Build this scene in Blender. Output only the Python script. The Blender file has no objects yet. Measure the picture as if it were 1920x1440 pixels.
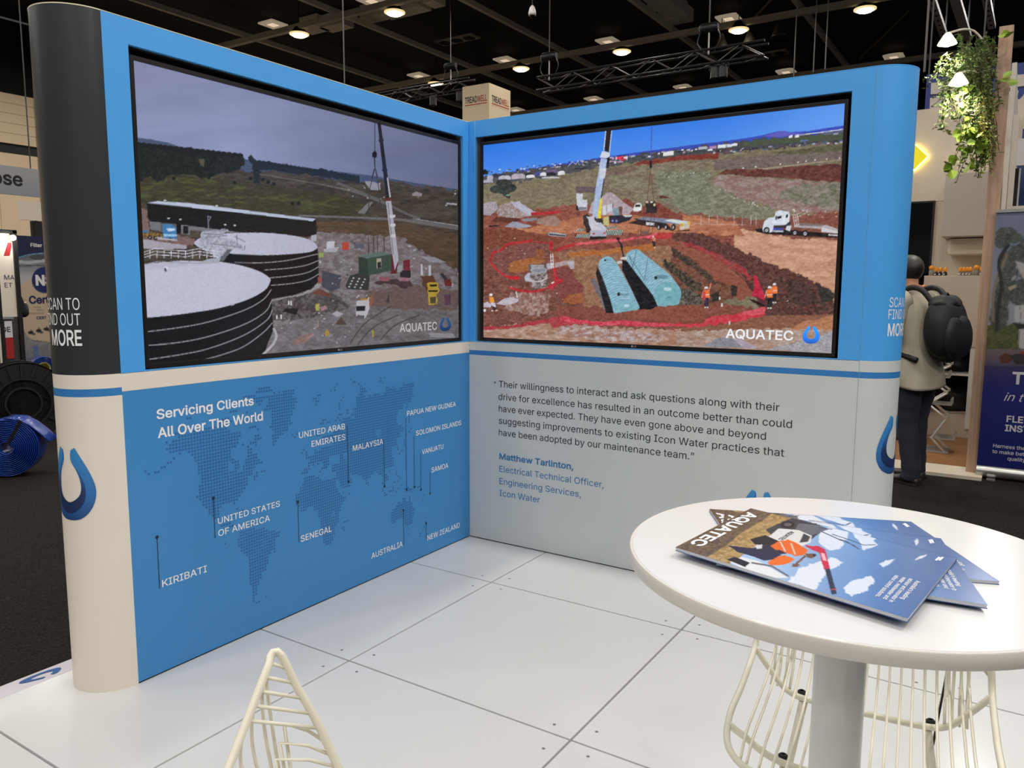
import bpy, bmesh, math, random, os
import numpy as np
from mathutils import Vector, Matrix, Euler
R = math.radians
random.seed(7)
SC = bpy.context.scene
COL = SC.collection
# ---------------------------------------------------------------- camera, world, exposure, hall lighting
CAM_F, CAM_C = 1463.94, np.array([2.6599, -3.6572, 1.4708])          # focal length in pixels of a 1920 px wide frame, position in metres
YAW, PITCH, ROLL = math.radians(32.8764), math.radians(-6.9944), math.radians(0.2416)
_F = np.array([-math.sin(YAW)*math.cos(PITCH), math.cos(YAW)*math.cos(PITCH), math.sin(PITCH)])
_r = np.array([math.cos(YAW), math.sin(YAW), 0.0]); _u = np.cross(_r, _F)
CR = math.cos(ROLL)*_r + math.sin(ROLL)*_u
CU = -math.sin(ROLL)*_r + math.cos(ROLL)*_u
CF = _F
cam_data = bpy.data.cameras.new('camera'); cam = bpy.data.objects.new('camera', cam_data); COL.objects.link(cam)
cam_data.sensor_width = 36.0; cam_data.lens = CAM_F/1920*36.0; cam_data.clip_start = 0.05; cam_data.clip_end = 300
cam.matrix_world = Matrix(((CR[0], CU[0], -CF[0], CAM_C[0]), (CR[1], CU[1], -CF[1], CAM_C[1]), (CR[2], CU[2], -CF[2], CAM_C[2]), (0, 0, 0, 1)))
SC.camera = cam
vs = SC.view_settings
vs.view_transform = 'Standard'; vs.look = 'None'; vs.gamma = 1.0; vs.use_curve_mapping = False; vs.exposure = EXPOSURE = 0.0
world = bpy.data.worlds.new('hall_air'); SC.world = world; world.use_nodes = True
bg = world.node_tree.nodes['Background']; bg.inputs[0].default_value = (1.0, 0.97, 0.93, 1); bg.inputs[1].default_value = 0.05
HALL_LAMP_W = 94.0
LAMP_XS = [-19.77 + 3.72*i for i in range(10)]
LAMP_YS = [-12.9, -6.35, 0.25, 6.85, 13.42, 20.04]
LAMP_Z = 8.92
def lamp(name, loc, watts, size, colour=(1.0, 0.96, 0.91), shape='DISK', rot=(0, 0, 0), size_y=None):
    d = bpy.data.lights.new(name, 'AREA'); d.energy = watts; d.shape = shape; d.size = size; d.color = colour
    if size_y: d.size_y = size_y
    o = bpy.data.objects.new(name, d); COL.objects.link(o); o.location = loc; o.rotation_euler = rot
    return o
for yy in LAMP_YS:
    for xx in LAMP_XS:
        lamp('high_bay_light', (xx, yy, LAMP_Z - 0.34), HALL_LAMP_W, 0.40)
# added fill lights, out of view, to brighten the upper walls
for xx, yy, ww in ((1.6, -4.8, 16), (4.4, -1.9, 62)):
    d_ = Vector((.2, -1.0, 2.0))-Vector((xx, yy, 5.2))
    l_ = lamp('added_fill_light', (xx, yy, 5.2), ww, .5, (1.0, .97, .94)); l_.rotation_euler = d_.to_track_quat('-Z', 'Y').to_euler()
# ---------------------------------------------------------------- measuring on the photograph: a pixel seen on a known plane
def ray(u, v): return CF + (u-960)/CAM_F*CR - (v-720)/CAM_F*CU
def on_x(u, v, x=0.0): r = ray(u, v); return CAM_C + r*(x-CAM_C[0])/r[0]
def on_y(u, v, y=0.0): r = ray(u, v); return CAM_C + r*(y-CAM_C[1])/r[1]
def on_z(u, v, z=0.0): r = ray(u, v); return CAM_C + r*(z-CAM_C[2])/r[2]
def proj(P):
    P = np.asarray(P, float) - CAM_C
    z = P @ CF
    return 960 + CAM_F*(P @ CR)/z, 720 - CAM_F*(P @ CU)/z
def inside(px, py, pts):
    n = len(pts); c = np.zeros(px.shape, bool)
    j = n-1
    for i in range(n):
        xi, yi = pts[i]; xj, yj = pts[j]
        if yi != yj:
            c ^= ((yi > py) != (yj > py)) & (px < (xj-xi)*(py-yi)/(yj-yi)+xi)
        j = i
    return c
def vnoise(x, y, seed=0):
    rs = np.random.RandomState(seed); T = rs.rand(256, 256)
    xi = np.floor(x).astype(int); yi = np.floor(y).astype(int); fx = x-xi; fy = y-yi
    fx = fx*fx*(3-2*fx); fy = fy*fy*(3-2*fy)
    a = T[yi % 256, xi % 256]; b = T[yi % 256, (xi+1) % 256]; c = T[(yi+1) % 256, xi % 256]; d = T[(yi+1) % 256, (xi+1) % 256]
    return (a*(1-fx)+b*fx)*(1-fy)+(c*(1-fx)+d*fx)*fy
def fbm(x, y, seed=0, o=4):
    s = 0; a = 1; t = 0
    for i in range(o):
        s = s + a*vnoise(x, y, seed+i*13); t += a; a *= .55; x = x*2.03+7.1; y = y*2.03+3.3
    return s/t
def sp(pts, n=6):
    """a smooth open curve through the points"""
    P = [np.array(q, float) for q in pts]; out = []
    for i in range(len(P)-1):
        p0 = P[max(i-1, 0)]; p1 = P[i]; p2 = P[i+1]; p3 = P[min(i+2, len(P)-1)]
        for k in range(n):
            t = k/n
            out.append(tuple(0.5*((2*p1)+(-p0+p2)*t+(2*p0-5*p1+4*p2-p3)*t*t+(-p0+3*p1-3*p2+p3)*t**3)))
    out.append(tuple(P[-1])); return out
class Art:
    """a picture shown by a flat screen or a printed cover, drawn in the coordinates (px, py) of its own samples"""
    def __init__(s, px, py): s.px, s.py = px, py; s.img = np.zeros(px.shape+(3,))
    def view(s, ox=0, oy=0, k=1.0): s.ox, s.oy, s.k = ox, oy, k
    ox = oy = 0; k = 1.0; wob = 6
    def T(s, pts): return [(s.ox+x/s.k, s.oy+y/s.k) for x, y in pts]
    def region(s, pts, wob=0):
        xs = [p[0] for p in pts]; ys = [p[1] for p in pts]
        m = (s.px >= min(xs)-1) & (s.px <= max(xs)+1) & (s.py >= min(ys)-.5) & (s.py <= max(ys)+.5)
        idx = np.nonzero(m)
        qx, qy = s.px[idx], s.py[idx]
        if wob:
            wob = min(wob, .09*min(max(xs)-min(xs), max(ys)-min(ys)))
            qx, qy = qx+(fbm(qx/7, qy/7, 31, 3)-.5)*2*wob, qy+(fbm(qx/7+40, qy/7, 33, 3)-.5)*2*wob
        k = inside(qx, qy, pts)
        return idx[0][k], idx[1][k]
    def fill(s, idx, col, n=0, ns=6.0, sx=1.0, seed=1, col2=None, thr=None, alpha=1.0):
        if len(idx[0]) == 0: return
        x, y = s.px[idx], s.py[idx]
        c = np.empty((len(x), 3)); c[:] = col
        if n or col2 is not None:
            f = fbm(x/ns/sx, y/ns, seed)
            if col2 is not None:
                w = np.clip((f-.5)*3+.5, 0, 1) if thr is None else np.clip((f-thr)*9, 0, 1)
                c = c*(1-w[:, None])+np.array(col2, float)*w[:, None]
            if n: c = c+(fbm(x/ns*2.7/sx+50, y/ns*2.7, seed+5)-.5)[:, None]*2*n
        s.img[idx] = s.img[idx]*(1-alpha)+c*alpha
    def poly(s, pts, col, **k): s.fill(s.region(s.T(pts), s.wob if k.get('n', 0) >= 10 else 0), col, **k)
    def line(s, pts, w, col, **k):
        pts = s.T(pts); w = w/s.k
        for (x0, y0), (x1, y1) in zip(pts[:-1], pts[1:]):
            dx, dy = x1-x0, y1-y0; L = math.hypot(dx, dy) or 1; ex, ey = dx/L*w*.2, dy/L*w*.2; nx, ny = -dy/L*w/2, dx/L*w/2
            s.fill(s.region([(x0+nx-ex, y0+ny-ey), (x1+nx+ex, y1+ny+ey), (x1-nx+ex, y1-ny+ey), (x0-nx-ex, y0-ny-ey)]), col, **k)
    def oval(s, cx, cy, rx, ry, col, rot=0, **k):
        a = np.linspace(0, 2*np.pi, 28)[:-1]; c, q = math.cos(rot), math.sin(rot)
        s.poly([(cx+rx*math.cos(t)*c-ry*math.sin(t)*q, cy+rx*math.cos(t)*q+ry*math.sin(t)*c) for t in a], col, **k)
    def grad(s, pts, c0, c1, p0, p1, n=0, ns=20., sx=1.):
        idx = s.region(s.T(pts)); (p0, p1) = s.T([p0, p1]); d = np.array(p1)-np.array(p0)
        x, y = s.px[idx], s.py[idx]; t = np.clip(((x-p0[0])*d[0]+(y-p0[1])*d[1])/(d@d), 0, 1)[:, None]
        c = np.array(c0, float)*(1-t)+np.array(c1, float)*t
        if n: c = c+(fbm(x/ns/sx, y/ns, 3)-.5)[:, None]*2*n
        s.img[idx] = c
    def specks(s, pts, cols, count, r=1.0, seed=3, sx=1.3):
        rs = random.Random(seed); P = s.T(pts); xs = [p[0] for p in P]; ys = [p[1] for p in P]
        k0, s.k = s.k, 1.0; o = s.ox, s.oy; s.ox = s.oy = 0
        for _ in range(count):
            x, y = rs.uniform(min(xs), max(xs)), rs.uniform(min(ys), max(ys)); q = r*rs.uniform(.4, 1.2); h = q*rs.uniform(.5, 1); c = rs.choice(cols)
            if inside(np.array([x]), np.array([y]), P)[0]: s.poly([(x-q*sx, y-h*.3), (x-q*.3, y-h), (x+q*sx, y-h*.4), (x+q*.8, y+h*.7), (x-q*.6, y+h*.8)], c)
        s.k = k0; s.ox, s.oy = o
    def done(s):
        a = s.img; a = (a[0::2, 0::2]+a[1::2, 0::2]+a[0::2, 1::2]+a[1::2, 1::2])/4
        return np.clip(a, 0, 255)/255
def plane_samples(p00, p10, p01, nx, ny):
    """photograph coordinates of 2nx x 2ny sample points spread over the rectangle p00 + a(p10-p00) + b(p01-p00)"""
    a = (np.arange(2*nx)+.5)/(2*nx); b = (np.arange(2*ny)+.5)/(2*ny)
    A, B = np.meshgrid(a, b); p00, p10, p01 = (np.array(q, float) for q in (p00, p10, p01))
    return proj(p00+A[..., None]*(p10-p00)+B[..., None]*(p01-p00))
# ---------------------------------------------------------------- measured sizes (metres)
WALL_H, SEAM_Z, WALL_T = 2.392, 1.165, 0.29
LEFT_LEN, RIGHT_LEN = 2.098, 2.093
OPEN_Z0, OPEN_Z1 = 1.169, 2.3057
OPEN_L, OPEN_R = (-2.005, -0.0555), (0.0455, 2.0025)
SCR_Z0, SCR_Z1 = 1.190, 2.2606
SCR_L, SCR_R, SCR_D = (-1.9805, -0.0780), (0.0885, 1.9735), 0.018
SCREEN_NX, SCREEN_NY = 600, 338
# ---------------------------------------------------------------- the pictures on the two screens
def picture_tanks():
    px, py = plane_samples((-SCR_D, SCR_L[0], SCR_Z0), (-SCR_D, SCR_L[1], SCR_Z0), (-SCR_D, SCR_L[0], SCR_Z1), SCREEN_NX, SCREEN_NY)
    a = Art(px, py)
    allp = [(0, 0), (1920, 0), (1920, 1440), (0, 1440)]
    a.grad(allp, (126, 132, 172), (134, 143, 190), (300, 110), (330, 300), n=7, ns=60, sx=3)
    for x in range(480, 880, 16): a.fill(a.region([(x, 90), (900, 90), (900, 420), (x, 420)]), (92, 98, 128), alpha=.035)
    a.img += (fbm(px/90, py/28, 11)-.5)[..., None]*16
    a.view(240, 80, 3)
    a.poly([(45, 535), (130, 545), (230, 565), (330, 600), (520, 625), (700, 665), (1000, 705), (1380, 750), (1650, 795), (1850, 825), (1850, 960), (45, 960)], (68, 84, 118), n=6)
    a.poly([(1400, 770), (1900, 840), (1900, 1900), (1400, 1900)], (78, 68, 66), n=16, ns=10, sx=3)
    a.poly([(20, 690), (560, 725), (740, 720), (1000, 745), (1300, 785), (1900, 850), (1900, 1900), (20, 1900)], (80, 70, 58), n=16, ns=7, sx=4, col2=(64, 55, 50))
    a.poly([(20, 740), (520, 760), (800, 800), (1100, 850), (1350, 900), (1300, 980), (1000, 980), (400, 920), (20, 900)], (64, 60, 44), n=14, ns=5, sx=5, col2=(78, 82, 46), thr=.56)
    a.poly([(45, 570), (120, 575), (200, 578), (300, 600), (355, 588), (400, 612), (520, 622), (585, 632), (650, 632), (655, 690), (620, 722), (540, 735), (450, 768), (380, 742), (250, 745), (165, 778), (130, 750), (70, 782), (40, 770)], (30, 33, 34), n=12, ns=4, col2=(38, 44, 40))
    a.poly([(398, 655), (432, 655), (430, 700), (410, 690)], (84, 78, 66))
    a.poly([(670, 650), (690, 634), (712, 660), (850, 680), (1000, 705), (1100, 715), (1230, 738), (1300, 760), (1300, 790), (1180, 765), (1000, 745), (740, 715), (745, 792), (705, 792), (700, 700)], (36, 44, 52), n=10, ns=4)
    for x in range(740, 1300, 22): a.oval(x, 672+(x-740)*.155, 13, 10, (34, 42, 50), n=6, ns=3)
    for x in range(60, 640, 30): a.oval(x, 574+(x-60)*.11, 20, 14, (30, 34, 36), n=8, ns=3)
    for x, y in ((150, 760), (260, 765), (600, 788), (690, 765), (760, 770), (790, 785), (820, 795), (925, 905), (960, 905)): a.oval(x, y, 11, 10, (30, 36, 30))
    a.line([(740, 740), (1100, 800), (1300, 850), (1400, 890)], 5, (110, 100, 92)); a.line([(1120, 805), (1250, 830), (1500, 930)], 6, (104, 104, 104))
    a.specks([(1050, 790), (1850, 830), (1850, 930), (1300, 880)], [(170, 170, 180), (130, 125, 125), (60, 55, 55)], 60, 1.8)
    a.poly([(1330, 780), (1420, 790), (1420, 830), (1360, 830)], (150, 150, 165), n=20, ns=3); a.poly([(1595, 850), (1620, 838), (1655, 850), (1650, 865), (1600, 862)], (150, 140, 150)); a.poly([(1790, 900), (1850, 905), (1850, 915), (1790, 910)], (170, 170, 180))
    a.view(240, 360, 3)
    a.poly([(960, 128), (1330, 140), (1560, 150), (1860, 190), (1860, 215), (1540, 165), (1300, 150), (960, 140)], (108, 106, 108), n=6)
    a.poly([(1290, 120), (1350, 60), (1380, 55), (1330, 125)], (118, 116, 116)); a.line([(1180, -50), (1400, 40), (1560, 120), (1640, 150)], 14, (98, 96, 96)); a.line([(1600, 150), (1860, 190)], 4, (160, 160, 165))
    a.poly([(1060, 165), (1320, 165), (1560, 175), (1860, 245), (1860, 440), (1780, 400), (1640, 330), (1560, 260), (1300, 240), (1060, 225)], (82, 68, 48), n=14, ns=6, sx=4, col2=(96, 72, 56))
    a.poly([(1060, 225), (1300, 238), (1540, 255), (1640, 330), (1780, 400), (1870, 450), (1870, 960), (700, 960), (700, 500)], (112, 98, 98), n=22, ns=5, sx=2, col2=(132, 126, 132))
    a.poly([(1090, 440), (1200, 470), (1190, 540), (1140, 560), (1090, 530)], (70, 70, 82), n=8); a.poly([(800, 600), (1140, 560), (1250, 640), (1180, 740), (820, 720)], (70, 62, 62), n=18, ns=4, col2=(104, 96, 98))
    a.poly([(1330, 560), (1600, 520), (1860, 560), (1860, 660), (1560, 660), (1330, 700), (1350, 620)], (108, 88, 84), n=12, ns=8, sx=2)
    a.poly([(820, 750), (1300, 640), (1860, 680), (1860, 840), (760, 930)], (104, 98, 102), n=20, ns=7, sx=2, col2=(120, 116, 122))
    for q in ([(1290, 860), (1380, 760), (1520, 690)], [(1420, 830), (1500, 750), (1640, 690)], [(1250, 850), (1330, 740), (1480, 640)]): a.line(sp(q), 7, (80, 72, 72))
    a.specks([(820, 260), (1300, 260), (1380, 700), (1200, 860), (830, 800)], [(170, 165, 172), (60, 54, 56), (150, 140, 145), (190, 190, 196)], 170, 1.6)
    a.specks([(1500, 260), (1640, 330), (1860, 460), (1860, 560), (1560, 420)], [(175, 170, 175), (120, 112, 116)], 50, 2.6)
    a.poly([(1640, 360), (1720, 365), (1790, 395), (1700, 395)], (150, 148, 158)); a.poly([(1690, 790), (1830, 795), (1840, 820), (1700, 815)], (150, 148, 156), n=10)
    # long dark building
    a.poly([(70, 95), (110, 100), (130, 240), (370, 255), (380, 300), (70, 300)], (122, 96, 92), n=14, ns=6, sx=2)
    a.poly([(70, 262), (180, 278), (330, 300), (330, 320), (70, 320)], (160, 155, 168), n=10)
    a.poly([(107, 62), (600, 112), (1040, 165), (1058, 153), (1061, 240), (1000, 252), (620, 226), (350, 192), (130, 168), (115, 150)], (30, 28, 27), n=4)
    a.poly([(1030, 245), (1061, 238), (1061, 275), (1030, 280)], (170, 170, 180))
    a.poly([(107, 62), (165, 52), (340, 62), (640, 100), (1056, 152), (1040, 165), (600, 114)], (176, 186, 212), n=5)
    a.poly([(122, 165), (350, 190), (625, 226), (610, 232), (350, 215), (350, 240), (130, 212)], (112, 112, 118)); a.poly([(185, 172), (300, 184), (300, 235), (185, 225)], (92, 92, 98)); a.poly([(275, 182), (300, 184), (300, 235), (275, 232)], (24, 24, 26)); a.poly([(312, 190), (340, 192), (340, 236), (312, 234)], (30, 30, 32))
    for x, y in ((230, 148), (296, 155), (548, 184), (602, 188), (500, 78), (340, 66), (210, 48)): a.oval(x, y, 8, 4, (200, 200, 205))
    a.poly([(195, 182), (245, 180), (272, 205), (275, 270), (200, 262)], (52, 120, 182), n=8); a.poly([(215, 205), (262, 204), (268, 216), (230, 222)], (190, 215, 235)); a.poly([(200, 236), (280, 238), (275, 250), (205, 250)], (140, 190, 225))
    a.poly([(75, 220), (130, 222), (195, 235), (195, 262), (75, 250)], (168, 126, 48), n=24, ns=4, col2=(60, 50, 40)); a.poly([(75, 212), (115, 214), (118, 230), (75, 228)], (70, 110, 160))
    for x, y in ((125, 256), (157, 258), (240, 268)): a.oval(x, y, 12, 12, (24, 22, 22)); a.oval(x, y, 5, 5, (150, 150, 155))
    a.poly([(160, 250), (230, 262), (280, 266), (280, 276), (170, 268)], (168, 160, 172))
    # far tank
    t2 = [(372, 285), (400, 262), (480, 240), (620, 230), (780, 230), (920, 244), (1020, 268), (1062, 300), (1064, 318)]
    a.poly([(372, 285), (368, 300), (420, 318), (520, 340), (540, 420), (800, 600), (930, 580), (1030, 545), (1074, 500), (1072, 400), (1066, 308)], (24, 22, 23), n=3)
    a.poly(sp(t2)+sp([(1064, 318), (1020, 338), (900, 350), (760, 355), (620, 350), (520, 338), (420, 318), (372, 292)]), (182, 182, 206), n=4, ns=10)
    for q in ([(600, 395), (740, 398), (900, 384), (1068, 348)], [(770, 438), (900, 428), (1000, 412), (1070, 386)], [(800, 482), (920, 470), (1010, 452), (1072, 420)], [(804, 524), (920, 514), (1010, 495), (1074, 460)]): a.line(sp(q), 5, (150, 150, 160))
    a.poly([(806, 604), (940, 582), (1030, 548), (1076, 500), (1090, 530), (1000, 575), (810, 612)], (150, 148, 152), n=10)
    # access platform and railings
    a.poly([(415, 215), (560, 208), (570, 222), (520, 250), (660, 300), (655, 318), (560, 325), (520, 385), (500, 372), (400, 300)], (140, 144, 160), n=34, ns=3, col2=(178, 180, 200))
    for q in ([(450, 135), (455, 210)], [(450, 138), (468, 140), (455, 165)], [(415, 220), (560, 212)], [(420, 235), (540, 240)], [(440, 255), (560, 245)], [(470, 290), (640, 310)], [(612, 240), (616, 300)], [(600, 250), (660, 280)], [(540, 380), (590, 320)], [(660, 300), (655, 325)]): a.line(q, 5, (118, 122, 136))
    a.poly([(515, 385), (560, 322), (585, 320), (540, 388)], (92, 98, 104))
    # near tank
    top1 = sp([(80, 412), (190, 395), (330, 388), (480, 390), (560, 398), (650, 416), (740, 446), (795, 480), (803, 498)])+sp([(803, 498), (780, 542), (720, 583), (630, 620), (500, 655), (380, 675), (250, 692), (90, 708)])
    a.poly(sp([(803, 490), (806, 580), (812, 680), (816, 770), (790, 840), (750, 915), (600, 940), (80, 980)])+[(80, 700), (500, 640)], (23, 22, 23), n=3)
    a.poly(top1, (184, 184, 208), n=4, ns=12)
    a.poly([(80, 405), (300, 385), (420, 392), (500, 395), (440, 408), (300, 420), (80, 440)], (176, 176, 198), n=5)
    a.line([(80, 412), (170, 390), (300, 398), (460, 402)], 5, (150, 152, 166)); a.poly([(455, 375), (520, 370), (515, 400), (440, 402), (400, 395)], (160, 163, 176), n=18, ns=3)
    for q in ([(100, 785), (280, 762), (450, 730), (650, 665), (760, 605), (806, 548)], [(105, 862), (280, 845), (450, 812), (650, 745), (770, 675), (808, 612)], [(112, 940), (280, 915), (450, 880), (650, 805), (780, 720), (812, 662)], [(440, 938), (540, 910), (650, 868), (760, 790), (812, 735)]): a.line(sp(q), 6, (142, 142, 152))
    a.line(sp([(820, 765), (835, 810), (812, 860), (760, 912)]), 14, (168, 166, 172), n=14); a.oval(585, 632, 14, 5, (170, 170, 178)); a.oval(216, 425, 12, 6, (210, 210, 226)); a.poly([(206, 428), (216, 428), (220, 446), (208, 446)], (70, 72, 84))
    for dy in (0, 16, 32): a.line([(80, 342+dy*.9), (150, 318+dy), (325, 332+dy), (400, 318+dy), (510, 335+dy)], 4, (205, 206, 222))
    for x in range(85, 520, 40): a.line([(x, 330), (x, 372)], 4, (205, 206, 222))
    # ground details
    a.poly([(1120, 280), (1162, 276), (1162, 312), (1156, 330), (1115, 330)], (190, 194, 208), n=10); a.poly([(1100, 320), (1190, 308), (1170, 338), (1100, 336)], (168, 168, 180)); a.poly([(1203, 285), (1242, 283), (1242, 325), (1203, 325)], (200, 62, 44), n=12); a.poly([(1272, 290), (1326, 292), (1326, 318), (1272, 318)], (84, 92, 104))
    for x in (1080, 1094): a.poly([(x-6, 340), (x+6, 340), (x+6, 368), (x-6, 368)], (150, 170, 80))
    for x in (1352, 1380, 1402, 1440): a.line([(x, 250), (x+2, 345)], 4, (54, 48, 52))
    a.poly([(1248, 470), (1300, 455), (1360, 470), (1352, 552), (1235, 545), (1222, 528)], (54, 54, 54), n=6)
    for i in range(4):
        for j in range(3): a.oval(1268+j*32-i*8, 484+i*16+j*3, 6, 4, (190, 190, 190))
    a.poly([(1296, 362), (1345, 372), (1352, 470), (1298, 455)], (42, 62, 52)); a.poly([(1345, 372), (1480, 350), (1482, 440), (1352, 470)], (56, 80, 66), n=4); a.poly([(1296, 360), (1420, 334), (1482, 346), (1345, 374)], (92, 116, 112)); a.poly([(1398, 374), (1425, 372), (1425, 428), (1398, 430)], (170, 160, 140)); a.poly([(1402, 395), (1422, 392), (1424, 425), (1404, 430)], (38, 40, 42))
    # crane
    a.poly([(1380, 512), (1400, 500), (1480, 488), (1590, 498), (1600, 530), (1570, 530), (1560, 545), (1500, 520), (1440, 515), (1420, 525)], (70, 54, 58), n=12); a.poly([(1412, 476), (1470, 476), (1470, 500), (1412, 500)], (150, 80, 100), n=30, ns=3); a.poly([(1524, 480), (1580, 482), (1580, 502), (1524, 500)], (168, 100, 124), n=30, ns=3); a.poly([(1530, 440), (1588, 440), (1590, 482), (1530, 480)], (38, 34, 40))
    a.poly([(1548, 385), (1585, 378), (1585, 440), (1550, 440)], (120, 34, 48), n=14); a.poly([(1480, 350), (1500, 350), (1520, 400), (1510, 460), (1478, 460)], (104, 30, 40), n=8); a.poly([(1515, 415), (1545, 410), (1540, 448), (1512, 448)], (150, 150, 158), n=24, ns=3)
    a.poly([(1449, 48), (1479, 46), (1522, 380), (1500, 440), (1486, 350)], (176, 176, 190), n=4); a.line([(1462, 60), (1492, 350)], 5, (120, 122, 136)); a.poly([(1446, 36), (1480, 34), (1482, 50), (1448, 52)], (112, 40, 44))
    for y in (130, 180, 240): a.poly([(1460+y*.08, y), (1500+y*.02, y-2), (1500+y*.02, y+14), (1460+y*.08, y+16)], (206, 206, 214))
    a.view(240, 80, 3)
    a.poly([(1403, 455), (1421, 455), (1476, 870), (1452, 876)], (34, 32, 40)); a.poly([(1455, 760), (1462, 760), (1478, 870), (1470, 872)], (190, 190, 205)); a.poly([(1408, 545), (1436, 540), (1438, 556), (1412, 560)], (52, 36, 42)); a.poly([(1428, 712), (1456, 708), (1458, 720), (1430, 724)], (40, 34, 40))
    a.line([(1388, 455), (1388, 612)], 5, (62, 66, 100)); a.poly([(1374, 622), (1388, 608), (1400, 622), (1398, 648), (1374, 646)], (24, 24, 30)); a.line([(1387, 648), (1389, 715)], 6, (40, 42, 54))
    for q in ([(1387, 712), (1358, 830), (1352, 960)], [(1391, 712), (1412, 830), (1425, 960)], [(1384, 712), (1372, 760)], [(1393, 712), (1404, 760)]): a.line(q, 4, (62, 56, 66))
    a.view(240, 360, 3)
    # vehicles
    a.poly([(1645, 405), (1656, 404), (1658, 468), (1646, 468)], (190, 192, 202)); a.poly([(1690, 412), (1703, 410), (1704, 470), (1690, 472)], (190, 192, 202)); a.poly([(1645, 470), (1710, 470), (1745, 520), (1700, 580), (1660, 530)], (96, 58, 40), n=10); a.poly([(1680, 512), (1740, 508), (1750, 555), (1735, 575), (1738, 630), (1690, 636), (1688, 580)], (196, 160, 40), n=12); a.poly([(1695, 520), (1738, 518), (1736, 530), (1698, 532)], (40, 36, 30)); a.poly([(1690, 552), (1742, 552), (1740, 562), (1690, 562)], (44, 38, 30)); a.poly([(1698, 590), (1732, 588), (1730, 625), (1700, 626)], (80, 70, 40))
    a.poly([(1752, 462), (1770, 455), (1800, 490), (1785, 500)], (44, 52, 60)); a.poly([(1775, 495), (1815, 485), (1820, 530), (1780, 528)], (112, 36, 36), n=12); a.poly([(1778, 575), (1812, 570), (1815, 635), (1780, 635)], (88, 54, 78), n=20, ns=4)
    a.poly([(1286, 612), (1340, 606), (1350, 590), (1376, 600), (1345, 690), (1330, 712), (1284, 700), (1280, 660)], (188, 186, 192), n=6); a.poly([(1283, 640), (1335, 640), (1332, 668), (1284, 668)], (30, 34, 42)); a.poly([(1290, 690), (1330, 694), (1328, 712), (1284, 706)], (90, 90, 96)); a.poly([(1310, 598), (1350, 596), (1345, 606), (1308, 608)], (190, 130, 40)); a.poly([(1355, 600), (1378, 576), (1382, 610), (1360, 660)], (150, 90, 70), n=20)
    a.poly([(1165, 745), (1198, 700), (1232, 745)], (86, 64, 54), n=8); a.poly([(1145, 685), (1175, 668), (1212, 684), (1180, 702)], (170, 166, 176)); a.poly([(870, 672), (885, 652), (960, 655), (945, 690)], (30, 28, 28)); a.poly([(1055, 630), (1075, 626), (1078, 665), (1055, 665)], (180, 172, 60), n=16); a.poly([(1080, 650), (1110, 635), (1122, 655), (1090, 668)], (168, 120, 130), n=26, ns=3)
    a.poly([(1108, 790), (1120, 768), (1136, 800), (1110, 812)], (184, 138, 44), n=20, ns=3); a.poly([(1371, 775), (1382, 773), (1384, 815), (1372, 817)], (166, 156, 44)); a.poly([(930, 830), (1000, 795), (1046, 795), (1000, 850), (925, 860)], (140, 108, 106), n=30, ns=4); a.poly([(1450, 620), (1468, 568), (1470, 622)], (70, 58, 58)); a.poly([(1030, 570), (1080, 545), (1140, 570), (1130, 590)], (112, 62, 50), n=12)
    for x, y in ((905, 610), (918, 612), (838, 690), (862, 688)): a.poly([(x-4, y), (x+4, y), (x+4, y+24), (x-4, y+24)], (206, 206, 212))
    for q in ([(1010, 820), (1045, 800)], [(1070, 720), (1068, 760)]): a.line(q, 5, (180, 140, 130))
    a.poly([(1066, 480), (1080, 470), (1090, 500), (1070, 520)], (160, 70, 60), n=20)
    gr = (fbm(px/1.6, py/1.3, 71, 2)-.5)+(fbm(px/5, py/3, 77, 2)-.5)
    a.img += (gr*11*(py > 350))[..., None]
    a.img = a.img*.82+a.img.mean(-1, keepdims=True)*.18
    a.img *= np.interp(px, [430, 860], [1, .86])[..., None]  # dims picture towards the right, viewing-angle falloff put into its colour
    return a.done()

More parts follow.
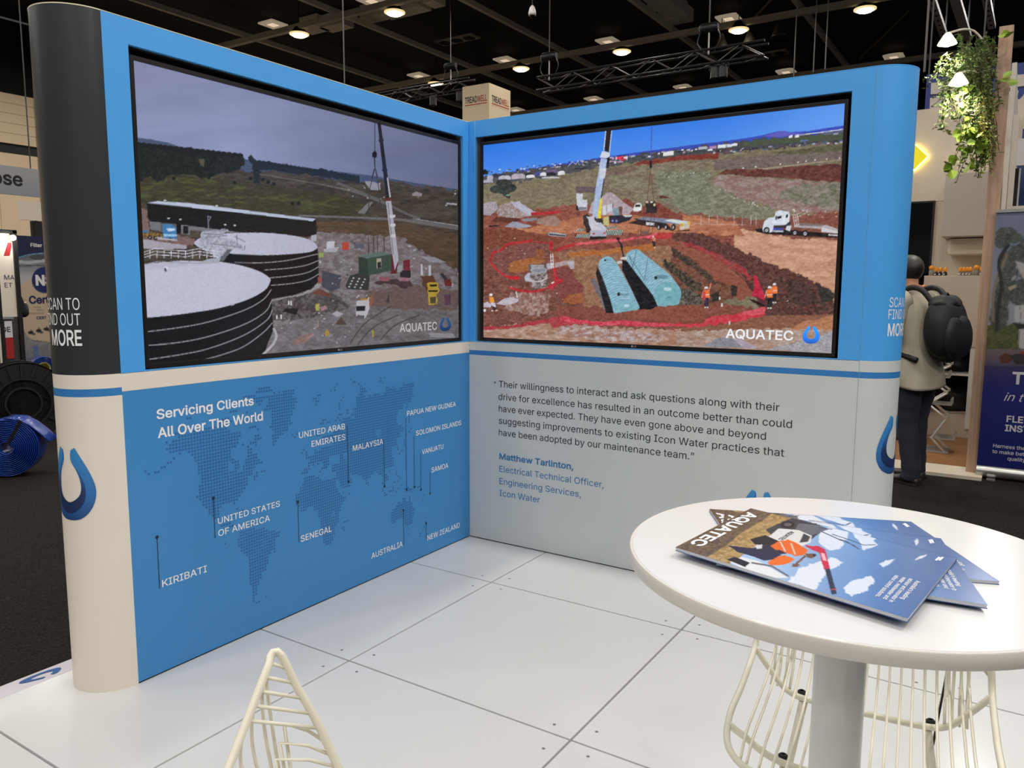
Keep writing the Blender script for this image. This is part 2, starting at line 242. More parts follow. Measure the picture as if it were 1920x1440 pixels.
def picture_excavation():
    px, py = plane_samples((SCR_R[0], SCR_D, SCR_Z0), (SCR_R[1], SCR_D, SCR_Z0), (SCR_R[0], SCR_D, SCR_Z1), SCREEN_NX, SCREEN_NY)
    a = Art(px, py)
    hor = [(880, 329), (960, 319), (1050, 307), (1130, 296), (1220, 283), (1320, 270), (1430, 257), (1500, 251), (1600, 240)]
    a.grad([(850, 100), (1650, 100), (1650, 400), (850, 400)], (40, 112, 222), (78, 140, 232), (1200, 205), (1215, 290), n=3, ns=60)
    for x in range(1380, 1600, 14): a.fill(a.region([(x, 150), (1650, 150), (1650, 260), (x, 260)]), (130, 176, 244), alpha=.035)
    a.view(1300, 220, 6.26)
    a.poly([(-2200, 650), (-1000, 460), (0, 325), (300, 290), (600, 250), (800, 215), (920, 185), (1000, 165), (1050, 160), (1130, 178), (1350, 165), (1560, 130), (1770, 98), (1770, 420), (-2600, 800)], (60, 76, 178), n=5)
    a.poly([(820, 225), (1000, 170), (1050, 162), (1130, 182), (1300, 190), (1000, 240)], (96, 92, 184), n=4)
    a.view()
    land = [(x, y+8) for x, y in hor]
    a.poly([(x, y+4) for x, y in hor]+[(1650, 700), (860, 700)], (70, 72, 76), n=12, ns=4, sx=3)
    a.poly([(880, 346), (1000, 338), (1100, 318), (1180, 306), (1300, 292), (1600, 266), (1650, 700), (860, 700)], (112, 104, 82), n=16, ns=5, sx=5, col2=(126, 118, 92))
    a.view(890, 240, 8)
    rs = random.Random(5)
    for i in range(80):
        x = rs.uniform(130, 1880); y = 660-(x-130)*.11+rs.uniform(-15, 60); w = rs.uniform(14, 46); h = rs.uniform(8, 20); c = rs.choice([(206, 208, 220), (60, 62, 84), (70, 60, 70), (150, 150, 170), (40, 46, 50), (190, 176, 172)])
        a.poly([(x, y), (x+w, y-4), (x+w, y+h-4), (x, y+h)], c)
    for x, y, w, h, c in ((190, 715, 90, 70, (176, 170, 190)), (130, 780, 150, 45, (170, 168, 190)), (280, 690, 180, 60, (48, 50, 72)), (360, 720, 190, 60, (186, 184, 196)), (560, 690, 200, 80, (180, 172, 186)), (760, 680, 120, 40, (30, 32, 44)), (775, 705, 130, 48, (222, 224, 232)), (900, 660, 110, 60, (62, 68, 140)), (985, 665, 90, 60, (214, 216, 224)), (1080, 625, 170, 50, (96, 84, 124)), (1075, 670, 140, 50, (24, 26, 36)), (1250, 650, 105, 60, (226, 228, 234)), (1010, 735, 270, 24, (196, 198, 212)), (1500, 600, 200, 24, (40, 42, 50))):
        a.poly([(x, y+h*.3), (x+w*.25, y), (x+w*.75, y-4), (x+w, y+h*.25), (x+w, y+h-5), (x, y+h)], c, n=14, ns=2)
    a.line([(1400, 580), (1470, 510), (1520, 550), (1550, 490), (1560, 540)], 8, (190, 196, 220))
    a.poly([(120, 640), (160, 620), (200, 650), (200, 700), (120, 700)], (22, 30, 28))
    a.view(1080, 220, 6)
    a.poly([(640, 540), (720, 500), (900, 470), (1200, 430), (1600, 405), (1600, 470), (1200, 480), (860, 530)], (122, 52, 44), n=14, ns=4, sx=3)
    a.poly([(445, 445), (460, 442), (460, 492), (445, 494)], (220, 220, 224)); a.poly([(460, 442), (560, 438), (568, 488), (460, 494)], (222, 62, 90)); a.poly([(556, 438), (575, 440), (580, 486), (566, 488)], (222, 222, 226))
    rs = random.Random(9)
    for i in range(70):
        x = rs.uniform(370, 1560); y = 505-(x-370)*.125+rs.uniform(-55, 8) if x < 980 else 420-(x-980)*.12+rs.uniform(-30, 5); w = rs.uniform(16, 60); h = rs.uniform(8, 22); c = rs.choice([(214, 216, 226), (40, 46, 60), (168, 172, 190), (60, 70, 76), (90, 96, 120), (180, 140, 170)])
        a.poly([(x, y), (x+w, y-7), (x+w, y+h-7), (x, y+h)], c)
    a.poly([(980, 400), (1095, 378), (1098, 428), (980, 440)], (218, 220, 220)); a.poly([(1100, 376), (1108, 374), (1110, 425), (1098, 428)], (80, 84, 60))
    a.view(1300, 220, 6.26)
    a.poly([(0, 440), (180, 440), (250, 470), (100, 500), (0, 505)], (116, 48, 40), n=8)
    a.poly([(600, 290), (900, 255), (1100, 235), (1770, 190), (1770, 260), (1200, 300), (800, 330), (560, 345)], (74, 84, 66), n=14, ns=3, sx=3)
    for x, y, w, h, c in ((285, 325, 100, 40, (220, 222, 228)), (390, 322, 60, 34, (210, 214, 220)), (445, 312, 70, 30, (222, 224, 226)), (190, 340, 80, 34, (170, 130, 170)), (60, 350, 100, 34, (176, 178, 190)), (1120, 218, 40, 30, (226, 228, 232)), (1190, 212, 46, 32, (226, 228, 232)), (1300, 205, 50, 28, (60, 66, 70)), (1250, 272, 90, 20, (90, 110, 160)), (1500, 190, 120, 18, (120, 124, 140)), (1640, 185, 60, 20, (170, 176, 190))): a.poly([(x, y), (x+w, y-6), (x+w, y+h-6), (x, y+h)], c, n=10, ns=2)
    a.line([(1190, 218), (1500, 180), (1770, 142)], 10, (208, 212, 226)); a.poly([(1510, 185), (1770, 150), (1770, 180), (1510, 205)], (86, 92, 116))
    rs = random.Random(4)
    for i in range(70):
        x = rs.uniform(200, 1740); y = 420-(x-200)*.085+rs.uniform(-25, 15); w = rs.uniform(14, 50); h = rs.uniform(7, 16); c = rs.choice([(214, 216, 222), (36, 36, 44), (44, 40, 44), (110, 110, 130), (120, 60, 56), (70, 90, 140)])
        a.poly([(x, y), (x+w, y-5), (x+w, y+h-5), (x, y+h)], c)
    a.poly([(900, 420), (1770, 310), (1770, 420), (1000, 430)], (84, 84, 60), n=12, ns=4, sx=4)
    a.poly([(0, 520), (900, 440), (1770, 390), (1770, 520), (700, 600), (0, 640)], (106, 96, 90), n=10, ns=5, sx=5)
    a.line([(760, 612), (1100, 575), (1400, 535), (1770, 500)], 16, (150, 136, 118))
    for x, y in ((583, 598), (730, 585), (1018, 552), (1225, 530), (1320, 517), (1425, 503), (1560, 495), (1712, 480), (158, 645), (40, 657)): a.oval(x, y, 9, 9, (232, 232, 236))
    a.poly([(270, 665), (400, 612), (900, 610), (1300, 570), (1760, 550), (1760, 760), (1400, 745), (1000, 705), (600, 690)], (104, 54, 48), n=20, ns=4, sx=2, col2=(84, 44, 42))
    a.poly([(0, 690), (270, 680), (700, 700), (1400, 755), (1740, 780), (1740, 1130), (1300, 1130), (900, 1060), (500, 930), (200, 800), (0, 760)], (150, 132, 130), n=22, ns=5, sx=3, col2=(134, 104, 98))
    a.poly([(1040, 870), (1300, 790), (1740, 780), (1740, 1080), (1500, 1050), (1200, 990), (1000, 960)], (134, 130, 116), n=24, ns=5, sx=2, col2=(104, 104, 88))
    a.poly([(0, 750), (180, 760), (420, 880), (700, 1010), (950, 1090), (900, 1210), (560, 1190), (0, 1130)], (128, 128, 108), n=22, ns=4, sx=2, col2=(108, 110, 92))
    a.specks([(180, 740), (520, 900), (900, 1050), (1300, 1100), (1300, 1140), (850, 1090), (450, 960)], [(226, 214, 208), (206, 190, 184)], 200, 1.5)
    a.poly([(0, 1130), (560, 1190), (900, 1215), (1100, 1180), (1740, 1090), (1740, 1500), (-1000, 1500), (-1500, 1250), (-700, 1050)], (124, 72, 58), n=16, ns=5, sx=3)
    a.specks([(1150, 1080), (1740, 1100), (1740, 1180), (1200, 1180)], [(206, 186, 176), (140, 84, 72)], 60, 1.4)
    a.poly([(-300, 1265), (0, 1262), (400, 1290), (800, 1350), (1200, 1420), (1770, 1440), (1770, 2300), (-300, 1500)], (186, 136, 108), n=16, ns=7, sx=4, col2=(206, 160, 130))
    a.view()
    a.poly([(880, 400), (1150, 400), (1280, 470), (1290, 560), (1640, 610), (1650, 700), (880, 700)], (122, 68, 54), n=20, ns=5, sx=2)
    a.view(890, 380, 5.333)
    a.poly([(60, 150), (600, 60), (1100, 20), (2600, 190), (2600, 700), (1600, 900), (60, 700)], (122, 66, 54), n=22, ns=6, sx=2, col2=(140, 76, 60))
    a.poly([(300, 260), (560, 250), (800, 200), (1100, 130), (1900, 90), (2600, 190), (2700, 330), (1900, 310), (1400, 300), (900, 310), (600, 300)], (184, 118, 84), n=20, ns=6, sx=3, col2=(164, 100, 72))
    a.poly([(60, 260), (300, 250), (470, 280), (700, 340), (920, 380), (760, 430), (300, 440), (180, 520), (60, 620)], (118, 62, 46), n=18, ns=5)
    a.poly([(60, 500), (300, 430), (760, 400), (800, 640), (560, 760), (60, 760)], (116, 68, 62), n=20, ns=5, sx=2)
    a.poly([(60, 640), (500, 740), (880, 780), (1000, 900), (1100, 1040), (1900, 1250), (1900, 1500), (60, 1500)], (122, 74, 62), n=24, ns=5, sx=2, col2=(100, 60, 50))
    # pit
    a.poly([(800, 500), (940, 480), (1290, 470), (1900, 430), (2150, 500), (2600, 700), (2400, 900), (2000, 1010), (1500, 1060), (1100, 1030), (1000, 700)], (134, 92, 68), n=26, ns=5, col2=(150, 110, 84))
    a.poly([(350, 600), (600, 540), (720, 580), (540, 680), (480, 700), (340, 690)], (152, 90, 44), n=14, ns=5); a.poly([(620, 460), (700, 470), (690, 580), (610, 570)], (136, 78, 48), n=8); a.poly([(940, 500), (1290, 470), (1600, 430), (1800, 400), (1800, 470), (1300, 520), (950, 545)], (166, 98, 48), n=16, ns=4, sx=3)
    a.poly([(740, 650), (950, 650), (1000, 760), (1080, 820), (1100, 1000), (880, 1000), (800, 860)], (120, 62, 56), n=16, ns=4); a.poly([(930, 920), (1080, 900), (1100, 1000), (950, 1010), (880, 990)], (150, 86, 50), n=12); a.poly([(1160, 770), (1210, 760), (1320, 1010), (1290, 1060)], (104, 100, 108), n=10)
    a.poly([(820, 1020), (1280, 1060), (1700, 1010), (2200, 970), (2500, 1100), (2300, 1250), (1300, 1170), (800, 1120)], (124, 66, 54), n=18, ns=5)
    a.poly([(370, 900), (560, 880), (760, 920), (740, 1100), (560, 1140), (460, 1100), (300, 1060)], (164, 138, 132), n=34, ns=5, col2=(126, 84, 74))
    a.poly([(60, 1250), (500, 1210), (1000, 1210), (1300, 1240), (2500, 1290), (3700, 1200), (3700, 1600), (60, 1600)], (152, 112, 90), n=26, ns=5, sx=3, col2=(180, 150, 136))
    a.poly([(900, 1210), (1280, 1250), (1900, 1320), (1800, 1400), (1200, 1370), (800, 1300)], (184, 170, 172), n=30, ns=4, sx=2, col2=(150, 110, 96))
    # heaps
    a.poly([(85, 20), (160, -20), (215, -10), (230, 60), (160, 130), (85, 120)], (160, 152, 164), n=36, ns=3); a.poly([(220, 100), (250, 40), (330, 0), (400, -15), (480, 10), (560, 60), (610, 90), (560, 140), (400, 165), (240, 140)], (172, 160, 166), n=30, ns=3, col2=(142, 122, 116)); a.poly([(360, 0), (440, -10), (600, 90), (560, 140), (480, 90)], (176, 178, 198), n=22, ns=2)
    a.poly([(170, 190), (220, 145), (440, 155), (470, 180), (380, 200)], (84, 42, 32), n=8); a.poly([(300, 240), (380, 190), (420, 192), (580, 235), (480, 258)], (150, 152, 172), n=8); a.poly([(460, 165), (620, 150), (640, 175), (500, 190)], (126, 128, 142), n=8); a.poly([(640, 160), (800, 125), (860, 180), (840, 235), (720, 235), (620, 200)], (150, 122, 108), n=26, ns=3)
    a.specks([(85, 300), (800, 420), (900, 900), (1200, 1050), (500, 1200), (85, 1000)], [(206, 190, 180), (160, 110, 96), (80, 44, 38)], 200, 1.1)
    a.poly([(215, 1010), (300, 955), (390, 942), (445, 970), (420, 1000), (300, 1025)], (186, 180, 192), n=8); a.poly([(90, 1000), (130, 990), (175, 1020), (160, 1048), (90, 1045)], (186, 180, 192)); a.oval(103, 1075, 14, 14, (220, 220, 226))
    a.view(1080, 220, 6)
    a.poly([(640, 560), (900, 540), (1560, 490), (1560, 640), (1500, 1000), (1100, 1080), (900, 960), (700, 950), (440, 850), (320, 820), (320, 600)], (128, 124, 100), n=20, ns=5, sx=3, col2=(112, 100, 84)); a.poly([(900, 620), (1500, 600), (1560, 1000), (1300, 1100), (950, 920)], (128, 132, 114), n=20, ns=4, sx=2, col2=(108, 112, 90))
    a.poly([(320, 590), (640, 545), (720, 570), (560, 640), (340, 660)], (112, 92, 80), n=12); a.poly([(940, 880), (980, 882), (1080, 915), (940, 910)], (96, 40, 32))
    a.specks([(950, 640), (1500, 610), (1500, 650), (960, 690)], [(226, 226, 230), (50, 50, 46)], 60, 1.0); a.poly([(0, 780), (220, 785), (215, 850), (0, 850)], (92, 78, 82), n=8)
    a.poly([(500, 910), (560, 905), (650, 960), (760, 1000), (900, 960), (1200, 1100), (1200, 1180), (900, 1150), (620, 1100), (520, 1000)], (122, 60, 48), n=14); a.poly([(290, 900), (345, 852), (395, 845), (450, 880), (540, 960), (650, 1030), (600, 1090), (300, 1100), (140, 1080), (180, 960)], (176, 158, 168), n=6, ns=3)
    for i in range(16): a.line([(330+i*38, 830+i*14), (330+i*38, 890+i*16)], 3, (120, 116, 110))
    # white truck cab, crane, trailers
    a.poly([(5, 855), (75, 852), (80, 925), (130, 930), (132, 985), (120, 1045), (30, 1050), (10, 990)], (200, 204, 216), n=10, ns=4); a.poly([(30, 1012), (118, 1008), (118, 1042), (32, 1046)], (120, 124, 132)); a.poly([(0, 990), (25, 1000), (30, 1050), (0, 1040)], (20, 16, 18))
    a.poly([(338, 150), (400, 148), (372, 395), (316, 380)], (42, 34, 36)); a.poly([(330, 150), (342, 150), (320, 380), (308, 378)], (190, 200, 222)); a.poly([(398, 150), (408, 150), (382, 395), (370, 395)], (176, 200, 232))
    a.poly([(290, 385), (378, 395), (375, 440), (350, 470), (268, 455)], (206, 210, 224), n=12, ns=3); a.poly([(345, 460), (378, 450), (370, 570), (345, 575)], (24, 24, 28))
    a.poly([(280, 462), (352, 475), (300, 760), (240, 1150), (180, 1140), (225, 780)], (166, 186, 222), n=5); a.poly([(268, 580), (340, 570), (325, 690), (262, 670)], (206, 212, 226), n=20, ns=3); a.line([(318, 700), (268, 1000)], 12, (54, 48, 50)); a.poly([(276, 912), (296, 910), (282, 1080), (276, 1205), (250, 1205), (246, 1075)], (226, 216, 36), n=6)
    a.poly([(300, 1010), (340, 980), (340, 1100), (300, 1100)], (206, 208, 218), n=10); a.poly([(350, 980), (405, 975), (408, 1060), (352, 1070)], (196, 202, 216), n=10); a.line([(416, 955), (418, 1040)], 5, (40, 40, 44)); a.poly([(414, 1025), (480, 1018), (482, 1105), (414, 1108)], (118, 146, 160), n=5); a.poly([(480, 1005), (520, 1005), (520, 1110), (484, 1110)], (104, 78, 66), n=22, ns=3)
    a.poly([(370, 1110), (520, 1100), (640, 1110), (600, 1160), (480, 1195), (380, 1190)], (30, 30, 40)); a.poly([(520, 1100), (630, 1100), (625, 1118), (560, 1125)], (196, 212, 214))
    for x in (412, 455): a.oval(x, 1165, 20, 26, (44, 50, 110)); a.oval(x, 1165, 8, 11, (170, 170, 190))
    a.poly([(590, 1190), (700, 1150), (1000, 1250), (900, 1240), (700, 1210)], (50, 32, 28)); a.poly([(640, 1135), (720, 1140), (1020, 1195), (1100, 1280), (1280, 1262), (1275, 1278), (1090, 1282), (880, 1215), (690, 1160)], (36, 32, 36)); a.poly([(686, 1145), (760, 1120), (1150, 1150), (1285, 1180), (1180, 1210), (1000, 1190)], (120, 126, 150), n=5); a.poly([(990, 1160), (1080, 1145), (1285, 1175), (1180, 1205)], (206, 216, 220)); a.poly([(1168, 1200), (1280, 1178), (1276, 1250), (1170, 1268)], (196, 190, 176), n=12); a.poly([(1172, 1196), (1202, 1190), (1202, 1226), (1172, 1230)], (222, 168, 40)); a.poly([(1260, 1175), (1284, 1172), (1284, 1206), (1262, 1208)], (222, 168, 40)); a.poly([(786, 1178), (884, 1188), (880, 1218), (788, 1212)], (206, 208, 214), n=8)
    for x in (935, 1015, 1098): a.oval(x, 1235, 24, 34, (26, 24, 26)); a.oval(x-6, 1238, 10, 18, (176, 176, 186))
    a.poly([(640, 1040), (660, 985), (685, 965), (725, 965), (742, 1005), (738, 1045), (700, 1060), (650, 1060)], (220, 226, 226)); a.poly([(668, 985), (722, 980), (725, 1005), (664, 1010)], (36, 40, 40))
    a.poly([(780, 970), (800, 940), (890, 950), (910, 1020), (900, 1080), (790, 1080)], (38, 32, 34), n=16, ns=3); a.oval(800, 955, 16, 12, (220, 206, 190)); a.oval(850, 955, 18, 10, (216, 206, 176)); a.oval(882, 985, 14, 16, (200, 194, 160))
    a.line([(850, 108), (846, 400), (842, 490)], 7, (62, 76, 160)); a.poly([(830, 490), (856, 488), (856, 560), (838, 582), (828, 560)], (30, 26, 34))
    for q in ([(840, 590), (800, 940)], [(846, 640), (876, 950)], [(836, 600), (820, 700)]): a.line(q, 9, (110, 66, 58))
    for q in ([(785, 1000), (725, 1290)], [(850, 1080), (815, 1310)], [(900, 1050), (850, 1320)]): a.line(q, 4, (60, 44, 44))
    a.poly([(85, 1110), (130, 1080), (180, 1130), (300, 1150), (340, 1240), (120, 1300), (90, 1200)], (44, 40, 38), n=10); a.poly([(125, 1110), (185, 1110), (230, 1180), (300, 1200), (340, 1240), (335, 1350), (175, 1345), (165, 1230), (140, 1160)], (196, 198, 212), n=10, ns=4); a.poly([(170, 1270), (345, 1265), (345, 1345), (178, 1345)], (170, 172, 194)); a.poly([(190, 1298), (210, 1298), (210, 1320), (190, 1320)], (190, 50, 50)); a.poly([(312, 1290), (332, 1290), (332, 1312), (312, 1312)], (190, 50, 50)); a.poly([(165, 1340), (345, 1340), (340, 1365), (150, 1380)], (28, 22, 24))
    for (x0, y0, x1, y1) in ((0, 1310, 165, 1360), (340, 1260, 525, 1330), (340, 1220, 470, 1255), (0, 1250, 100, 1285)):
        a.poly([(x0, y0+14), (x1, y0), (x1, y1-12), (x0, y1)], (38, 60, 54))
        for x in range(int(x0), int(x1)-14, 18): a.poly([(x, y1-4), (x+16, y0+4), (x+24, y0+4), (x+8, y1-6)], (206, 216, 212))
    a.poly([(310, 1130), (370, 1110), (372, 1210), (310, 1215)], (188, 186, 120), n=24, ns=3)
    # red netting
    a.view(1060, 420, 6)
    a.poly([(90, 215), (300, 195), (560, 170), (900, 140), (1040, 100), (1220, 100), (1220, 165), (1030, 165), (860, 165), (560, 200), (300, 225), (120, 240)], (196, 62, 78), n=26, ns=3, col2=(226, 96, 110)); a.poly([(1050, 100), (1220, 95), (1222, 165), (1030, 170), (980, 150)], (176, 50, 50), n=10)
    a.view(890, 380, 5.333)
    for q, w in (([(990, 420), (900, 445), (820, 480)], 26), ([(770, 390), (760, 470)], 30), ([(600, 395), (760, 405)], 10), ([(180, 500), (270, 470), (330, 415), (440, 400), (580, 375)], 22), ([(190, 500), (160, 590), (240, 680), (340, 745), (450, 750)], 20), ([(350, 850), (480, 880), (620, 885), (740, 840), (860, 790)], 22), ([(800, 640), (810, 740), (880, 785)], 26), ([(570, 110), (700, 108), (850, 92)], 26)): a.line(sp(q), w, (178, 34, 44), n=22, ns=3)
    a.poly([(330, 730), (440, 735), (440, 770), (350, 765)], (190, 24, 40)); a.poly([(750, 840), (800, 760), (870, 780), (770, 880)], (170, 40, 52), n=20)
    a.poly([(90, 1240), (400, 1225), (740, 1150), (900, 1130), (1000, 1160), (1290, 1190), (1290, 1235), (1000, 1205), (880, 1235), (780, 1255), (740, 1200), (500, 1240), (90, 1272)], (176, 40, 58), n=30, ns=3, col2=(150, 60, 60))
    a.view(1060, 420, 6)
    a.poly([(-60, 1030), (150, 1070), (380, 1095), (640, 1085), (900, 1100), (1200, 1120), (1560, 1120), (1560, 1150), (1200, 1150), (900, 1150), (640, 1140), (380, 1140), (150, 1120), (-60, 1080)], (190, 42, 62), n=24, ns=3, col2=(206, 80, 96))
    a.view(1060, 420, 6)
    # right embankments
    a.poly([(1225, 110), (1560, 120), (1560, 270), (1300, 180)], (98, 56, 48), n=24, ns=3)
    a.view(1280, 430, 6)
    a.poly([(-130, 40), (80, 40), (290, 60), (330, 100), (480, 150), (640, 220), (720, 260), (980, 390), (1190, 460), (1400, 550), (1640, 660), (1700, 760), (1690, 930), (1640, 1000), (1400, 1040), (900, 1000), (780, 700), (560, 430), (300, 260), (0, 150), (-130, 110)], (96, 58, 50), n=34, ns=3, col2=(72, 44, 42))
    a.poly([(860, 780), (1100, 500), (1700, 800), (1690, 960), (1300, 1010), (950, 960)], (98, 58, 50), n=20, ns=4, col2=(56, 40, 38)); a.poly([(1180, 560), (1330, 560), (1500, 700), (1500, 850), (1300, 830), (1180, 700)], (50, 38, 36), n=24, ns=4, col2=(80, 50, 46)); a.poly([(1480, 600), (1700, 700), (1700, 800), (1560, 820)], (42, 40, 36), n=20, ns=4)
    a.poly([(-130, 120), (0, 150), (300, 260), (560, 430), (700, 560), (780, 700), (800, 740), (640, 800), (420, 620), (0, 280), (-130, 200)], (134, 74, 58), n=10, ns=5)
    a.poly([(-130, 170), (0, 270), (140, 350), (280, 470), (420, 600), (600, 640), (600, 740), (440, 830), (300, 850), (-130, 870)], (120, 78, 58), n=20, ns=5, col2=(96, 58, 46)); a.poly([(-120, 200), (0, 270), (110, 340), (200, 430), (330, 530), (430, 600), (370, 620), (220, 520), (100, 420), (-120, 290)], (44, 40, 36), n=26, ns=3, col2=(86, 62, 50)); a.poly([(-200, 330), (-60, 420), (80, 530), (200, 620), (230, 700), (120, 700), (0, 590), (-140, 480), (-220, 420)], (36, 36, 32), n=28, ns=3, col2=(84, 70, 54)); a.poly([(-80, 640), (100, 680), (220, 760), (220, 850), (20, 850), (-80, 850)], (104, 98, 88), n=44, ns=3, col2=(50, 46, 42)); a.poly([(540, 620), (620, 640), (600, 740), (550, 750)], (42, 38, 34), n=14); a.poly([(310, 740), (400, 700), (420, 790), (340, 820)], (40, 36, 32), n=18)
    a.specks([(200, 200), (760, 460), (1000, 600), (1300, 900), (1000, 900), (820, 540), (300, 280)], [(226, 220, 216), (170, 150, 144)], 150, .9)
    a.line(sp([(540, 440), (640, 520), (700, 580), (800, 690)]), 8, (60, 36, 36)); a.poly(sp([(0, 140), (250, 220), (450, 310), (650, 400), (760, 530)])+sp([(760, 570), (620, 470), (440, 380), (200, 250), (0, 170)]), (166, 50, 58), n=26, ns=3, col2=(130, 60, 56)); a.poly([(790, 520), (830, 530), (920, 760), (900, 810), (780, 740), (800, 640)], (186, 32, 58), n=12); a.poly([(700, 560), (790, 640), (790, 700), (740, 650)], (66, 34, 36)); a.poly([(730, 780), (800, 790), (920, 850), (900, 870), (780, 810)], (28, 18, 22)); a.poly([(800, 740), (920, 800), (920, 860), (860, 800)], (70, 26, 36))
    a.poly(sp([(-60, 1050), (200, 1060), (300, 990), (460, 960), (640, 935), (820, 890), (925, 865)])+[(925, 960)]+sp([(925, 965), (780, 1020), (560, 1045), (300, 1075), (180, 1098), (-60, 1085)]), (204, 40, 58), n=16, ns=3, col2=(186, 66, 76)); a.poly([(640, 935), (920, 868), (920, 950), (760, 970)], (206, 80, 92), n=34, ns=2)
    a.poly([(-60, 1085), (180, 1100), (560, 1050), (900, 970), (1690, 950), (1690, 1100), (900, 1110), (0, 1140)], (128, 82, 62), n=18, ns=4, sx=3); a.poly([(1300, 1060), (1690, 960), (1690, 1140), (1200, 1120)], (176, 118, 84), n=14, sx=2); a.poly([(-60, 1140), (800, 1120), (1690, 1130), (1690, 1400), (-60, 1340)], (156, 126, 108), n=26, ns=4, sx=4, col2=(176, 156, 146)); a.poly([(230, 1310), (360, 1230), (460, 1210), (560, 1220), (680, 1330), (300, 1320)], (128, 130, 140), n=34, ns=3); a.poly([(560, 1225), (640, 1230), (860, 1330), (680, 1335)], (168, 156, 172), n=8); a.poly([(940, 1350), (1200, 1290), (1400, 1240), (1690, 1140), (1690, 1400)], (142, 144, 152), n=36, ns=3, col2=(170, 166, 172))
    for q in ([(1340, 1180), (1690, 1000)], ): a.line(q, 3, (150, 110, 90))
    a.view(1060, 420, 6)
    # blue ribbed tanks
    a.poly([(360, 480), (345, 560), (460, 1000), (560, 1000), (500, 760), (400, 560)], (14, 16, 20)); a.poly([(640, 400), (700, 420), (990, 800), (1040, 920), (960, 960), (830, 960), (830, 920), (730, 700), (640, 520)], (14, 16, 20))
    t = sp([(372, 470), (390, 410), (440, 372), (500, 368), (545, 400), (580, 440)])+[(740, 730), (838, 940)]+sp([(838, 940), (760, 990), (640, 1005), (545, 1000)])+[(500, 820), (430, 620)]
    a.poly(t, (128, 178, 198), n=6)
    for i in range(34):
        f = i/33; x0, y0 = 372+f*150, 470+f*420; x1, y1 = 580+f*208, 440+f*420
        a.line(sp([(x0, y0+8), ((x0+x1)/2-8, (y0+y1)/2-34+f*6), (x1, y1)], 4), 4 if i % 2 else 7, (110, 158, 180) if i % 2 else (150, 198, 216))
    a.poly(sp([(548, 985), (570, 920), (640, 868), (720, 858), (790, 880), (838, 940)])+sp([(838, 940), (760, 990), (640, 1005), (548, 995)]), (120, 176, 190), n=4); a.oval(690, 915, 30, 16, (172, 214, 226)); a.oval(655, 780, 66, 26, (96, 140, 156)); a.oval(600, 788, 16, 22, (20, 26, 30)); a.oval(660, 770, 44, 15, (140, 190, 206)); a.oval(478, 400, 40, 16, (110, 158, 178)); a.oval(448, 408, 12, 10, (20, 26, 30))
    t = sp([(680, 400), (680, 350), (730, 300), (800, 282), (840, 300)])+[(1180, 570), (1270, 690)]+sp([(1270, 690), (1302, 760), (1290, 850), (1270, 905)])+[(1040, 925), (985, 800)]
    a.poly(t, (128, 178, 198), n=6)
    for i in range(38):
        f = i/37; x0, y0 = 680+f*310, 395+f*400; x1, y1 = 850+f*380, 310+f*330
        a.line(sp([(x0, y0), ((x0+x1)/2-30+f*6, (y0+y1)/2-24), (x1, y1)], 4), 4 if i % 2 else 7, (110, 158, 180) if i % 2 else (150, 198, 216))
    a.oval(1148, 790, 155, 142, (112, 172, 184), n=4); a.oval(1150, 730, 46, 22, (176, 216, 226)); a.line([(1130, 830), (1190, 822)], 6, (60, 100, 110)); a.oval(1085, 595, 70, 24, (96, 140, 156)); a.oval(1018, 605, 18, 18, (20, 26, 30))
    a.poly([(1030, 930), (1290, 912), (1540, 920), (1560, 1090), (1200, 1110), (830, 1060), (640, 1040), (540, 1005), (830, 965), (960, 958)], (130, 70, 56), n=14, ns=5)
    for q in ([(800, 290), (770, 440), (750, 490)], [(715, 355), (890, 630)], [(930, 370), (890, 620)], [(715, 350), (760, 480)], [(655, 1000), (655, 1130)], [(820, 60), (820, 250)]): a.line(q, 4, (40, 56, 70))
    a.poly([(580, 420), (640, 412), (640, 440), (590, 450)], (206, 206, 206)); a.poly([(620, 375), (690, 370), (690, 398), (625, 402)], (206, 206, 206)); a.line([(590, 170), (620, 220), (650, 340), (650, 370)], 16, (26, 24, 28)); a.line([(600, 200), (640, 230), (640, 320)], 10, (26, 24, 28)); a.oval(595, 165, 24, 12, (40, 20, 24))
    a.view(1280, 430, 6)
    # people
    def worker(x, y, s, arm=None, trousers=(34, 36, 66)):
        a.poly([(x-22*s, y+95*s), (x+26*s, y+95*s), (x+22*s, y+205*s), (x+4*s, y+205*s), (x+2*s, y+130*s), (x-4*s, y+205*s), (x-22*s, y+205*s)], trousers); a.poly([(x-34*s, y+20*s), (x+34*s, y+20*s), (x+34*s, y+105*s), (x-28*s, y+105*s)], (232, 110, 50), n=12, ns=3); a.line([(x-28*s, y+76*s), (x+32*s, y+70*s)], 9*s, (226, 206, 190)); a.oval(x, y, 20*s, 18*s, (236, 236, 240)); a.poly([(x-18*s, y+6*s), (x+16*s, y+6*s), (x+14*s, y+20*s), (x-14*s, y+20*s)], (140, 90, 74))
        for d in (-14, 12): a.oval(x+d*s, y+212*s, 10*s, 9*s, (220, 214, 206))
        if arm: a.line([(x+26*s, y+40*s), (x+arm[0], y+arm[1])], 13*s, (224, 120, 100))
        a.line([(x-32*s, y+30*s), (x-48*s, y+100*s)], 13*s, (210, 130, 110))
    worker(265, 660, 1.02, (52, -55)); worker(1030, 620, .95, None, (26, 26, 34)); worker(975, 655, 1.08, None, (22, 24, 30))
    for x, y in ((415, 775), (440, 850), (525, 1050)): a.poly([(x-8, y-20), (x+8, y-20), (x+10, y+16), (x-10, y+16)], (220, 214, 210))
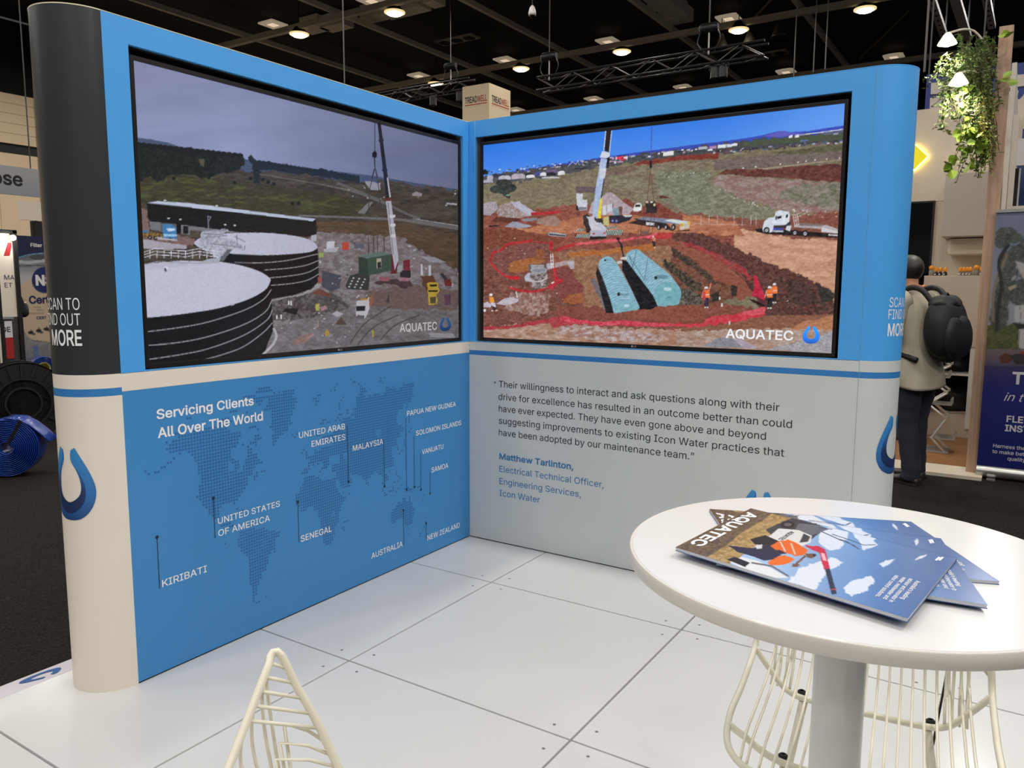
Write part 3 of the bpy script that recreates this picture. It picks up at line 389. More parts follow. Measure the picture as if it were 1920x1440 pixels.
    a.view(1060, 420, 6); a.oval(988, 142, 11, 10, (232, 230, 232)); a.poly([(985, 150), (1015, 155), (1018, 200), (992, 205)], (220, 130, 96)); a.poly([(970, 190), (1010, 195), (1012, 255), (990, 250)], (34, 30, 34)); a.oval(1006, 264, 9, 7, (225, 215, 206)); a.poly([(1545, 755), (1575, 760), (1575, 860), (1545, 840)], (200, 60, 70), n=20)
    a.poly([(845, 100), (855, 78), (940, 75), (940, 112), (860, 118)], (110, 80, 76), n=26, ns=3)
    a.view(890, 380, 5.333)
    a.oval(165, 920, 18, 15, (234, 234, 238)); a.poly([(148, 940), (190, 945), (198, 990), (180, 1005), (150, 990)], (236, 150, 50), n=8); a.poly([(160, 1000), (205, 1000), (215, 1040), (195, 1050), (170, 1020)], (206, 206, 216)); a.poly([(165, 1030), (200, 1040), (230, 1075), (170, 1080), (185, 1050)], (40, 30, 30)); a.oval(178, 1078, 12, 7, (220, 190, 170)); a.oval(220, 1076, 14, 7, (220, 190, 170))
    # concrete chamber, pipes, crates
    a.poly([(535, 615), (720, 612), (720, 660), (540, 690)], (90, 84, 88), n=12); a.poly([(560, 620), (700, 620), (690, 650), (570, 660)], (150, 146, 150), n=8)
    a.poly([(500, 735), (540, 700), (570, 700), (570, 790), (505, 785)], (176, 178, 196), n=8); a.poly([(560, 680), (726, 680), (728, 840), (690, 860), (610, 865), (566, 840)], (82, 70, 66), n=44, ns=3, col2=(170, 164, 164)); a.oval(642, 675, 84, 30, (160, 162, 172), n=8); a.oval(642, 678, 66, 20, (130, 134, 148), n=8); a.line(sp([(560, 770), (600, 785), (660, 785), (730, 750)]), 10, (196, 190, 190))
    a.poly([(800, 600), (995, 572), (1000, 655), (960, 668), (930, 620), (805, 650)], (170, 150, 152), n=14); a.poly([(925, 590), (998, 585), (998, 660), (960, 668)], (176, 168, 182), n=10); a.poly([(720, 610), (790, 600), (795, 650), (725, 670)], (178, 174, 186), n=10)
    for q in ([(760, 515), (770, 660)], [(782, 512), (790, 655)]): a.line(q, 8, (222, 222, 226))
    for y in (540, 580, 620): a.line([(762, y), (786, y-3)], 6, (222, 222, 226))
    a.poly([(735, 310), (760, 295), (915, 315), (912, 345), (740, 330)], (168, 172, 186)); a.line([(750, 316), (905, 332)], 14, (50, 50, 62)); a.poly([(765, 800), (795, 785), (800, 797), (775, 810)], (230, 228, 230)); a.line([(415, 885), (428, 945)], 9, (226, 224, 226)); a.line([(145, 238), (250, 228)], 14, (34, 26, 28)); a.line([(235, 120), (240, 660)], 3, (110, 96, 90))
    a.view(890, 240, 8)
    for x, y, rx, ry in ((440, 830, 120, 60), (320, 920, 90, 60), (540, 900, 95, 60), (440, 930, 120, 60), (470, 985, 50, 50)): a.oval(x, y, rx, ry, (36, 42, 40), n=12, ns=2, col2=(52, 60, 54))
    a.oval(505, 1015, 36, 18, (110, 170, 130)); a.poly([(470, 1020), (540, 1020), (530, 1060), (475, 1050)], (50, 40, 40))
    for i in range(9): a.line([(150+i*50, 1000-i*3), (150+i*50, 1080-i*3)], 3, (110, 110, 112))
    # white truck right
    a.view(1300, 220, 6.26)
    for i, x in enumerate((90, 185, 280, 475, 570, 675, 735)): a.line([(x, 1150), (x-2, 1275)], 6, (190, 176, 174))
    a.line([(0, 1150), (740, 1185)], 3, (150, 140, 138)); a.line([(0, 1250), (620, 1262)], 4, (190, 180, 176))
    a.poly([(720, 1310), (820, 1300), (1700, 1370), (1700, 1415), (1380, 1400), (860, 1370), (740, 1345)], (26, 20, 22))
    a.poly([(808, 1310), (830, 1220), (880, 1180), (950, 1170), (960, 1110), (1010, 1090), (1120, 1110), (1130, 1150), (1120, 1250), (1060, 1280), (940, 1290), (920, 1350), (820, 1345)], (212, 222, 234), n=8, ns=6); a.poly([(980, 1165), (1035, 1155), (1028, 1185), (985, 1195)], (30, 32, 36)); a.poly([(1085, 1145), (1110, 1135), (1108, 1175), (1082, 1182)], (30, 32, 36)); a.poly([(965, 1150), (980, 1160), (975, 1205), (960, 1200)], (40, 44, 52)); a.poly([(940, 1270), (1080, 1262), (1130, 1220), (1140, 1260), (1080, 1300), (940, 1310)], (38, 38, 44)); a.poly([(935, 1298), (1050, 1300), (1050, 1325), (930, 1322)], (60, 70, 170)); a.poly([(930, 1325), (1055, 1330), (1055, 1348), (930, 1345)], (190, 196, 206)); a.poly([(1090, 1275), (1150, 1270), (1130, 1340), (1080, 1320)], (206, 212, 222))
    for x, y, r in ((858, 1325, 36), (1188, 1355, 36), (1308, 1365, 38)): a.oval(x, y, r, r*1.05, (24, 22, 24)); a.oval(x, y, r*.5, r*.55, (206, 208, 216)); a.oval(x, y, r*.26, r*.28, (90, 90, 96))
    a.poly([(1180, 1260), (1560, 1265), (1690, 1310), (1690, 1335), (1500, 1310), (1180, 1290)], (176, 170, 176), n=6); a.poly([(1250, 1240), (1550, 1262), (1500, 1282), (1220, 1270)], (120, 108, 108)); a.poly([(1500, 1290), (1695, 1340), (1695, 1365), (1500, 1345)], (206, 210, 216)); a.oval(1528, 1378, 20, 20, (40, 38, 40)); a.poly([(1580, 1370), (1695, 1378), (1695, 1395), (1580, 1388)], (196, 198, 206))
    for x in (1170, 1195, 1220): a.line([(x-5, 1140), (x+18, 1270)], 8, (206, 200, 200))
    for y in (1140, 1175, 1210): a.line([(1168, y+8), (1232, y-12)], 6, (206, 200, 200))
    gr = (fbm(px/1.6, py/1.3, 71, 2)-.5)+(fbm(px/5, py/3, 77, 2)-.5)
    lm = ((py > np.interp(px, [905, 1585], [326, 264]))*.1)[..., None]; a.img = a.img*(1-lm)+np.array((156, 136, 124.))*lm
    a.img += (gr*32*(py > np.interp(px, [905, 1585], [322, 262])))[..., None]
    return a.done()
# ---------------------------------------------------------------- materials
def lin(c):
    return tuple((x/12.92 if x <= .04045 else ((x+.055)/1.055)**2.4) for x in c)
def rgb(r, g, b): return lin((r/255, g/255, b/255))
MATS = {}
def M(name, col, rough=.5, metal=0., spec=.5, noise=0., nscale=40., bump=0., bscale=200., emit=None, estr=0., coat=0., trans=0., alpha=1., stretch=None):
    if name in MATS: return MATS[name]
    m = bpy.data.materials.new(name); m.use_nodes = True; MATS[name] = m
    nt = m.node_tree; b = nt.nodes['Principled BSDF']
    b.inputs['Base Color'].default_value = (*col, 1); b.inputs['Roughness'].default_value = rough; b.inputs['Metallic'].default_value = metal
    b.inputs['Specular IOR Level'].default_value = spec; b.inputs['Coat Weight'].default_value = coat; b.inputs['Transmission Weight'].default_value = trans; b.inputs['Alpha'].default_value = alpha
    if emit: b.inputs['Emission Color'].default_value = (*emit, 1); b.inputs['Emission Strength'].default_value = estr
    tc = None
    def coords():
        nonlocal tc
        if tc is None:
            t = nt.nodes.new('ShaderNodeTexCoord'); tc = t.outputs['Object']
            if stretch:
                mp = nt.nodes.new('ShaderNodeMapping'); mp.inputs['Scale'].default_value = stretch; nt.links.new(tc, mp.inputs['Vector']); tc = mp.outputs[0]
        return tc
    if noise:
        n = nt.nodes.new('ShaderNodeTexNoise'); n.inputs['Scale'].default_value = nscale; n.inputs['Detail'].default_value = 5; nt.links.new(coords(), n.inputs['Vector'])
        r = nt.nodes.new('ShaderNodeValToRGB'); r.color_ramp.elements[0].position = .3; r.color_ramp.elements[1].position = .7
        r.color_ramp.elements[0].color = (*[max(0, c*(1-noise)) for c in col], 1); r.color_ramp.elements[1].color = (*[min(1, c*(1+noise)) for c in col], 1)
        nt.links.new(n.outputs['Fac'], r.inputs['Fac']); nt.links.new(r.outputs['Color'], b.inputs['Base Color'])
    if bump:
        n2 = nt.nodes.new('ShaderNodeTexNoise'); n2.inputs['Scale'].default_value = bscale; n2.inputs['Detail'].default_value = 3; nt.links.new(coords(), n2.inputs['Vector'])
        bp = nt.nodes.new('ShaderNodeBump'); bp.inputs['Strength'].default_value = bump; bp.inputs['Distance'].default_value = .002; nt.links.new(n2.outputs['Fac'], bp.inputs['Height']); nt.links.new(bp.outputs['Normal'], b.inputs['Normal'])
    return m
def M_picture(name, emissive, strength=1.0, rough=.3, coat=0.):
    """shows the colours stored on the mesh: a lit screen, or printed paper"""
    if name in MATS: return MATS[name]
    m = bpy.data.materials.new(name); m.use_nodes = True; MATS[name] = m; nt = m.node_tree; b = nt.nodes['Principled BSDF']
    at = nt.nodes.new('ShaderNodeVertexColor'); at.layer_name = 'picture'
    b.inputs['Roughness'].default_value = rough; b.inputs['Coat Weight'].default_value = coat
    if emissive:
        b.inputs['Base Color'].default_value = (.006, .006, .008, 1); nt.links.new(at.outputs['Color'], b.inputs['Emission Color']); b.inputs['Emission Strength'].default_value = strength; b.inputs['Specular IOR Level'].default_value = .25
    else: nt.links.new(at.outputs['Color'], b.inputs['Base Color'])
    return m
def M_ramp(name, axis, stops, rough=.5, emit=0., coord='Generated'):
    if name in MATS: return MATS[name]
    m = bpy.data.materials.new(name); m.use_nodes = True; MATS[name] = m; nt = m.node_tree; b = nt.nodes['Principled BSDF']; b.inputs['Roughness'].default_value = rough
    t = nt.nodes.new('ShaderNodeTexCoord'); s = nt.nodes.new('ShaderNodeSeparateXYZ'); r = nt.nodes.new('ShaderNodeValToRGB'); nt.links.new(t.outputs[coord], s.inputs[0]); nt.links.new(s.outputs[axis], r.inputs['Fac'])
    while len(r.color_ramp.elements) < len(stops): r.color_ramp.elements.new(.5)
    for e, (p, c) in zip(r.color_ramp.elements, stops): e.position = p; e.color = (*c, 1)
    nt.links.new(r.outputs['Color'], b.inputs['Base Color'])
    if emit: nt.links.new(r.outputs['Color'], b.inputs['Emission Color']); b.inputs['Emission Strength'].default_value = emit; b.inputs['Base Color'].default_value = (.01, .01, .01, 1)
    return m
# ---------------------------------------------------------------- mesh building
class MB:
    def __init__(s): s.v = []; s.f = []; s.mi = []
    def add(s, vs, fs, mi=0):
        o = len(s.v); s.v += [tuple(map(float, q)) for q in vs]; s.f += [tuple(i+o for i in f) for f in fs]; s.mi += [mi]*len(fs); return s
    def box(s, lo, hi, mi=0):
        (a, b, c), (d, e, f) = lo, hi
        return s.add([(a, b, c), (d, b, c), (d, e, c), (a, e, c), (a, b, f), (d, b, f), (d, e, f), (a, e, f)], [(3, 2, 1, 0), (4, 5, 6, 7), (0, 1, 5, 4), (1, 2, 6, 5), (2, 3, 7, 6), (3, 0, 4, 7)], mi)
    def obox(s, c, X, Y, Z, mi=0):
        """box about centre c with half-extent vectors X, Y, Z"""
        c, X, Y, Z = (np.array(q, float) for q in (c, X, Y, Z))
        vs = [c+i*X+j*Y+k*Z for k in (-1, 1) for i, j in ((-1, -1), (1, -1), (1, 1), (-1, 1))]
        return s.add(vs, [(3, 2, 1, 0), (4, 5, 6, 7), (0, 1, 5, 4), (1, 2, 6, 5), (2, 3, 7, 6), (3, 0, 4, 7)], mi)
    def tube(s, path, r, n=8, closed=False, caps=True, mi=0):
        P = [Vector(q) for q in path]; m = len(P); rr = r if hasattr(r, '__len__') else [r]*m
        vs = []; T0 = (P[1]-P[0]).normalized(); up = Vector((0, 0, 1)) if abs(T0.z) < .9 else Vector((1, 0, 0)); N = (up-T0*up.dot(T0)).normalized()
        for i in range(m):
            if closed: T = (P[(i+1) % m]-P[i-1]).normalized()
            else: T = (P[min(i+1, m-1)]-P[max(i-1, 0)]).normalized()
            N = (N-T*N.dot(T)).normalized(); B = T.cross(N)
            for k in range(n):
                a = 2*math.pi*k/n; vs.append(P[i]+(N*math.cos(a)+B*math.sin(a))*rr[i])
        fs = []
        for i in range(m if closed else m-1):
            j = (i+1) % m
            for k in range(n): fs.append((i*n+k, i*n+(k+1) % n, j*n+(k+1) % n, j*n+k))
        if caps and not closed: fs.append(tuple(range(n))[::-1]); fs.append(tuple(range((m-1)*n, m*n)))
        return s.add(vs, fs, mi)
    def lathe(s, prof, c=(0, 0, 0), n=32, axis='z', mi=0, a0=0., a1=2*math.pi):
        full = abs(a1-a0-2*math.pi) < 1e-6; k = n if full else n+1; vs = []
        for r, z in prof:
            for i in range(k):
                a = a0+(a1-a0)*i/n; p = (r*math.cos(a), r*math.sin(a), z)
                if axis == 'x': p = (p[2], p[0], p[1])
                if axis == 'y': p = (p[0], p[2], p[1])
                vs.append((c[0]+p[0], c[1]+p[1], c[2]+p[2]))
        fs = []
        for j in range(len(prof)-1):
            for i in range(n):
                q = (i+1) % k; fs.append((j*k+i, j*k+q, (j+1)*k+q, (j+1)*k+i))
        if full:
            if prof[0][0] > 1e-6: fs.append(tuple(range(k))[::-1])
            if prof[-1][0] > 1e-6: fs.append(tuple(range((len(prof)-1)*k, len(prof)*k)))
        return s.add(vs, fs, mi)
    def prism(s, pts, o, X, Y, d, mi=0):
        """outline pts (2-D) in the plane o + x X + y Y, given thickness along vector d"""
        o, X, Y, d = (np.array(q, float) for q in (o, X, Y, d)); n = len(pts)
        top = [o+x*X+y*Y+d for x, y in pts]; bot = [o+x*X+y*Y for x, y in pts]
        return s.add(top+bot, [tuple(range(n)), tuple(range(2*n-1, n-1, -1))]+[((i+1) % n, i, n+i, n+(i+1) % n) for i in range(n)], mi)
    def ball(s, c, r, n=12, mi=0, sq=(1, 1, 1)):
        prof = [(r*math.sin(math.pi*i/(n-2)), -r*math.cos(math.pi*i/(n-2))) for i in range(n-1)]; prof[0] = (1e-5, -r); prof[-1] = (1e-5, r)
        b = MB().lathe(prof, n=n); return s.add([(c[0]+x*sq[0], c[1]+y*sq[1], c[2]+z*sq[2]) for x, y, z in b.v], b.f, mi)
    def build(s, name, mats, parent=None, smooth=False, bevel=0., origin=None, auto=None):
        me = bpy.data.meshes.new(name)
        v = s.v
        if origin is not None: v = [(x-origin[0], y-origin[1], z-origin[2]) for x, y, z in v]
        me.from_pydata(v, [], s.f); mats = mats if isinstance(mats, (list, tuple)) else [mats]
        for m in mats: me.materials.append(m)
        if len(mats) > 1: me.polygons.foreach_set('material_index', s.mi)
        bm = bmesh.new(); bm.from_mesh(me); bmesh.ops.recalc_face_normals(bm, faces=bm.faces)
        if bevel: bmesh.ops.bevel(bm, geom=list(bm.edges), offset=bevel, segments=2, affect='EDGES', profile=.6, clamp_overlap=True)
        bm.to_mesh(me); bm.free()
        if smooth: me.polygons.foreach_set('use_smooth', [True]*len(me.polygons))
        if auto is not None:
            me.polygons.foreach_set('use_smooth', [True]*len(me.polygons)); me.set_sharp_from_angle(angle=R(auto))
        o = bpy.data.objects.new(name, me); COL.objects.link(o)
        if origin is not None: o.location = origin
        if parent is not None: attach(o, parent)
        return o
def world_of(o):
    m = Matrix.LocRotScale(o.location, o.rotation_euler, o.scale)
    return world_of(o.parent) @ o.matrix_parent_inverse @ m if o.parent else m
def attach(o, parent): o.parent = parent; o.matrix_parent_inverse = world_of(parent).inverted()
def tag(o, label, cat, group=None):
    o['label'] = label; o['category'] = cat
    if group: o['group'] = group
    return o
def thing(name, loc, label, cat, group=None, rz=0.):
    o = bpy.data.objects.new(name, None); COL.objects.link(o); o.location = loc; o.rotation_euler = (0, 0, rz); o.empty_display_size = .1
    return tag(o, label, cat, group)
def struct(o): o['kind'] = 'structure'; return o
def copy_tree(o, loc=None, label=None, group=None, parent=None, rz=None):
    c = o.copy(); COL.objects.link(c)
    if parent is not None: c.parent = parent; c.matrix_parent_inverse = o.matrix_parent_inverse.copy()
    if loc is not None: c.location = loc
    if rz is not None: c.rotation_euler = (0, 0, rz)
    if label: c['label'] = label
    if group: c['group'] = group
    for ch in list(o.children): copy_tree(ch, parent=c)
    return c
# ---------------------------------------------------------------- lettering
try: FONT = bpy.data.fonts.load(os.path.join(bpy.utils.system_resource('DATAFILES'), 'fonts', 'Inter.woff2'))
except Exception: FONT = None
_cap = {}
def glyphs(body, bold=0.0, res=3, slant=0., spacing=1.0):
    """flat letters as triangles; every outer stroke is filled on its own, so strokes that overlap stay solid"""
    c = bpy.data.curves.new('lettering', 'FONT')
    if FONT: c.font = FONT
    c.body = body; c.shear = slant; c.space_character = spacing; c.resolution_u = res
    o = bpy.data.objects.new('lettering', c); COL.objects.link(o)
    ev = o.evaluated_get(bpy.context.evaluated_depsgraph_get()); cu = ev.to_curve(bpy.context.evaluated_depsgraph_get())
    loops = []
    for sp_ in cu.splines:
        P = []
        bp = sp_.bezier_points; n = len(bp)
        for k in range(n):
            a, b = bp[k], bp[(k+1) % n]; p0, p1, p2, p3 = (np.array(q[:2]) for q in (a.co, a.handle_right, b.handle_left, b.co))
            chord = np.linalg.norm(p3-p0); straight = np.linalg.norm(p1-p0)+np.linalg.norm(p2-p1)+np.linalg.norm(p3-p2) < chord*1.002+1e-6
            for t in ((0,) if straight else [q/res for q in range(res)]): P.append((1-t)**3*p0+3*(1-t)**2*t*p1+3*(1-t)*t*t*p2+t**3*p3)
        Q = [p for k, p in enumerate(P) if np.linalg.norm(p-P[k-1]) > 1e-5]
        if len(Q) > 2: loops.append(np.array(Q))
    ev.to_curve_clear(); bpy.data.objects.remove(o); bpy.data.curves.remove(c)
    def area(P): x, y = P[:, 0], P[:, 1]; return .5*float(np.sum(x*np.roll(y, -1)-np.roll(x, -1)*y))
    A = [area(P) for P in loops]
    sg = 1 if A[int(np.argmax(np.abs(A)))] > 0 else -1
    if bold:
        for k, P in enumerate(loops):
            d = np.roll(P, -1, 0)-P; d /= np.linalg.norm(d, axis=1)[:, None]; nr = np.c_[d[:, 1], -d[:, 0]]*sg; m = nr+np.roll(nr, 1, 0)
            m /= np.maximum((m*nr).sum(1), .35)[:, None]; loops[k] = P+m*bold
    from mathutils.geometry import delaunay_2d_cdt
    V = [Vector(q) for P in loops for q in P.tolist()]; E = []; k = 0
    for P in loops: n = len(P); E += [(k+i_, k+(i_+1) % n) for i_ in range(n)]; k += n
    tv, _, tf, _, _, _ = delaunay_2d_cdt(V, E, [], 0, 1e-6)
    tv = np.array([(q.x, q.y) for q in tv]); C3 = np.array([tv[list(t)].mean(0) for t in tf]); wn = np.zeros(len(C3))
    for P in loops:                                                 # winding number of every triangle
        x0, y0 = P[:, 0], P[:, 1]; x1, y1 = np.roll(x0, -1), np.roll(y0, -1); px, py = C3[:, :1], C3[:, 1:]
        up = (y0 <= py) & (y1 > py); dn = (y0 > py) & (y1 <= py); side = (x1-x0)*(py-y0)-(px-x0)*(y1-y0)
        wn += (up & (side > 0)).sum(1)-(dn & (side < 0)).sum(1)
    vs = [(float(x), float(y), 0.) for x, y in tv]; fs = [tuple(t) for t, w in zip(tf, wn) if w*sg > 0]
    return vs, fs
def cap_height(bold):
    if bold not in _cap: ys = [v[1] for v in glyphs('H', bold)[0]]; _cap[bold] = (min(ys), max(ys))
    return _cap[bold]
def text_on(mb, body, P0, X, Y, N, width=None, cap=.05, bold=0., lift=.0012, mi=0, slant=0., align='l', spacing=1.0, res=3, kx_=1.0):
    """letters of the given cap height starting at P0 (baseline), along X, upright along Y, lifted along N off the surface"""
    vs, fs = glyphs(body, bold, res, slant, spacing); y0, y1 = cap_height(bold); ky = cap/(y1-y0)
    xs = [vs[i_][0] for f_ in fs for i_ in f_]; a, b = min(xs), max(xs); kx = width/(b-a) if width else ky*kx_
    sh = {'l': 0, 'c': -(b-a)*kx/2, 'r': -(b-a)*kx}[align]
    P0, X, Y, N = (np.array(q, float) for q in (P0, X, Y, N))
    mb.add([P0+X*((v[0]-a)*kx+sh)+Y*((v[1]-y0)*ky)+N*(lift+v[2]*.00025) for v in vs], fs, mi); return (b-a)*kx
# outline of the drop-shaped emblem, 1 unit high, centre of its base at the origin
_e = [(1405, 1085), (1370, 1140), (1348, 1190), (1346, 1230), (1366, 1265), (1402, 1283), (1440, 1287), (1480, 1282), (1512, 1262), (1532, 1228), (1534, 1190), (1512, 1140), (1474, 1085)]
_i = [(1458, 1092), (1456, 1120), (1478, 1152), (1489, 1188), (1480, 1218), (1440, 1237), (1400, 1220), (1391, 1188), (1402, 1152), (1424, 1120), (1422, 1092)]
def _norm(p): return [((x-1440)/202, (1287-y)/202) for x, y in p]
EMB_OUT, EMB_IN = sp(_norm(_e), 4), sp(_norm(_i), 4)
def emblem_strip():
    """the drop as matched pairs of outer and inner points, from the left tip round the base to the right tip"""
    def resample(P, n):
        P = np.array(P); d = np.r_[0, np.cumsum(np.linalg.norm(np.diff(P, axis=0), axis=1))]; t = np.linspace(0, d[-1], n)
        return np.c_[np.interp(t, d, P[:, 0]), np.interp(t, d, P[:, 1])]
    return resample(EMB_OUT, 41), resample(EMB_IN[::-1], 41)
def emblem(mb, place, k=3, m0=0, m1=1):
    """place(x, y) gives the point on the surface; the inner curl is the second material"""
    o, i = emblem_strip(); n = len(o); rows = [o*(1-t)+i*t for t in np.linspace(0, 1, k+1)]
    split = [0.0+min(1, max(0, (.52-abs(j/(n-1)-.42))*2.4)) for j in range(n)]      # how far the dark curl covers the band
    vs = []; fs = []; mi = []
    for j in range(n):
        s = 1-.62*split[j]
        for t in (0, s*.5, s, s+(1-s)*.5, 1): p = o[j]*(1-t)+i[j]*t; vs.append(place(*p))
    for j in range(n-1):
        for q in range(4): mb.add([vs[j*5+q], vs[j*5+q+1], vs[(j+1)*5+q+1], vs[(j+1)*5+q]], [(0, 1, 2, 3)], m0 if q < 2 else m1)
    return mb
def picture_mesh(name, img, p00, p10, p01, mat, parent):
    """a flat rectangle carrying the picture img (rows from p00 towards p01)"""
    h, w = img.shape[:2]; p00, p10, p01 = (np.array(q, float) for q in (p00, p10, p01))
    A, B = np.meshgrid(np.linspace(0, 1, w), np.linspace(0, 1, h)); V = p00+A[..., None]*(p10-p00)+B[..., None]*(p01-p00)
    i = np.arange(h*w).reshape(h, w); F = np.stack([i[:-1, :-1], i[:-1, 1:], i[1:, 1:], i[1:, :-1]], -1).reshape(-1, 4)
    me = bpy.data.meshes.new(name); me.vertices.add(h*w); me.vertices.foreach_set('co', V.reshape(-1)); me.loops.add(F.size); me.loops.foreach_set('vertex_index', F.reshape(-1)); me.polygons.add(len(F)); me.polygons.foreach_set('loop_start', np.arange(0, F.size, 4)); me.polygons.foreach_set('loop_total', np.full(len(F), 4)); me.update(calc_edges=True)
    c = img.astype(float); l = np.where(c <= .04045, c/12.92, ((c+.055)/1.055)**2.4); l = np.concatenate([l, np.ones((h, w, 1))], -1)
    me.color_attributes.new('picture', 'FLOAT_COLOR', 'POINT').data.foreach_set('color', l.reshape(-1).astype(np.float32))
    me.materials.append(mat); o = bpy.data.objects.new(name, me); COL.objects.link(o)
    if parent is not None: attach(o, parent)
    return o
# ---------------------------------------------------------------- surfaces of the booth
SKY = M('printed_sky_blue', rgb(78, 170, 244), .42, noise=.015, nscale=3)
MAPBLUE = M('printed_map_blue', rgb(64, 142, 206), .45, noise=.015, nscale=3)
STRIPE = M('printed_stripe_blue', rgb(52, 128, 196), .45)
WARMLIT = M('printed_white_warm_lit', rgb(240, 231, 217), .42, noise=.012, nscale=4)  # white print with the hall's warm light put into its colour
COOLWHITE = M('printed_white', rgb(210, 214, 211), .42, noise=.012, nscale=4)  # same white print without that warm tint
CHARCOAL = M('printed_charcoal', rgb(50, 54, 58), .33, noise=.03, nscale=4)
BLACKIN = M('recess_black', rgb(8, 8, 8), .7)
BODY = M('panel_back_grey', rgb(150, 150, 150), .6)
TRIM = M('cream_edge', rgb(240, 228, 196), .5)
LETW = M('white_vinyl', rgb(250, 250, 250), .45)
LETB = M('near_black_vinyl', rgb(36, 38, 46), .5)
LETBLUE = M('blue_vinyl', rgb(58, 122, 178), .5)
DOT = M('map_dot_blue', rgb(44, 108, 172), .45)
NAVY = M('pin_navy', rgb(10, 22, 46), .5)
EMB0 = M_ramp('emblem_blue', 2, [(0, rgb(28, 70, 124)), (.35, rgb(48, 112, 184)), (1, rgb(60, 146, 208))])
EMB1 = M_ramp('emblem_dark_blue', 2, [(0, rgb(24, 40, 84)), (.4, rgb(26, 52, 100)), (.75, rgb(48, 112, 184))])
EMB0.node_tree.nodes['Principled BSDF'].inputs['Roughness'].default_value = .45
r_cap = WALL_T/2
# floor of the hall and the raised tiled platform
CARPET = M('dark_carpet', rgb(38, 34, 31), .95, spec=.1, noise=.55, nscale=90, bump=.6, bscale=350)
o = MB().box((-30, -14, -.12), (18, 34, -.06)).build('floor', CARPET); struct(o)
TILE = M('white_floor_tile', rgb(220, 220, 219), .2, spec=.5, noise=.02, nscale=2.2)
GAP = M('tile_gap_brown', rgb(58, 38, 30), .95)
mb = MB(); X0, X1, Y0, Y1 = -.315, 3.52, -4.53, .305; g = .0042
xs = [X0]+[-.4779+k for k in range(1, 6)]; xs = [x for x in xs if x < X1]+[X1]; ys = [Y0]+[-.5336-k for k in range(5, -1, -1)]+[Y1]
for a, b in zip(xs[:-1], xs[1:]):
    for c, d in zip(ys[:-1], ys[1:]):
        if b-a > .05 and d-c > .05: mb.box((a+(g if a > X0 else 0), c+g, -.03), (b-g, d-g, 0))
plat = mb.build('floor_platform', TILE, bevel=.0015); struct(plat)
o = MB().box((X0+.004, Y0+.004, -.058), (X1-.004, Y1-.004, -.0305)).build('platform_base', GAP, plat)
mb = MB()
for x in xs[1:-1]:
    for y in ys[1:-1]:
        for sx, sy in ((.05, .09), (-.09, .05), (-.05, -.09), (.09, -.05)): mb.lathe([(.006, 0), (.006, .0006)], (x+sx, y+sy, 0), n=8)
o = mb.build('screw_cap', M('screw_grey', rgb(120, 118, 116), .5), plat)
RAMP = M('ramp_white', rgb(224, 220, 228), .4)
ramp = MB().add([(X0, Y0, 0), (X0, Y1, 0), (-.53, Y1, -.058), (-.53, Y0, -.058), (X0, Y0, -.058), (X0, Y1, -.058)], [(0, 1, 2, 3), (0, 3, 4), (1, 5, 2), (0, 4, 5, 1), (3, 2, 5, 4)]).build('trim_1', RAMP); struct(ramp)
mb = MB()
for y in (-2.235, -3.6): emblem(mb, lambda x, y_, y=y: (-.425+y_*.12-.06, y-x*.16, -.029+(y_-.5)*.12*.27+.0012), m0=0, m1=0)
o = mb.build('emblem', M('emblem_flat_blue', rgb(46, 96, 160), .5), ramp)

# ---- the left display wall with the map
WL = thing('display_stand', (-r_cap, -1.05, 0), 'blue display stand on the left with the dotted world map and charcoal rounded end', 'display stand')
x0, x1, y0, y1 = -.018, 0.0, -LEFT_LEN, 0.0
f = MB(); f.box((x0, y0, SEAM_Z), (x1, OPEN_L[0], WALL_H)); f.box((x0, OPEN_L[1], SEAM_Z), (x1, y1, WALL_H)); f.box((x0, OPEN_L[0], OPEN_Z1), (x1, OPEN_L[1], WALL_H)); f.box((x0, OPEN_L[0], SEAM_Z), (x1, OPEN_L[1], OPEN_Z0))
f.build('screen_surround', SKY, WL)
b = MB(); b.box((-WALL_T, y0, .004), (-.09, WALL_T, WALL_H-.002)); b.box((-.09, y0, .004), (-.0185, -.002, SEAM_Z-.002)); b.box((-.09, y0, OPEN_Z1+.01), (-.0185, -.002, WALL_H-.002)); b.box((-.09, y0, SEAM_Z-.002), (-.0185, OPEN_L[0]-.004, WALL_H-.01)); b.box((-.09, OPEN_L[1]+.004, SEAM_Z-.002), (-.0185, -.002, WALL_H-.01))
b.build('wall_core', [BODY], WL)
MB().box((-.0895, OPEN_L[0]-.003, SEAM_Z-.001), (-.085, OPEN_L[1]+.003, OPEN_Z1+.009)).build('recess_lining', BLACKIN, WL)
MB().box((-.018, y0, 1.100), (0, 0, SEAM_Z-.0015)).build('white_band', WARMLIT, WL)
MB().box((-.018, y0, .006), (0, 0, 1.0995)).build('map_panel', MAPBLUE, WL)
MB().box((-.02, y0, 0), (-.003, 0, .006)).build('base_strip', BLACKIN, WL)
def cap_part(name, mat, cx, cy, a0, a1, z0, z1, parent, n=40):
    return MB().lathe([(r_cap, z0), (r_cap, z1)], (cx, cy, 0), n=n, a0=a0, a1=a1).build(name, mat, parent, smooth=True)
CXL, CYL = -r_cap, -LEFT_LEN
cap_part('end_cap', CHARCOAL, CXL, CYL, -math.pi, 0, SEAM_Z, WALL_H, WL)
cap_part('end_cap', WARMLIT, CXL, CYL, -math.pi, 0, 1.1157, SEAM_Z, WL); cap_part('end_cap_stripe', STRIPE, CXL, CYL, -math.pi, 0, 1.088, 1.1157, WL); cap_part('end_cap', WARMLIT, CXL, CYL, -math.pi, 0, 0, 1.088, WL)
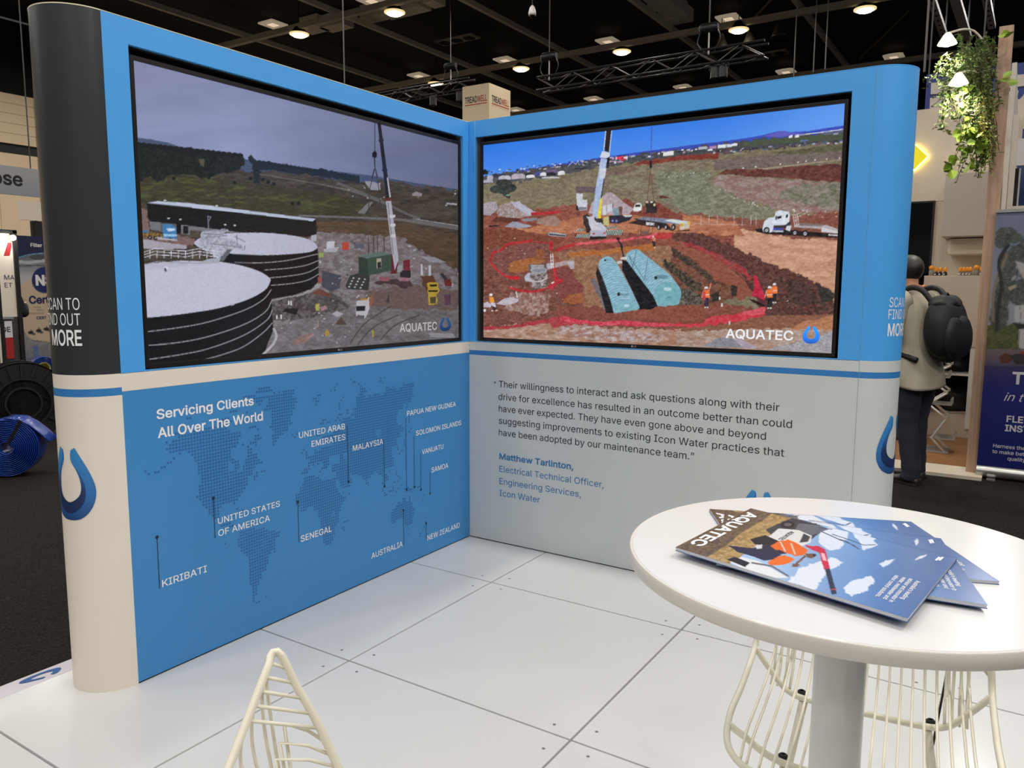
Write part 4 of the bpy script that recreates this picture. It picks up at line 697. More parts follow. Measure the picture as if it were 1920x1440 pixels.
def rim(parent, pts, mat):
    MB().prism(pts, (0, 0, WALL_H-.001), (1, 0, 0), (0, 1, 0), (0, 0, .0035)).build('top_edge', mat, parent)
rim(WL, [(0, .0)]+[(0, -LEFT_LEN)]+[(CXL+(r_cap+.001)*math.cos(a), CYL-(r_cap+.001)*math.sin(a)) for a in np.linspace(0, math.pi, 24)]+[(-WALL_T, WALL_T), (0, WALL_T)], TRIM)
def cyl_hit(u, v, cx, cy):
    r = ray(u, v); o = CAM_C[:2]-np.array([cx, cy]); d = r[:2]; A = d@d; B = o@d; C_ = o@o-r_cap**2; D = B*B-A*C_
    t = (-B-math.sqrt(max(D, 0)))/A; p = CAM_C+r*t; return math.atan2(p[1]-cy, p[0]-cx), p[2]
def cap_text(mb, body, ang, z, cap, cx, cy, bold, sgn, mi=0, width=None, kx_=.64):
    """letters wrapped round the rounded end; ang is the angle of the left (sgn 1) or right (sgn -1) edge of the line"""
    t = MB(); text_on(t, body, (0, z, 0), (1, 0, 0), (0, 1, 0), (0, 0, 1), cap=cap, bold=bold, lift=0, align='l' if sgn > 0 else 'r', width=width, kx_=kx_)
    rr = r_cap+.0012
    mb.add([(cx+(rr+z_)*math.cos(ang+x/r_cap), cy+(rr+z_)*math.sin(ang+x/r_cap), y) for x, y, z_ in t.v], t.f, mi)
for body, (u, v), bold, cap in (('SCAN TO', (150, 581), .0, .0405), ('FIND OUT', (151.5, 610), .0, .0405), ('MORE', (154.5, 648.5), .014, .055)):
    mb = MB(); a, z = cyl_hit(u, v, CXL, CYL); cap_text(mb, body, a, z, cap, CXL, CYL, bold, -1)
    mb.build('scan_line', LETW, WL)
a0_, _ = cyl_hit(129, 910, CXL, CYL); _, zb = cyl_hit(140, 976, CXL, CYL); aR, _ = cyl_hit(181.5, 915, CXL, CYL); _, zt = cyl_hit(120, 838, CXL, CYL); hE = zt-zb
wE = (aR-a0_)*r_cap/.482
mb = emblem(MB(), lambda x, y: (CXL+(r_cap+.0012)*math.cos(a0_+x*wE/r_cap), CYL+(r_cap+.0012)*math.sin(a0_+x*wE/r_cap), zb+y*hE)); mb.build('emblem', [EMB0, EMB1], WL)

# map lettering: text, baseline left, baseline right, top of the first letter (all read off the map panel)
PLACES = [('UNITED STATES', (408.4, 983), (524.6, 950.8), 971.3), ('OF AMERICA', (409, 1006), (505.8, 976.5), 993.9), ('KIRIBATI', (304, 1101), (387.8, 1073.2), 1087.5), ('UNITED ARAB', (560.3, 821.9), (646.6, 805), 810.6), ('EMIRATES', (584, 838.1), (647.3, 825), 826.9), ('MALAYSIA', (661.3, 846), (718.1, 831.9), 835.3), ('PAPUA NEW GUINEA', (762.9, 780.1), (854.3, 762.8), 770.8), ('SOLOMON ISLANDS', (779.8, 817), (864.4, 797.5), 807.6), ('VANUATU', (791, 852), (831.1, 842.3), 842.8), ('SAMOA', (808.7, 886.3), (840.2, 877.7), 876.8), ('SENEGAL', (563.8, 1016.4), (622, 996.8), 1004.8), ('AUSTRALIA', (696, 1048), (754.6, 1025), 1037.6), ('NEW ZEALAND', (801.1, 1013.8), (861.8, 989.3), 1004)]
EX, EY, EZ = (1, 0, 0), (0, 1, 0), (0, 0, 1)
for s_, p0, p1, top in PLACES:
    mb = MB(); a = on_x(*p0); b_ = on_x(*p1); t_ = on_x(p0[0], top); text_on(mb, s_, a, EY, EZ, EX, width=b_[1]-a[1], cap=t_[2]-a[2], bold=.006)
    mb.build('country_name', LETW, WL)
for s_, p0, p1, top in (('Servicing Clients', (293.5, 786.5), (475.6, 760.5), 767.8), ('All Over The World', (295.6, 821.9), (492.9, 788.3), 802.3)):
    mb = MB(); a = on_x(*p0); b_ = on_x(*p1); t_ = on_x(p0[0], top); text_on(mb, s_, a, EY, EZ, EX, width=b_[1]-a[1], cap=t_[2]-a[2], bold=.018)
    mb.build('heading_line', LETW, WL)
# pins
for d, e in (((294, 1007), (297, 1104)), ((399.7, 934), (402.5, 1009)), ((558, 941), (559.5, 1017)), ((653, 903), (652.3, 797)), ((720.5, 912), (720, 824)), ((762, 918), (762.5, 783)), ((776.7, 913), (777, 818)), ((789, 918), (789.5, 850)), ((806.2, 925), (806.5, 886)), ((756, 956.5), (757.5, 1023)), ((798.7, 981), (799, 1012))):
    mb = MB(); a = on_x(*d); b_ = on_x(*e)
    mb.add([(.0022, a[1]+.0066*math.cos(t), a[2]+.0066*math.sin(t)) for t in np.linspace(0, 2*np.pi, 13)[:-1]], [tuple(range(12))])
    z0, z1 = sorted((a[2], b_[2])); mb.add([(.0020, a[1]-.0012, z0), (.0020, a[1]+.0012, z0), (.0020, a[1]+.0012, z1), (.0020, a[1]-.0012, z1)], [(0, 1, 2, 3)])
    mb.build('map_pin', NAVY, WL)
# dotted continents
def V_(k, ox, oy, s): return [(ox+float(a)/k, oy+float(b)/k) for a, b in (q.split(',') for q in s.split())]
c1 = lambda s: V_(7.2, 260, 700, s); c2 = lambda s: V_(6.545, 400, 700, s); c3 = lambda s: V_(5.335, 360, 880, s); c4 = lambda s: V_(8, 550, 700, s); c5 = lambda s: V_(8, 640, 700, s); c6 = lambda s: V_(7.2, 540, 840, s); c7 = lambda s: V_(8, 660, 840, s)
LAND = [
 c1('340,1055 360,1025 400,980 430,925 520,860 440,860 500,800 640,800 760,770 900,740 1100,690')+c2('60,620 100,540 185,520 230,600 120,670 190,680 190,730 270,700 345,735 345,780 400,790 320,800 320,840 285,890 250,920 225,925 235,1050 260,1080 330,1080 335,1150 300,1160 300,1200 360,1200 375,1110 400,1100 400,980 425,970 425,900 450,900 490,930 495,1000 530,950 555,960 560,1070 620,1090 625,1115 500,1145 500,1260 440,1270 435,1310 405,1400 380,1440')+c3('545,130 545,175 520,215 495,255 465,290 445,310 445,360 420,365 410,335 310,352 305,395 285,410 285,470 250,490 280,530 330,545 420,535 440,580 300,575 220,490 180,470 150,440 170,420 110,380 110,440 130,480 110,470 90,450 85,330 60,330 60,280 30,270 55,240 50,155 80,145 80,60 50,40 45,-20')+c1('780,1340 780,1225 740,1220 735,1110 690,1095 650,1055 600,1040 590,1080 410,1110 400,1070'),
 c2('390,640 500,620 545,680 575,700 545,720 545,760 580,780 550,800 545,900 520,910 490,870 430,850 430,825 490,820 490,780 530,740 520,690 490,670 390,665'),
 c2('210,470 300,455 300,495 220,500'), c2('480,430 530,425 530,455 480,460'), c2('410,440 440,430 440,500 410,500'), c2('320,290 410,285 520,260 500,235 560,185 710,170 745,215 735,230 640,240 530,255 520,300 640,260 690,260 690,280 640,320 595,360 540,410 530,330'), c2('330,845 385,840 385,900 360,905'),
 c2('680,285 740,265 760,235 775,265 805,265 820,230 835,265 860,255 865,190 915,185 920,210 950,200 965,170 980,200 1010,215 1000,240 980,260 980,285 1040,280 1020,300 1010,370 990,380 995,450 955,480 990,510 940,530 940,600 905,650 945,670 870,730 850,770 790,800 760,850 765,905 710,910 705,850 735,800 680,800 735,740 735,700 670,690 700,640 700,460 630,470 630,370 690,370'),
 c3('485,630 520,595 640,585 735,565 740,610 860,615 885,645 860,690 840,700 840,820 800,830 795,860 775,870 775,940 745,960 750,1000 710,1010 705,1075 680,1090 670,1125 660,1180 640,1220 665,1235 640,1260 635,1310 670,1320 690,1345 650,1365 600,1325 590,1180 560,1115 585,1100 575,900 540,880 495,840 490,800 460,790 460,680 485,670'),
 # Europe and Asia
 c4('140,1345 180,1325 240,1320 240,1270 300,1215 310,1140 330,1120 345,1150 390,1150 440,1110 450,1090 620,1050 320,985 300,960 340,930 560,920 600,900 600,870 770,850 780,830 680,720 680,700 750,690 770,650 830,640 840,670 900,670 920,640 860,650 870,620 950,600 920,590 920,560 890,570 890,540 830,550 840,610 800,590 800,560 830,510 920,500 930,510 940,480 910,470 940,440 940,340 970,330 970,290 1000,285 1000,240 1060,200 1100,230 1105,290 1060,300 1090,340 1080,370 1110,370 1120,340 1170,300 1200,340')+c5('440,350 450,300 480,340 505,290 560,280 590,330 640,320 640,270 665,270 670,220 700,180 715,210 740,210 745,245 770,240 775,200 820,200 820,240 870,240 880,190 930,180 925,140 1040,130 1045,150 1075,120 1095,160 1090,220 1060,200 1070,260 1050,280 1075,320 1095,355 1050,370 1045,450 1000,450 1000,420 930,460 920,540 850,560 850,600 830,620 830,750 860,770 900,750 910,780 880,810 940,790 940,870 890,880 885,965 840,970 830,1080 760,1090 770,1180 760,1250 800,1280 770,1300 780,1360 800,1390 750,1420 700,1460')+c7('610,270 640,265 640,285 600,290 500,315 495,370 520,400 545,440 545,495 510,505 500,480 470,460 475,440 450,440 440,410 395,425 390,370 330,370 300,420 270,430 265,470 240,480 245,560 275,600 260,620 240,590 200,550 200,510 170,480 140,440 110,420 70,390 20,410 -20,380 -40,350')+c6('890,370 830,350 800,340 830,370 850,400 880,440 850,490 820,540 760,560 730,530 690,500 690,450 660,430 640,400 640,310 610,325 600,310 650,280 560,280 550,260 590,250 590,215 650,200 700,220 700,160 640,150 610,145 610,95 580,120 550,130 550,240 510,290 500,280 480,260 470,190 440,190 420,220 435,270 400,245 400,200 370,210 370,290 350,290 350,250 330,250 330,220 290,230 290,300 260,310 250,360 170,370 170,320 205,315 205,270 260,250 260,210'),
 c6('205,430 210,400 260,400 320,370 330,345 375,345 375,390 430,400 440,430 500,420 510,380 520,410 630,390 640,430 630,480 660,490 665,540 690,560 690,610 720,620 725,650 800,630 800,655 770,680 770,700 740,730 740,750 700,790 700,830 690,870 695,1010 640,1040 640,1140 620,1160 615,1230 600,1250 570,1320 490,1345 490,1290 460,1270 460,1190 435,1080 445,1020 425,1010 425,930 395,920 395,830 340,835 330,800 270,800 265,860 185,880 150,850 150,790 85,790 85,770 110,760 85,710 85,650 110,640 110,610 145,590 150,550 175,520 170,480 200,470'),
 c7('585,990 615,930 660,880 690,840 715,790 730,830 760,800 755,740 800,725 800,780 830,800 840,820 855,800 860,705 875,710 880,800 900,840 900,860 930,880 945,900 945,950 920,970 925,1030 905,1040 905,1110 880,1150 860,1170 820,1185 815,1150 790,1120 795,1080 740,1060 660,1090 650,1140 590,1160 585,1110'),
 c7('550,625 600,600 625,560 625,660 560,680'), c7('760,590 820,575 880,600 925,670 900,670 880,640 830,660 780,630'), c7('445,500 470,500 500,560 470,570'), c7('420,620 440,620 500,670 525,710 500,735 460,680'), c7('525,740 600,725 600,750 530,765'), c7('630,745 700,725 700,750 640,765'), c7('650,630 680,620 680,690 655,690')]
HOLES = [c4('270,960 330,990 540,930 650,880 540,900 440,950'), c4('520,1290 560,1240 700,1230 700,1340 540,1340'), c4('750,1190 820,1190 820,1290 770,1300'), c5('505,840 600,820 605,900 560,950 530,950'), c2('330,870 270,930 220,960 240,1040 310,1080 400,1000 420,930'), c2('200,1090 230,1100 260,1200 180,1200'), c6('600,830 640,830 610,940 580,930')]
EXTRA = c1('358,915 460,1130 378,1195 420,1185 290,1260 333,1252 105,1340 155,1335 203,1328 247,1315 645,630 688,622')+c2('760,245 820,240 958,775 985,803 1015,762 945,630 950,630 580,1190 612,1182 548,1235 517,1280 420,1310 595,805')+c3('340,730 733,1265 435,350 460,378 513,395 658,45 635,82')+c4('295,405 330,398 330,440 362,435 330,488 360,350 395,345 552,280 612,270 612,225 645,182 740,378 712,420 683,468 683,512 683,555 687,598 720,630 660,682 630,730 435,718 470,715 410,770 540,745 445,765 500,755 150,1130 188,1165 120,1222 190,1210 190,1250 225,1245 860,110 885,148 918,142 978,178 1005,210')+c5('565,132 595,128 595,90 648,82 622,160 990,485 990,520 1022,660 1022,700 1022,735 1028,815 1005,890 955,940 952,980 952,1020 950,1055 948,1090 925,1135 897,1172 873,1218 848,1115 848,1150')+c6('795,968 795,1000 768,1008 768,1048 768,1085 742,1092 735,588 818,600 420,340 450,295')+c7('560,365 665,372 668,412 695,440 692,480 718,470 640,530 692,592 742,575 985,605 1008,595 1075,715 1057,793 1108,1055 1110,1092 1088,1172 1065,1215 1042,1262 1020,1275 1020,1308 850,1225 850,1268')
P_ = .01315
gy = np.arange(-2.08, -.08, P_); gz = np.arange(.10, 1.06, P_); GY, GZ = np.meshgrid(gy, gz)
PU, PV = proj(np.stack([0*GY, GY, GZ], -1)); land = np.zeros(GY.shape, bool)
for q in LAND: land |= inside(PU, PV, q)
for q in HOLES: land &= ~inside(PU, PV, q)
for q in EXTRA:
    p = on_x(*q); i, j = int(round((p[2]-gz[0])/P_)), int(round((p[1]-gy[0])/P_))
    if 0 <= i < len(gz) and 0 <= j < len(gy): land[i, j] = True
ring = [(math.cos(t), math.sin(t)) for t in np.linspace(0, 2*np.pi, 9)[:-1]]; vs = []; fs = []
for i, j in zip(*np.nonzero(land)):
    k = len(vs); vs += [(.0008, gy[j]+.0051*c, gz[i]+.0051*s_) for c, s_ in ring]; fs.append(tuple(range(k, k+8)))
MB().add(vs, fs).build('dotted_world_map', DOT, WL)

# ---- the right display wall with the quotation
WR = thing('display_stand', (1.05, r_cap, 0), 'display stand on the right, blue above and white below with a printed quotation', 'display stand')
f = MB(); L_ = RIGHT_LEN
f.box((0.001, 0, SEAM_Z), (OPEN_R[0], .018, WALL_H)); f.box((OPEN_R[1], 0, SEAM_Z), (L_, .018, WALL_H)); f.box((OPEN_R[0], 0, OPEN_Z1), (OPEN_R[1], .018, WALL_H)); f.box((OPEN_R[0], 0, SEAM_Z), (OPEN_R[1], .018, OPEN_Z0))
f.build('screen_surround', SKY, WR)
MB().box((OPEN_R[0]-.0022, -.0015, SEAM_Z), (OPEN_R[0]-.0002, .0175, WALL_H)).build('joint_strip', M('joint_pale_blue', rgb(150, 205, 240), .4), WR)
b = MB(); b.box((.001, .09, .004), (L_, WALL_T, WALL_H-.002)); b.box((.001, .0185, .004), (L_, .09, SEAM_Z-.002)); b.box((.001, .0185, OPEN_Z1+.01), (L_, .09, WALL_H-.002)); b.box((.001, .0185, SEAM_Z-.002), (OPEN_R[0]-.004, .09, WALL_H-.01)); b.box((OPEN_R[1]+.004, .0185, SEAM_Z-.002), (L_, .09, WALL_H-.01))
b.build('wall_core', BODY, WR)
MB().box((OPEN_R[0]-.003, .085, SEAM_Z-.001), (OPEN_R[1]+.003, .0895, OPEN_Z1+.009)).build('recess_lining', BLACKIN, WR)
mb = MB(); mb.box((.001, 0, 1.1157), (L_, .018, SEAM_Z-.0015)); mb.box((.001, 0, .006), (L_, .018, 1.0885)); mb.build('quote_panel', COOLWHITE, WR)
MB().box((.001, 0, 1.0885), (L_, .018, 1.1157)).build('stripe', STRIPE, WR)
MB().box((.001, .003, 0), (L_, .02, .006)).build('base_strip', BLACKIN, WR)
CXR, CYR = L_, r_cap
cap_part('end_cap', SKY, CXR, CYR, -math.pi/2, math.pi/2, SEAM_Z, WALL_H, WR); cap_part('end_cap', COOLWHITE, CXR, CYR, -math.pi/2, math.pi/2, 1.1157, SEAM_Z, WR); cap_part('end_cap_stripe', STRIPE, CXR, CYR, -math.pi/2, math.pi/2, 1.0885, 1.1157, WR); cap_part('end_cap', COOLWHITE, CXR, CYR, -math.pi/2, math.pi/2, 0, 1.0885, WR)
rim(WR, [(.001, 0), (.001, WALL_T)]+[(CXR+(r_cap+.001)*math.cos(a), CYR+(r_cap+.001)*math.sin(a)) for a in np.linspace(math.pi/2, -math.pi/2, 24)], SKY)
mb = MB(); mb.box((L_-.0008, -.0004, .02), (L_+.0008, .002, WALL_H-.01)); mb.build('panel_joint', M('joint_shade', rgb(120, 150, 170), .6), WR)
for body, (u, v), bold, cap in (('SCAN TO', (1667, 576), .0, .0415), ('FIND OUT', (1665, 598.5), .0, .0415), ('MORE', (1663.5, 630.5), .014, .055)):
    mb = MB(); a, z = cyl_hit(u, v, CXR, CYR); cap_text(mb, body, a, z, cap, CXR, CYR, bold, 1)
    mb.build('scan_line', LETW, WR)
aL, _ = cyl_hit(1642, 845, CXR, CYR); aB, zb2 = cyl_hit(1660, 890, CXR, CYR)
mb = emblem(MB(), lambda x, y: (CXR+(r_cap+.0012)*math.cos(aL+.482*wE/r_cap+x*wE/r_cap), CYR+(r_cap+.0012)*math.sin(aL+.482*wE/r_cap+x*wE/r_cap), zb2+y*hE)); mb.build('emblem', [EMB0, EMB1], WR)
QUOTE = [('Their willingness to interact and ask questions along with their', (935.5, 725.6), (1461.2, 771.4)), ('drive for excellence has resulted in an outcome better than could', (934.9, 749.8), (1484.8, 802.4)), ('have ever expected. They have even gone above and beyond', (935.5, 770.8), (1436, 825.7)), ('suggesting improvements to existing Icon Water practices that', (935.5, 792.7), (1470, 858)), ('have been adopted by our maintenance team.\u201d', (935.5, 816), (1301.4, 862.8))]
NY = (0, -1, 0); cz = on_y(935.5, 713.6)[2]-on_y(935.5, 725.6)[2]
for i, (s_, p0, p1) in enumerate(QUOTE):
    mb = MB(); a = on_y(*p0); b_ = on_y(*p1); text_on(mb, s_, (a[0], 0, (a[2]+b_[2])/2), EX, EZ, NY, width=b_[0]-a[0], cap=cz)
    if i == 0: text_on(mb, '\u201c', (a[0]-.034, 0, (a[2]+b_[2])/2), EX, EZ, NY, cap=cz*.85)
    mb.build('quote_line', LETB, WR)
for s_, p0, p1, bold in (('Matthew Tarlinton,', (936.5, 861.2), (1075.4, 880.6), .018), ('Electrical Technical Officer,', (936.5, 884.4), (1131.9, 914.5), .0), ('Engineering Services,', (936.5, 907.4), (1089.2, 932.2), .0), ('Icon Water', (936.5, 929.6), (1012.4, 942.6), .0)):
    mb = MB(); a = on_y(*p0); b_ = on_y(*p1); text_on(mb, s_, (a[0], 0, (a[2]+b_[2])/2), EX, EZ, NY, width=b_[0]-a[0], cap=cz*.97, bold=bold)
    mb.build('name_line', LETBLUE, WR)
c = on_y(1425, 924); mb = emblem(MB(), lambda x, y: (c[0]+x*.22, -.0012, c[2]-.22+y*.23)); mb.build('emblem', [EMB0, EMB1], WR)

# ---- the two televisions
BEZEL = M('television_bezel', rgb(34, 30, 28), .3, spec=.4)
def television(img, label, p00, p10, p01, n, cap_text_pts, emb_pts, brand_px, on):
    """p00, p10, p01: corners of the lit picture; n: unit normal out of the screen"""
    p00, p10, p01, n = (np.array(q, float) for q in (p00, p10, p01, n)); X = p10-p00; X /= np.linalg.norm(X); Z = np.array((0, 0, 1.))
    W, H = np.linalg.norm(p10-p00), np.linalg.norm(p01-p00); t = thing('television', tuple(p00+X*W/2-Z*.02-n*.02), label, 'television'); e = .016
    mb = MB(); c = p00+X*W/2+Z*H/2
    for sx, sz, hx, hz in ((-1, 0, e/2, H/2+e), (1, 0, e/2, H/2+e), (0, -1, W/2, e/2+.003), (0, 1, W/2, e/2)):
        cc = c+X*sx*(W/2+e/2)+Z*sz*(H/2+e/2)-n*.006-(Z*.003 if sz < 0 else 0)
        mb.obox(cc, X*hx, Z*hz, n*.014)
    mb.build('bezel', BEZEL, t, bevel=.0015)
    MB().obox(c-n*.022, X*(W/2+e-.004), Z*(H/2+e-.004), n*.018).build('back_cover', BLACKIN, t)
    s = picture_mesh('screen', img, p00, p10, p01, M_picture('screen_picture', True, 1.0, rough=.16), t)
    m = MB(); a, b_, tp = cap_text_pts; A, B, T_ = on(*a), on(*b_), on(*tp); text_on(m, 'AQUATEC', A, X, Z, n, width=float((B-A)@X), cap=float((T_-A)@Z), bold=.014, lift=.0008)
    m.build('caption', M('caption_white_%d' % (p00[0] > 0), (.02,)*3, .4, emit=rgb(*((176, 174, 178) if p00[0] < 0 else (232, 236, 242))), estr=1.0), s)
    el, er, et, eb = emb_pts; cx = on((el+er)/2, eb); hh = float((on((el+er)/2, et)-cx)@Z); ww = float((on(er, eb)-on(el, eb))@X)/.96
    k = .45 if p00[0] < 0 else 1
    m = emblem(MB(), lambda x, y: cx+X*x*ww+Z*y*hh+n*.0008); m.build('caption_emblem', [M_ramp('caption_emblem_%d' % (p00[0] > 0), 2, [(0, rgb(22*k, 60*k+10, 150*k)), (.4, rgb(24*k, 96*k+14, 200*k+14)), (1, rgb(20*k+10, 120*k+14, 220*k+20))], emit=1.0)]*2, s)
    q = on(*brand_px); q = q-n*((q-p00)@n)+n*.0085; m = MB(); text_on(m, 'LG', (q[0], q[1], p00[2]-.0145)+X*.004, X, Z, n, cap=.009, bold=.01, lift=.0004); m.add([q*np.array((1, 1, 0))+np.array((0, 0, p00[2]-.010))-X*.005+(X*math.cos(a_)+Z*math.sin(a_))*.0052+n*.0004 for a_ in np.linspace(0, 2*np.pi, 15)[:-1]], [tuple(range(14))])
    m.build('maker_mark', M('maker_mark_grey', rgb(170, 170, 170), .4), t)
    return t
D = SCR_D
television(picture_tanks(), 'wide television showing two dark round tanks with pale lids and a crane', (-D, SCR_L[0], SCR_Z0), (-D, SCR_L[1], SCR_Z0), (-D, SCR_L[0], SCR_Z1), EX, ((749.2, 623), (819.2, 619.2), (749.2, 607.1)), (824, 846, 595, 621), (634, 655), lambda u, v: on_x(u, v, -D))
television(picture_excavation(), 'wide television showing pale blue ribbed tanks in a red earth pit', (SCR_R[0], D, SCR_Z0), (SCR_R[1], D, SCR_Z0), (SCR_R[0], D, SCR_Z1), NY, ((1360.5, 633.7), (1487.2, 638.3), (1360.5, 616.4)), (1503.8, 1536.2, 610.8, 644.5), (1188, 647), lambda u, v: on_y(u, v, D))
# ---------------------------------------------------------------- high table, magazines, wire stools
TZ, TR, TC = 1.08, .32, (2.469, -2.442)
LAMINATE = M('white_laminate', rgb(232, 231, 230), .17, noise=.008, nscale=4)
EDGE = M('white_table_edge', rgb(222, 216, 208), .32)
POWDER = M('light_grey_powder_coat', rgb(222, 221, 218), .28)
t = thing('bar_table', (*TC, 0), 'round white bar table on a single grey pedestal', 'table')
e = .021
MB().lathe([(1e-4, TZ-e+.002), (TR-.004, TZ-e+.002), (TR-.004, TZ-.0015), (TR-.0055, TZ), (1e-4, TZ)], (*TC, 0), n=96).build('tabletop', LAMINATE, t, auto=40)
MB().lathe([(TR-.0035, TZ-e+.003), (TR-.001, TZ-e), (TR, TZ-e+.002), (TR, TZ-.002), (TR-.0015, TZ-.0006), (TR-.0035, TZ-.0012)], (*TC, 0), n=96).build('edge_band', EDGE, t, auto=50)
MB().lathe([(.037, .012), (.037, TZ-e-.004), (.037, TZ-e+.0005)], (*TC, 0), n=40).build('pedestal', POWDER, t, auto=40)
MB().lathe([(.09, TZ-e-.006), (.09, TZ-e+.001)], (*TC, 0), n=32).build('top_plate', POWDER, t)
MB().lathe([(.225, 0), (.225, .006), (.21, .014), (.05, .018), (1e-4, .018)], (*TC, 0), n=64).build('base_plate', POWDER, t, auto=40)

# magazines: the cover is drawn where the topmost one lies
mz = TZ+.0152
qa = [on_z(*q, mz) for q in ((1405, 952), (1269, 1027.5), (1697, 1157.5), (1798, 1047))]      # far left, near left, near right, far right
U = (qa[1]-qa[0]+qa[2]-qa[3])/2; Wv = (qa[3]-qa[0]+qa[2]-qa[1])/2; cen = sum(qa)/4
U = U-Wv*float(U@Wv)/float(Wv@Wv)*.0; p00 = cen-U/2-Wv/2
MNX, MNY = 170, 210
def picture_cover():
    px, py = plane_samples(p00, p00+U, p00+Wv, MNX, MNY); a = Art(px, py); a.wob = 1.6
    a.grad([(0, 0), (1920, 0), (1920, 1440), (0, 1440)], (168, 198, 236), (66, 100, 162), (1470, 1010), (1745, 1100), n=5, ns=40)
    a.view(1260, 930, 3.2)
    cl = (236, 240, 247)
    for q in ([(700, 520), (760, 440), (880, 390), (960, 370), (1030, 395), (980, 430), (940, 445), (900, 500), (860, 560), (780, 540)], [(880, 200), (960, 190), (1060, 195), (1050, 250), (1010, 320), (960, 330), (880, 280)], [(1090, 168), (1150, 200), (1220, 205), (1268, 245), (1215, 265), (1230, 300), (1150, 325), (1120, 270), (1080, 220)], [(1030, 545), (1090, 500), (1130, 500), (1190, 472), (1212, 510), (1170, 560), (1080, 600), (1040, 580)], [(1240, 405), (1290, 385), (1338, 375), (1310, 400), (1265, 428)], [(1450, 385), (1480, 362), (1532, 348), (1500, 372)], [(1505, 310), (1515, 275), (1548, 262), (1535, 300)], [(1372, 205), (1385, 180), (1410, 190), (1400, 205)]):
        for w_ in (9, 6, 3): a.wob = w_; a.poly(q, cl, n=10, ns=4, alpha=.5)
    a.wob = 1.6
    a.poly([(380, 20), (560, 70), (740, 130), (700, 180), (560, 250), (480, 320), (330, 420), (200, 420), (-40, 340)], (152, 124, 78), n=30, ns=3, sx=2, col2=(186, 158, 104))
    a.poly([(380, 20), (560, 85), (600, 105), (540, 150), (420, 220), (320, 300), (210, 370), (-40, 340)], (92, 76, 62), n=22, ns=2.5, sx=2, col2=(120, 100, 76))
    a.poly([(560, 205), (640, 165), (740, 125), (880, 160), (900, 210), (840, 260), (700, 200), (600, 235)], (60, 62, 66), n=14, ns=3); a.oval(695, 172, 42, 20, (26, 26, 28)); a.oval(695, 172, 24, 11, (96, 96, 100)); a.poly([(760, 165), (880, 175), (940, 200), (830, 240), (740, 200)], (104, 108, 116), n=8); a.poly([(575, 250), (640, 195), (760, 205), (840, 240), (830, 280), (780, 300), (660, 275)], (224, 224, 224)); a.poly([(790, 225), (830, 245), (815, 275), (765, 280)], (60, 64, 72)); a.poly([(470, 260), (560, 235), (640, 270), (600, 300), (500, 290)], (30, 30, 32), n=8)
    a.poly([(350, 395), (420, 365), (520, 390), (700, 490), (620, 490), (440, 440)], (230, 232, 236)); a.poly([(330, 380), (380, 365), (470, 400), (440, 425)], (34, 34, 36)); a.line([(480, 400), (600, 420), (700, 480)], 10, (110, 112, 120)); a.poly([(470, 320), (540, 290), (640, 310), (640, 350), (560, 370), (500, 350)], (40, 44, 60), n=10); a.poly([(500, 300), (545, 290), (540, 315), (510, 318)], (220, 220, 222))
    a.poly([(590, 300), (640, 270), (700, 262), (760, 290), (815, 325), (800, 350), (740, 360), (680, 340), (620, 320)], (232, 108, 34), n=14, ns=3); a.line([(650, 275), (680, 330)], 9, (210, 208, 200)); a.line([(715, 285), (740, 350)], 9, (210, 208, 200)); a.poly([(800, 345), (850, 345), (865, 358), (835, 375), (808, 366)], (120, 84, 66)); a.poly([(845, 345), (868, 352), (850, 368)], (40, 32, 30))
    a.poly([(575, 400), (600, 375), (680, 355), (735, 378), (700, 405), (640, 415), (590, 415)], (236, 112, 30), n=14, ns=3); a.poly([(335, 295), (400, 305), (500, 315), (620, 340), (660, 355), (600, 380), (560, 385), (480, 360), (400, 340)], (42, 44, 70), n=10); a.line([(730, 420), (800, 360)], 11, (110, 74, 50)); a.poly([(725, 405), (770, 410), (755, 425), (720, 425)], (130, 86, 70)); a.poly([(640, 320), (690, 345), (640, 350)], (38, 40, 56))
    a.poly([(800, 295), (880, 302), (918, 318), (946, 430), (914, 440), (882, 340), (805, 306)], (206, 44, 66), n=10); a.poly([(892, 340), (915, 345), (928, 390), (905, 385)], (240, 190, 196)); a.poly([(918, 440), (946, 432), (988, 585), (958, 590)], (56, 54, 62)); a.line([(955, 560), (985, 556)], 8, (190, 70, 50))
    for q, w in (([(900, 215), (1000, 260), (1040, 270), (1120, 318)], 5), ([(960, 230), (1060, 262), (1150, 295), (1220, 292)], 4), ([(880, 190), (960, 200)], 4), ([(1000, 262), (1100, 300)], 3), ([(880, 170), (930, 150), (1020, 150)], 3)): a.line(q, w, (74, 74, 90))
    return a.done()
MAGL = ['topmost magazine of the pile with a fully visible cover', 'middle magazine of the pile, mostly covered, its corner pointing right', 'lowest magazine of the pile, fanned out furthest to the right']
WHITEP = M('page_white', rgb(206, 210, 216), .6); COVERBACK = M('cover_back_blue', rgb(66, 92, 140), .35); PRINT = M_picture('printed_cover', False, rough=.22); INKW = M('white_ink', rgb(244, 246, 250), .3)
mag = thing('magazine', (float(cen[0]), float(cen[1]), TZ), MAGL[0], 'magazine', 'magazines on the bar table')
th = .005; uh, wh = U/np.linalg.norm(U), Wv/np.linalg.norm(Wv); zl = np.array((0, 0, 1.))
MB().obox(cen-zl*(th/2+.0002), U/2*.995, Wv/2*.995, zl*(th/2-.0008)).build('pages', WHITEP, mag)
MB().obox(cen-zl*(th-.0002), U/2, Wv/2, zl*.0004).build('back_cover', COVERBACK, mag)
MB().obox(cen-zl*th/2-uh*0-uh*(np.linalg.norm(U)/2-.0005), uh*.0006, Wv/2, zl*(th/2)).build('spine', COVERBACK, mag)
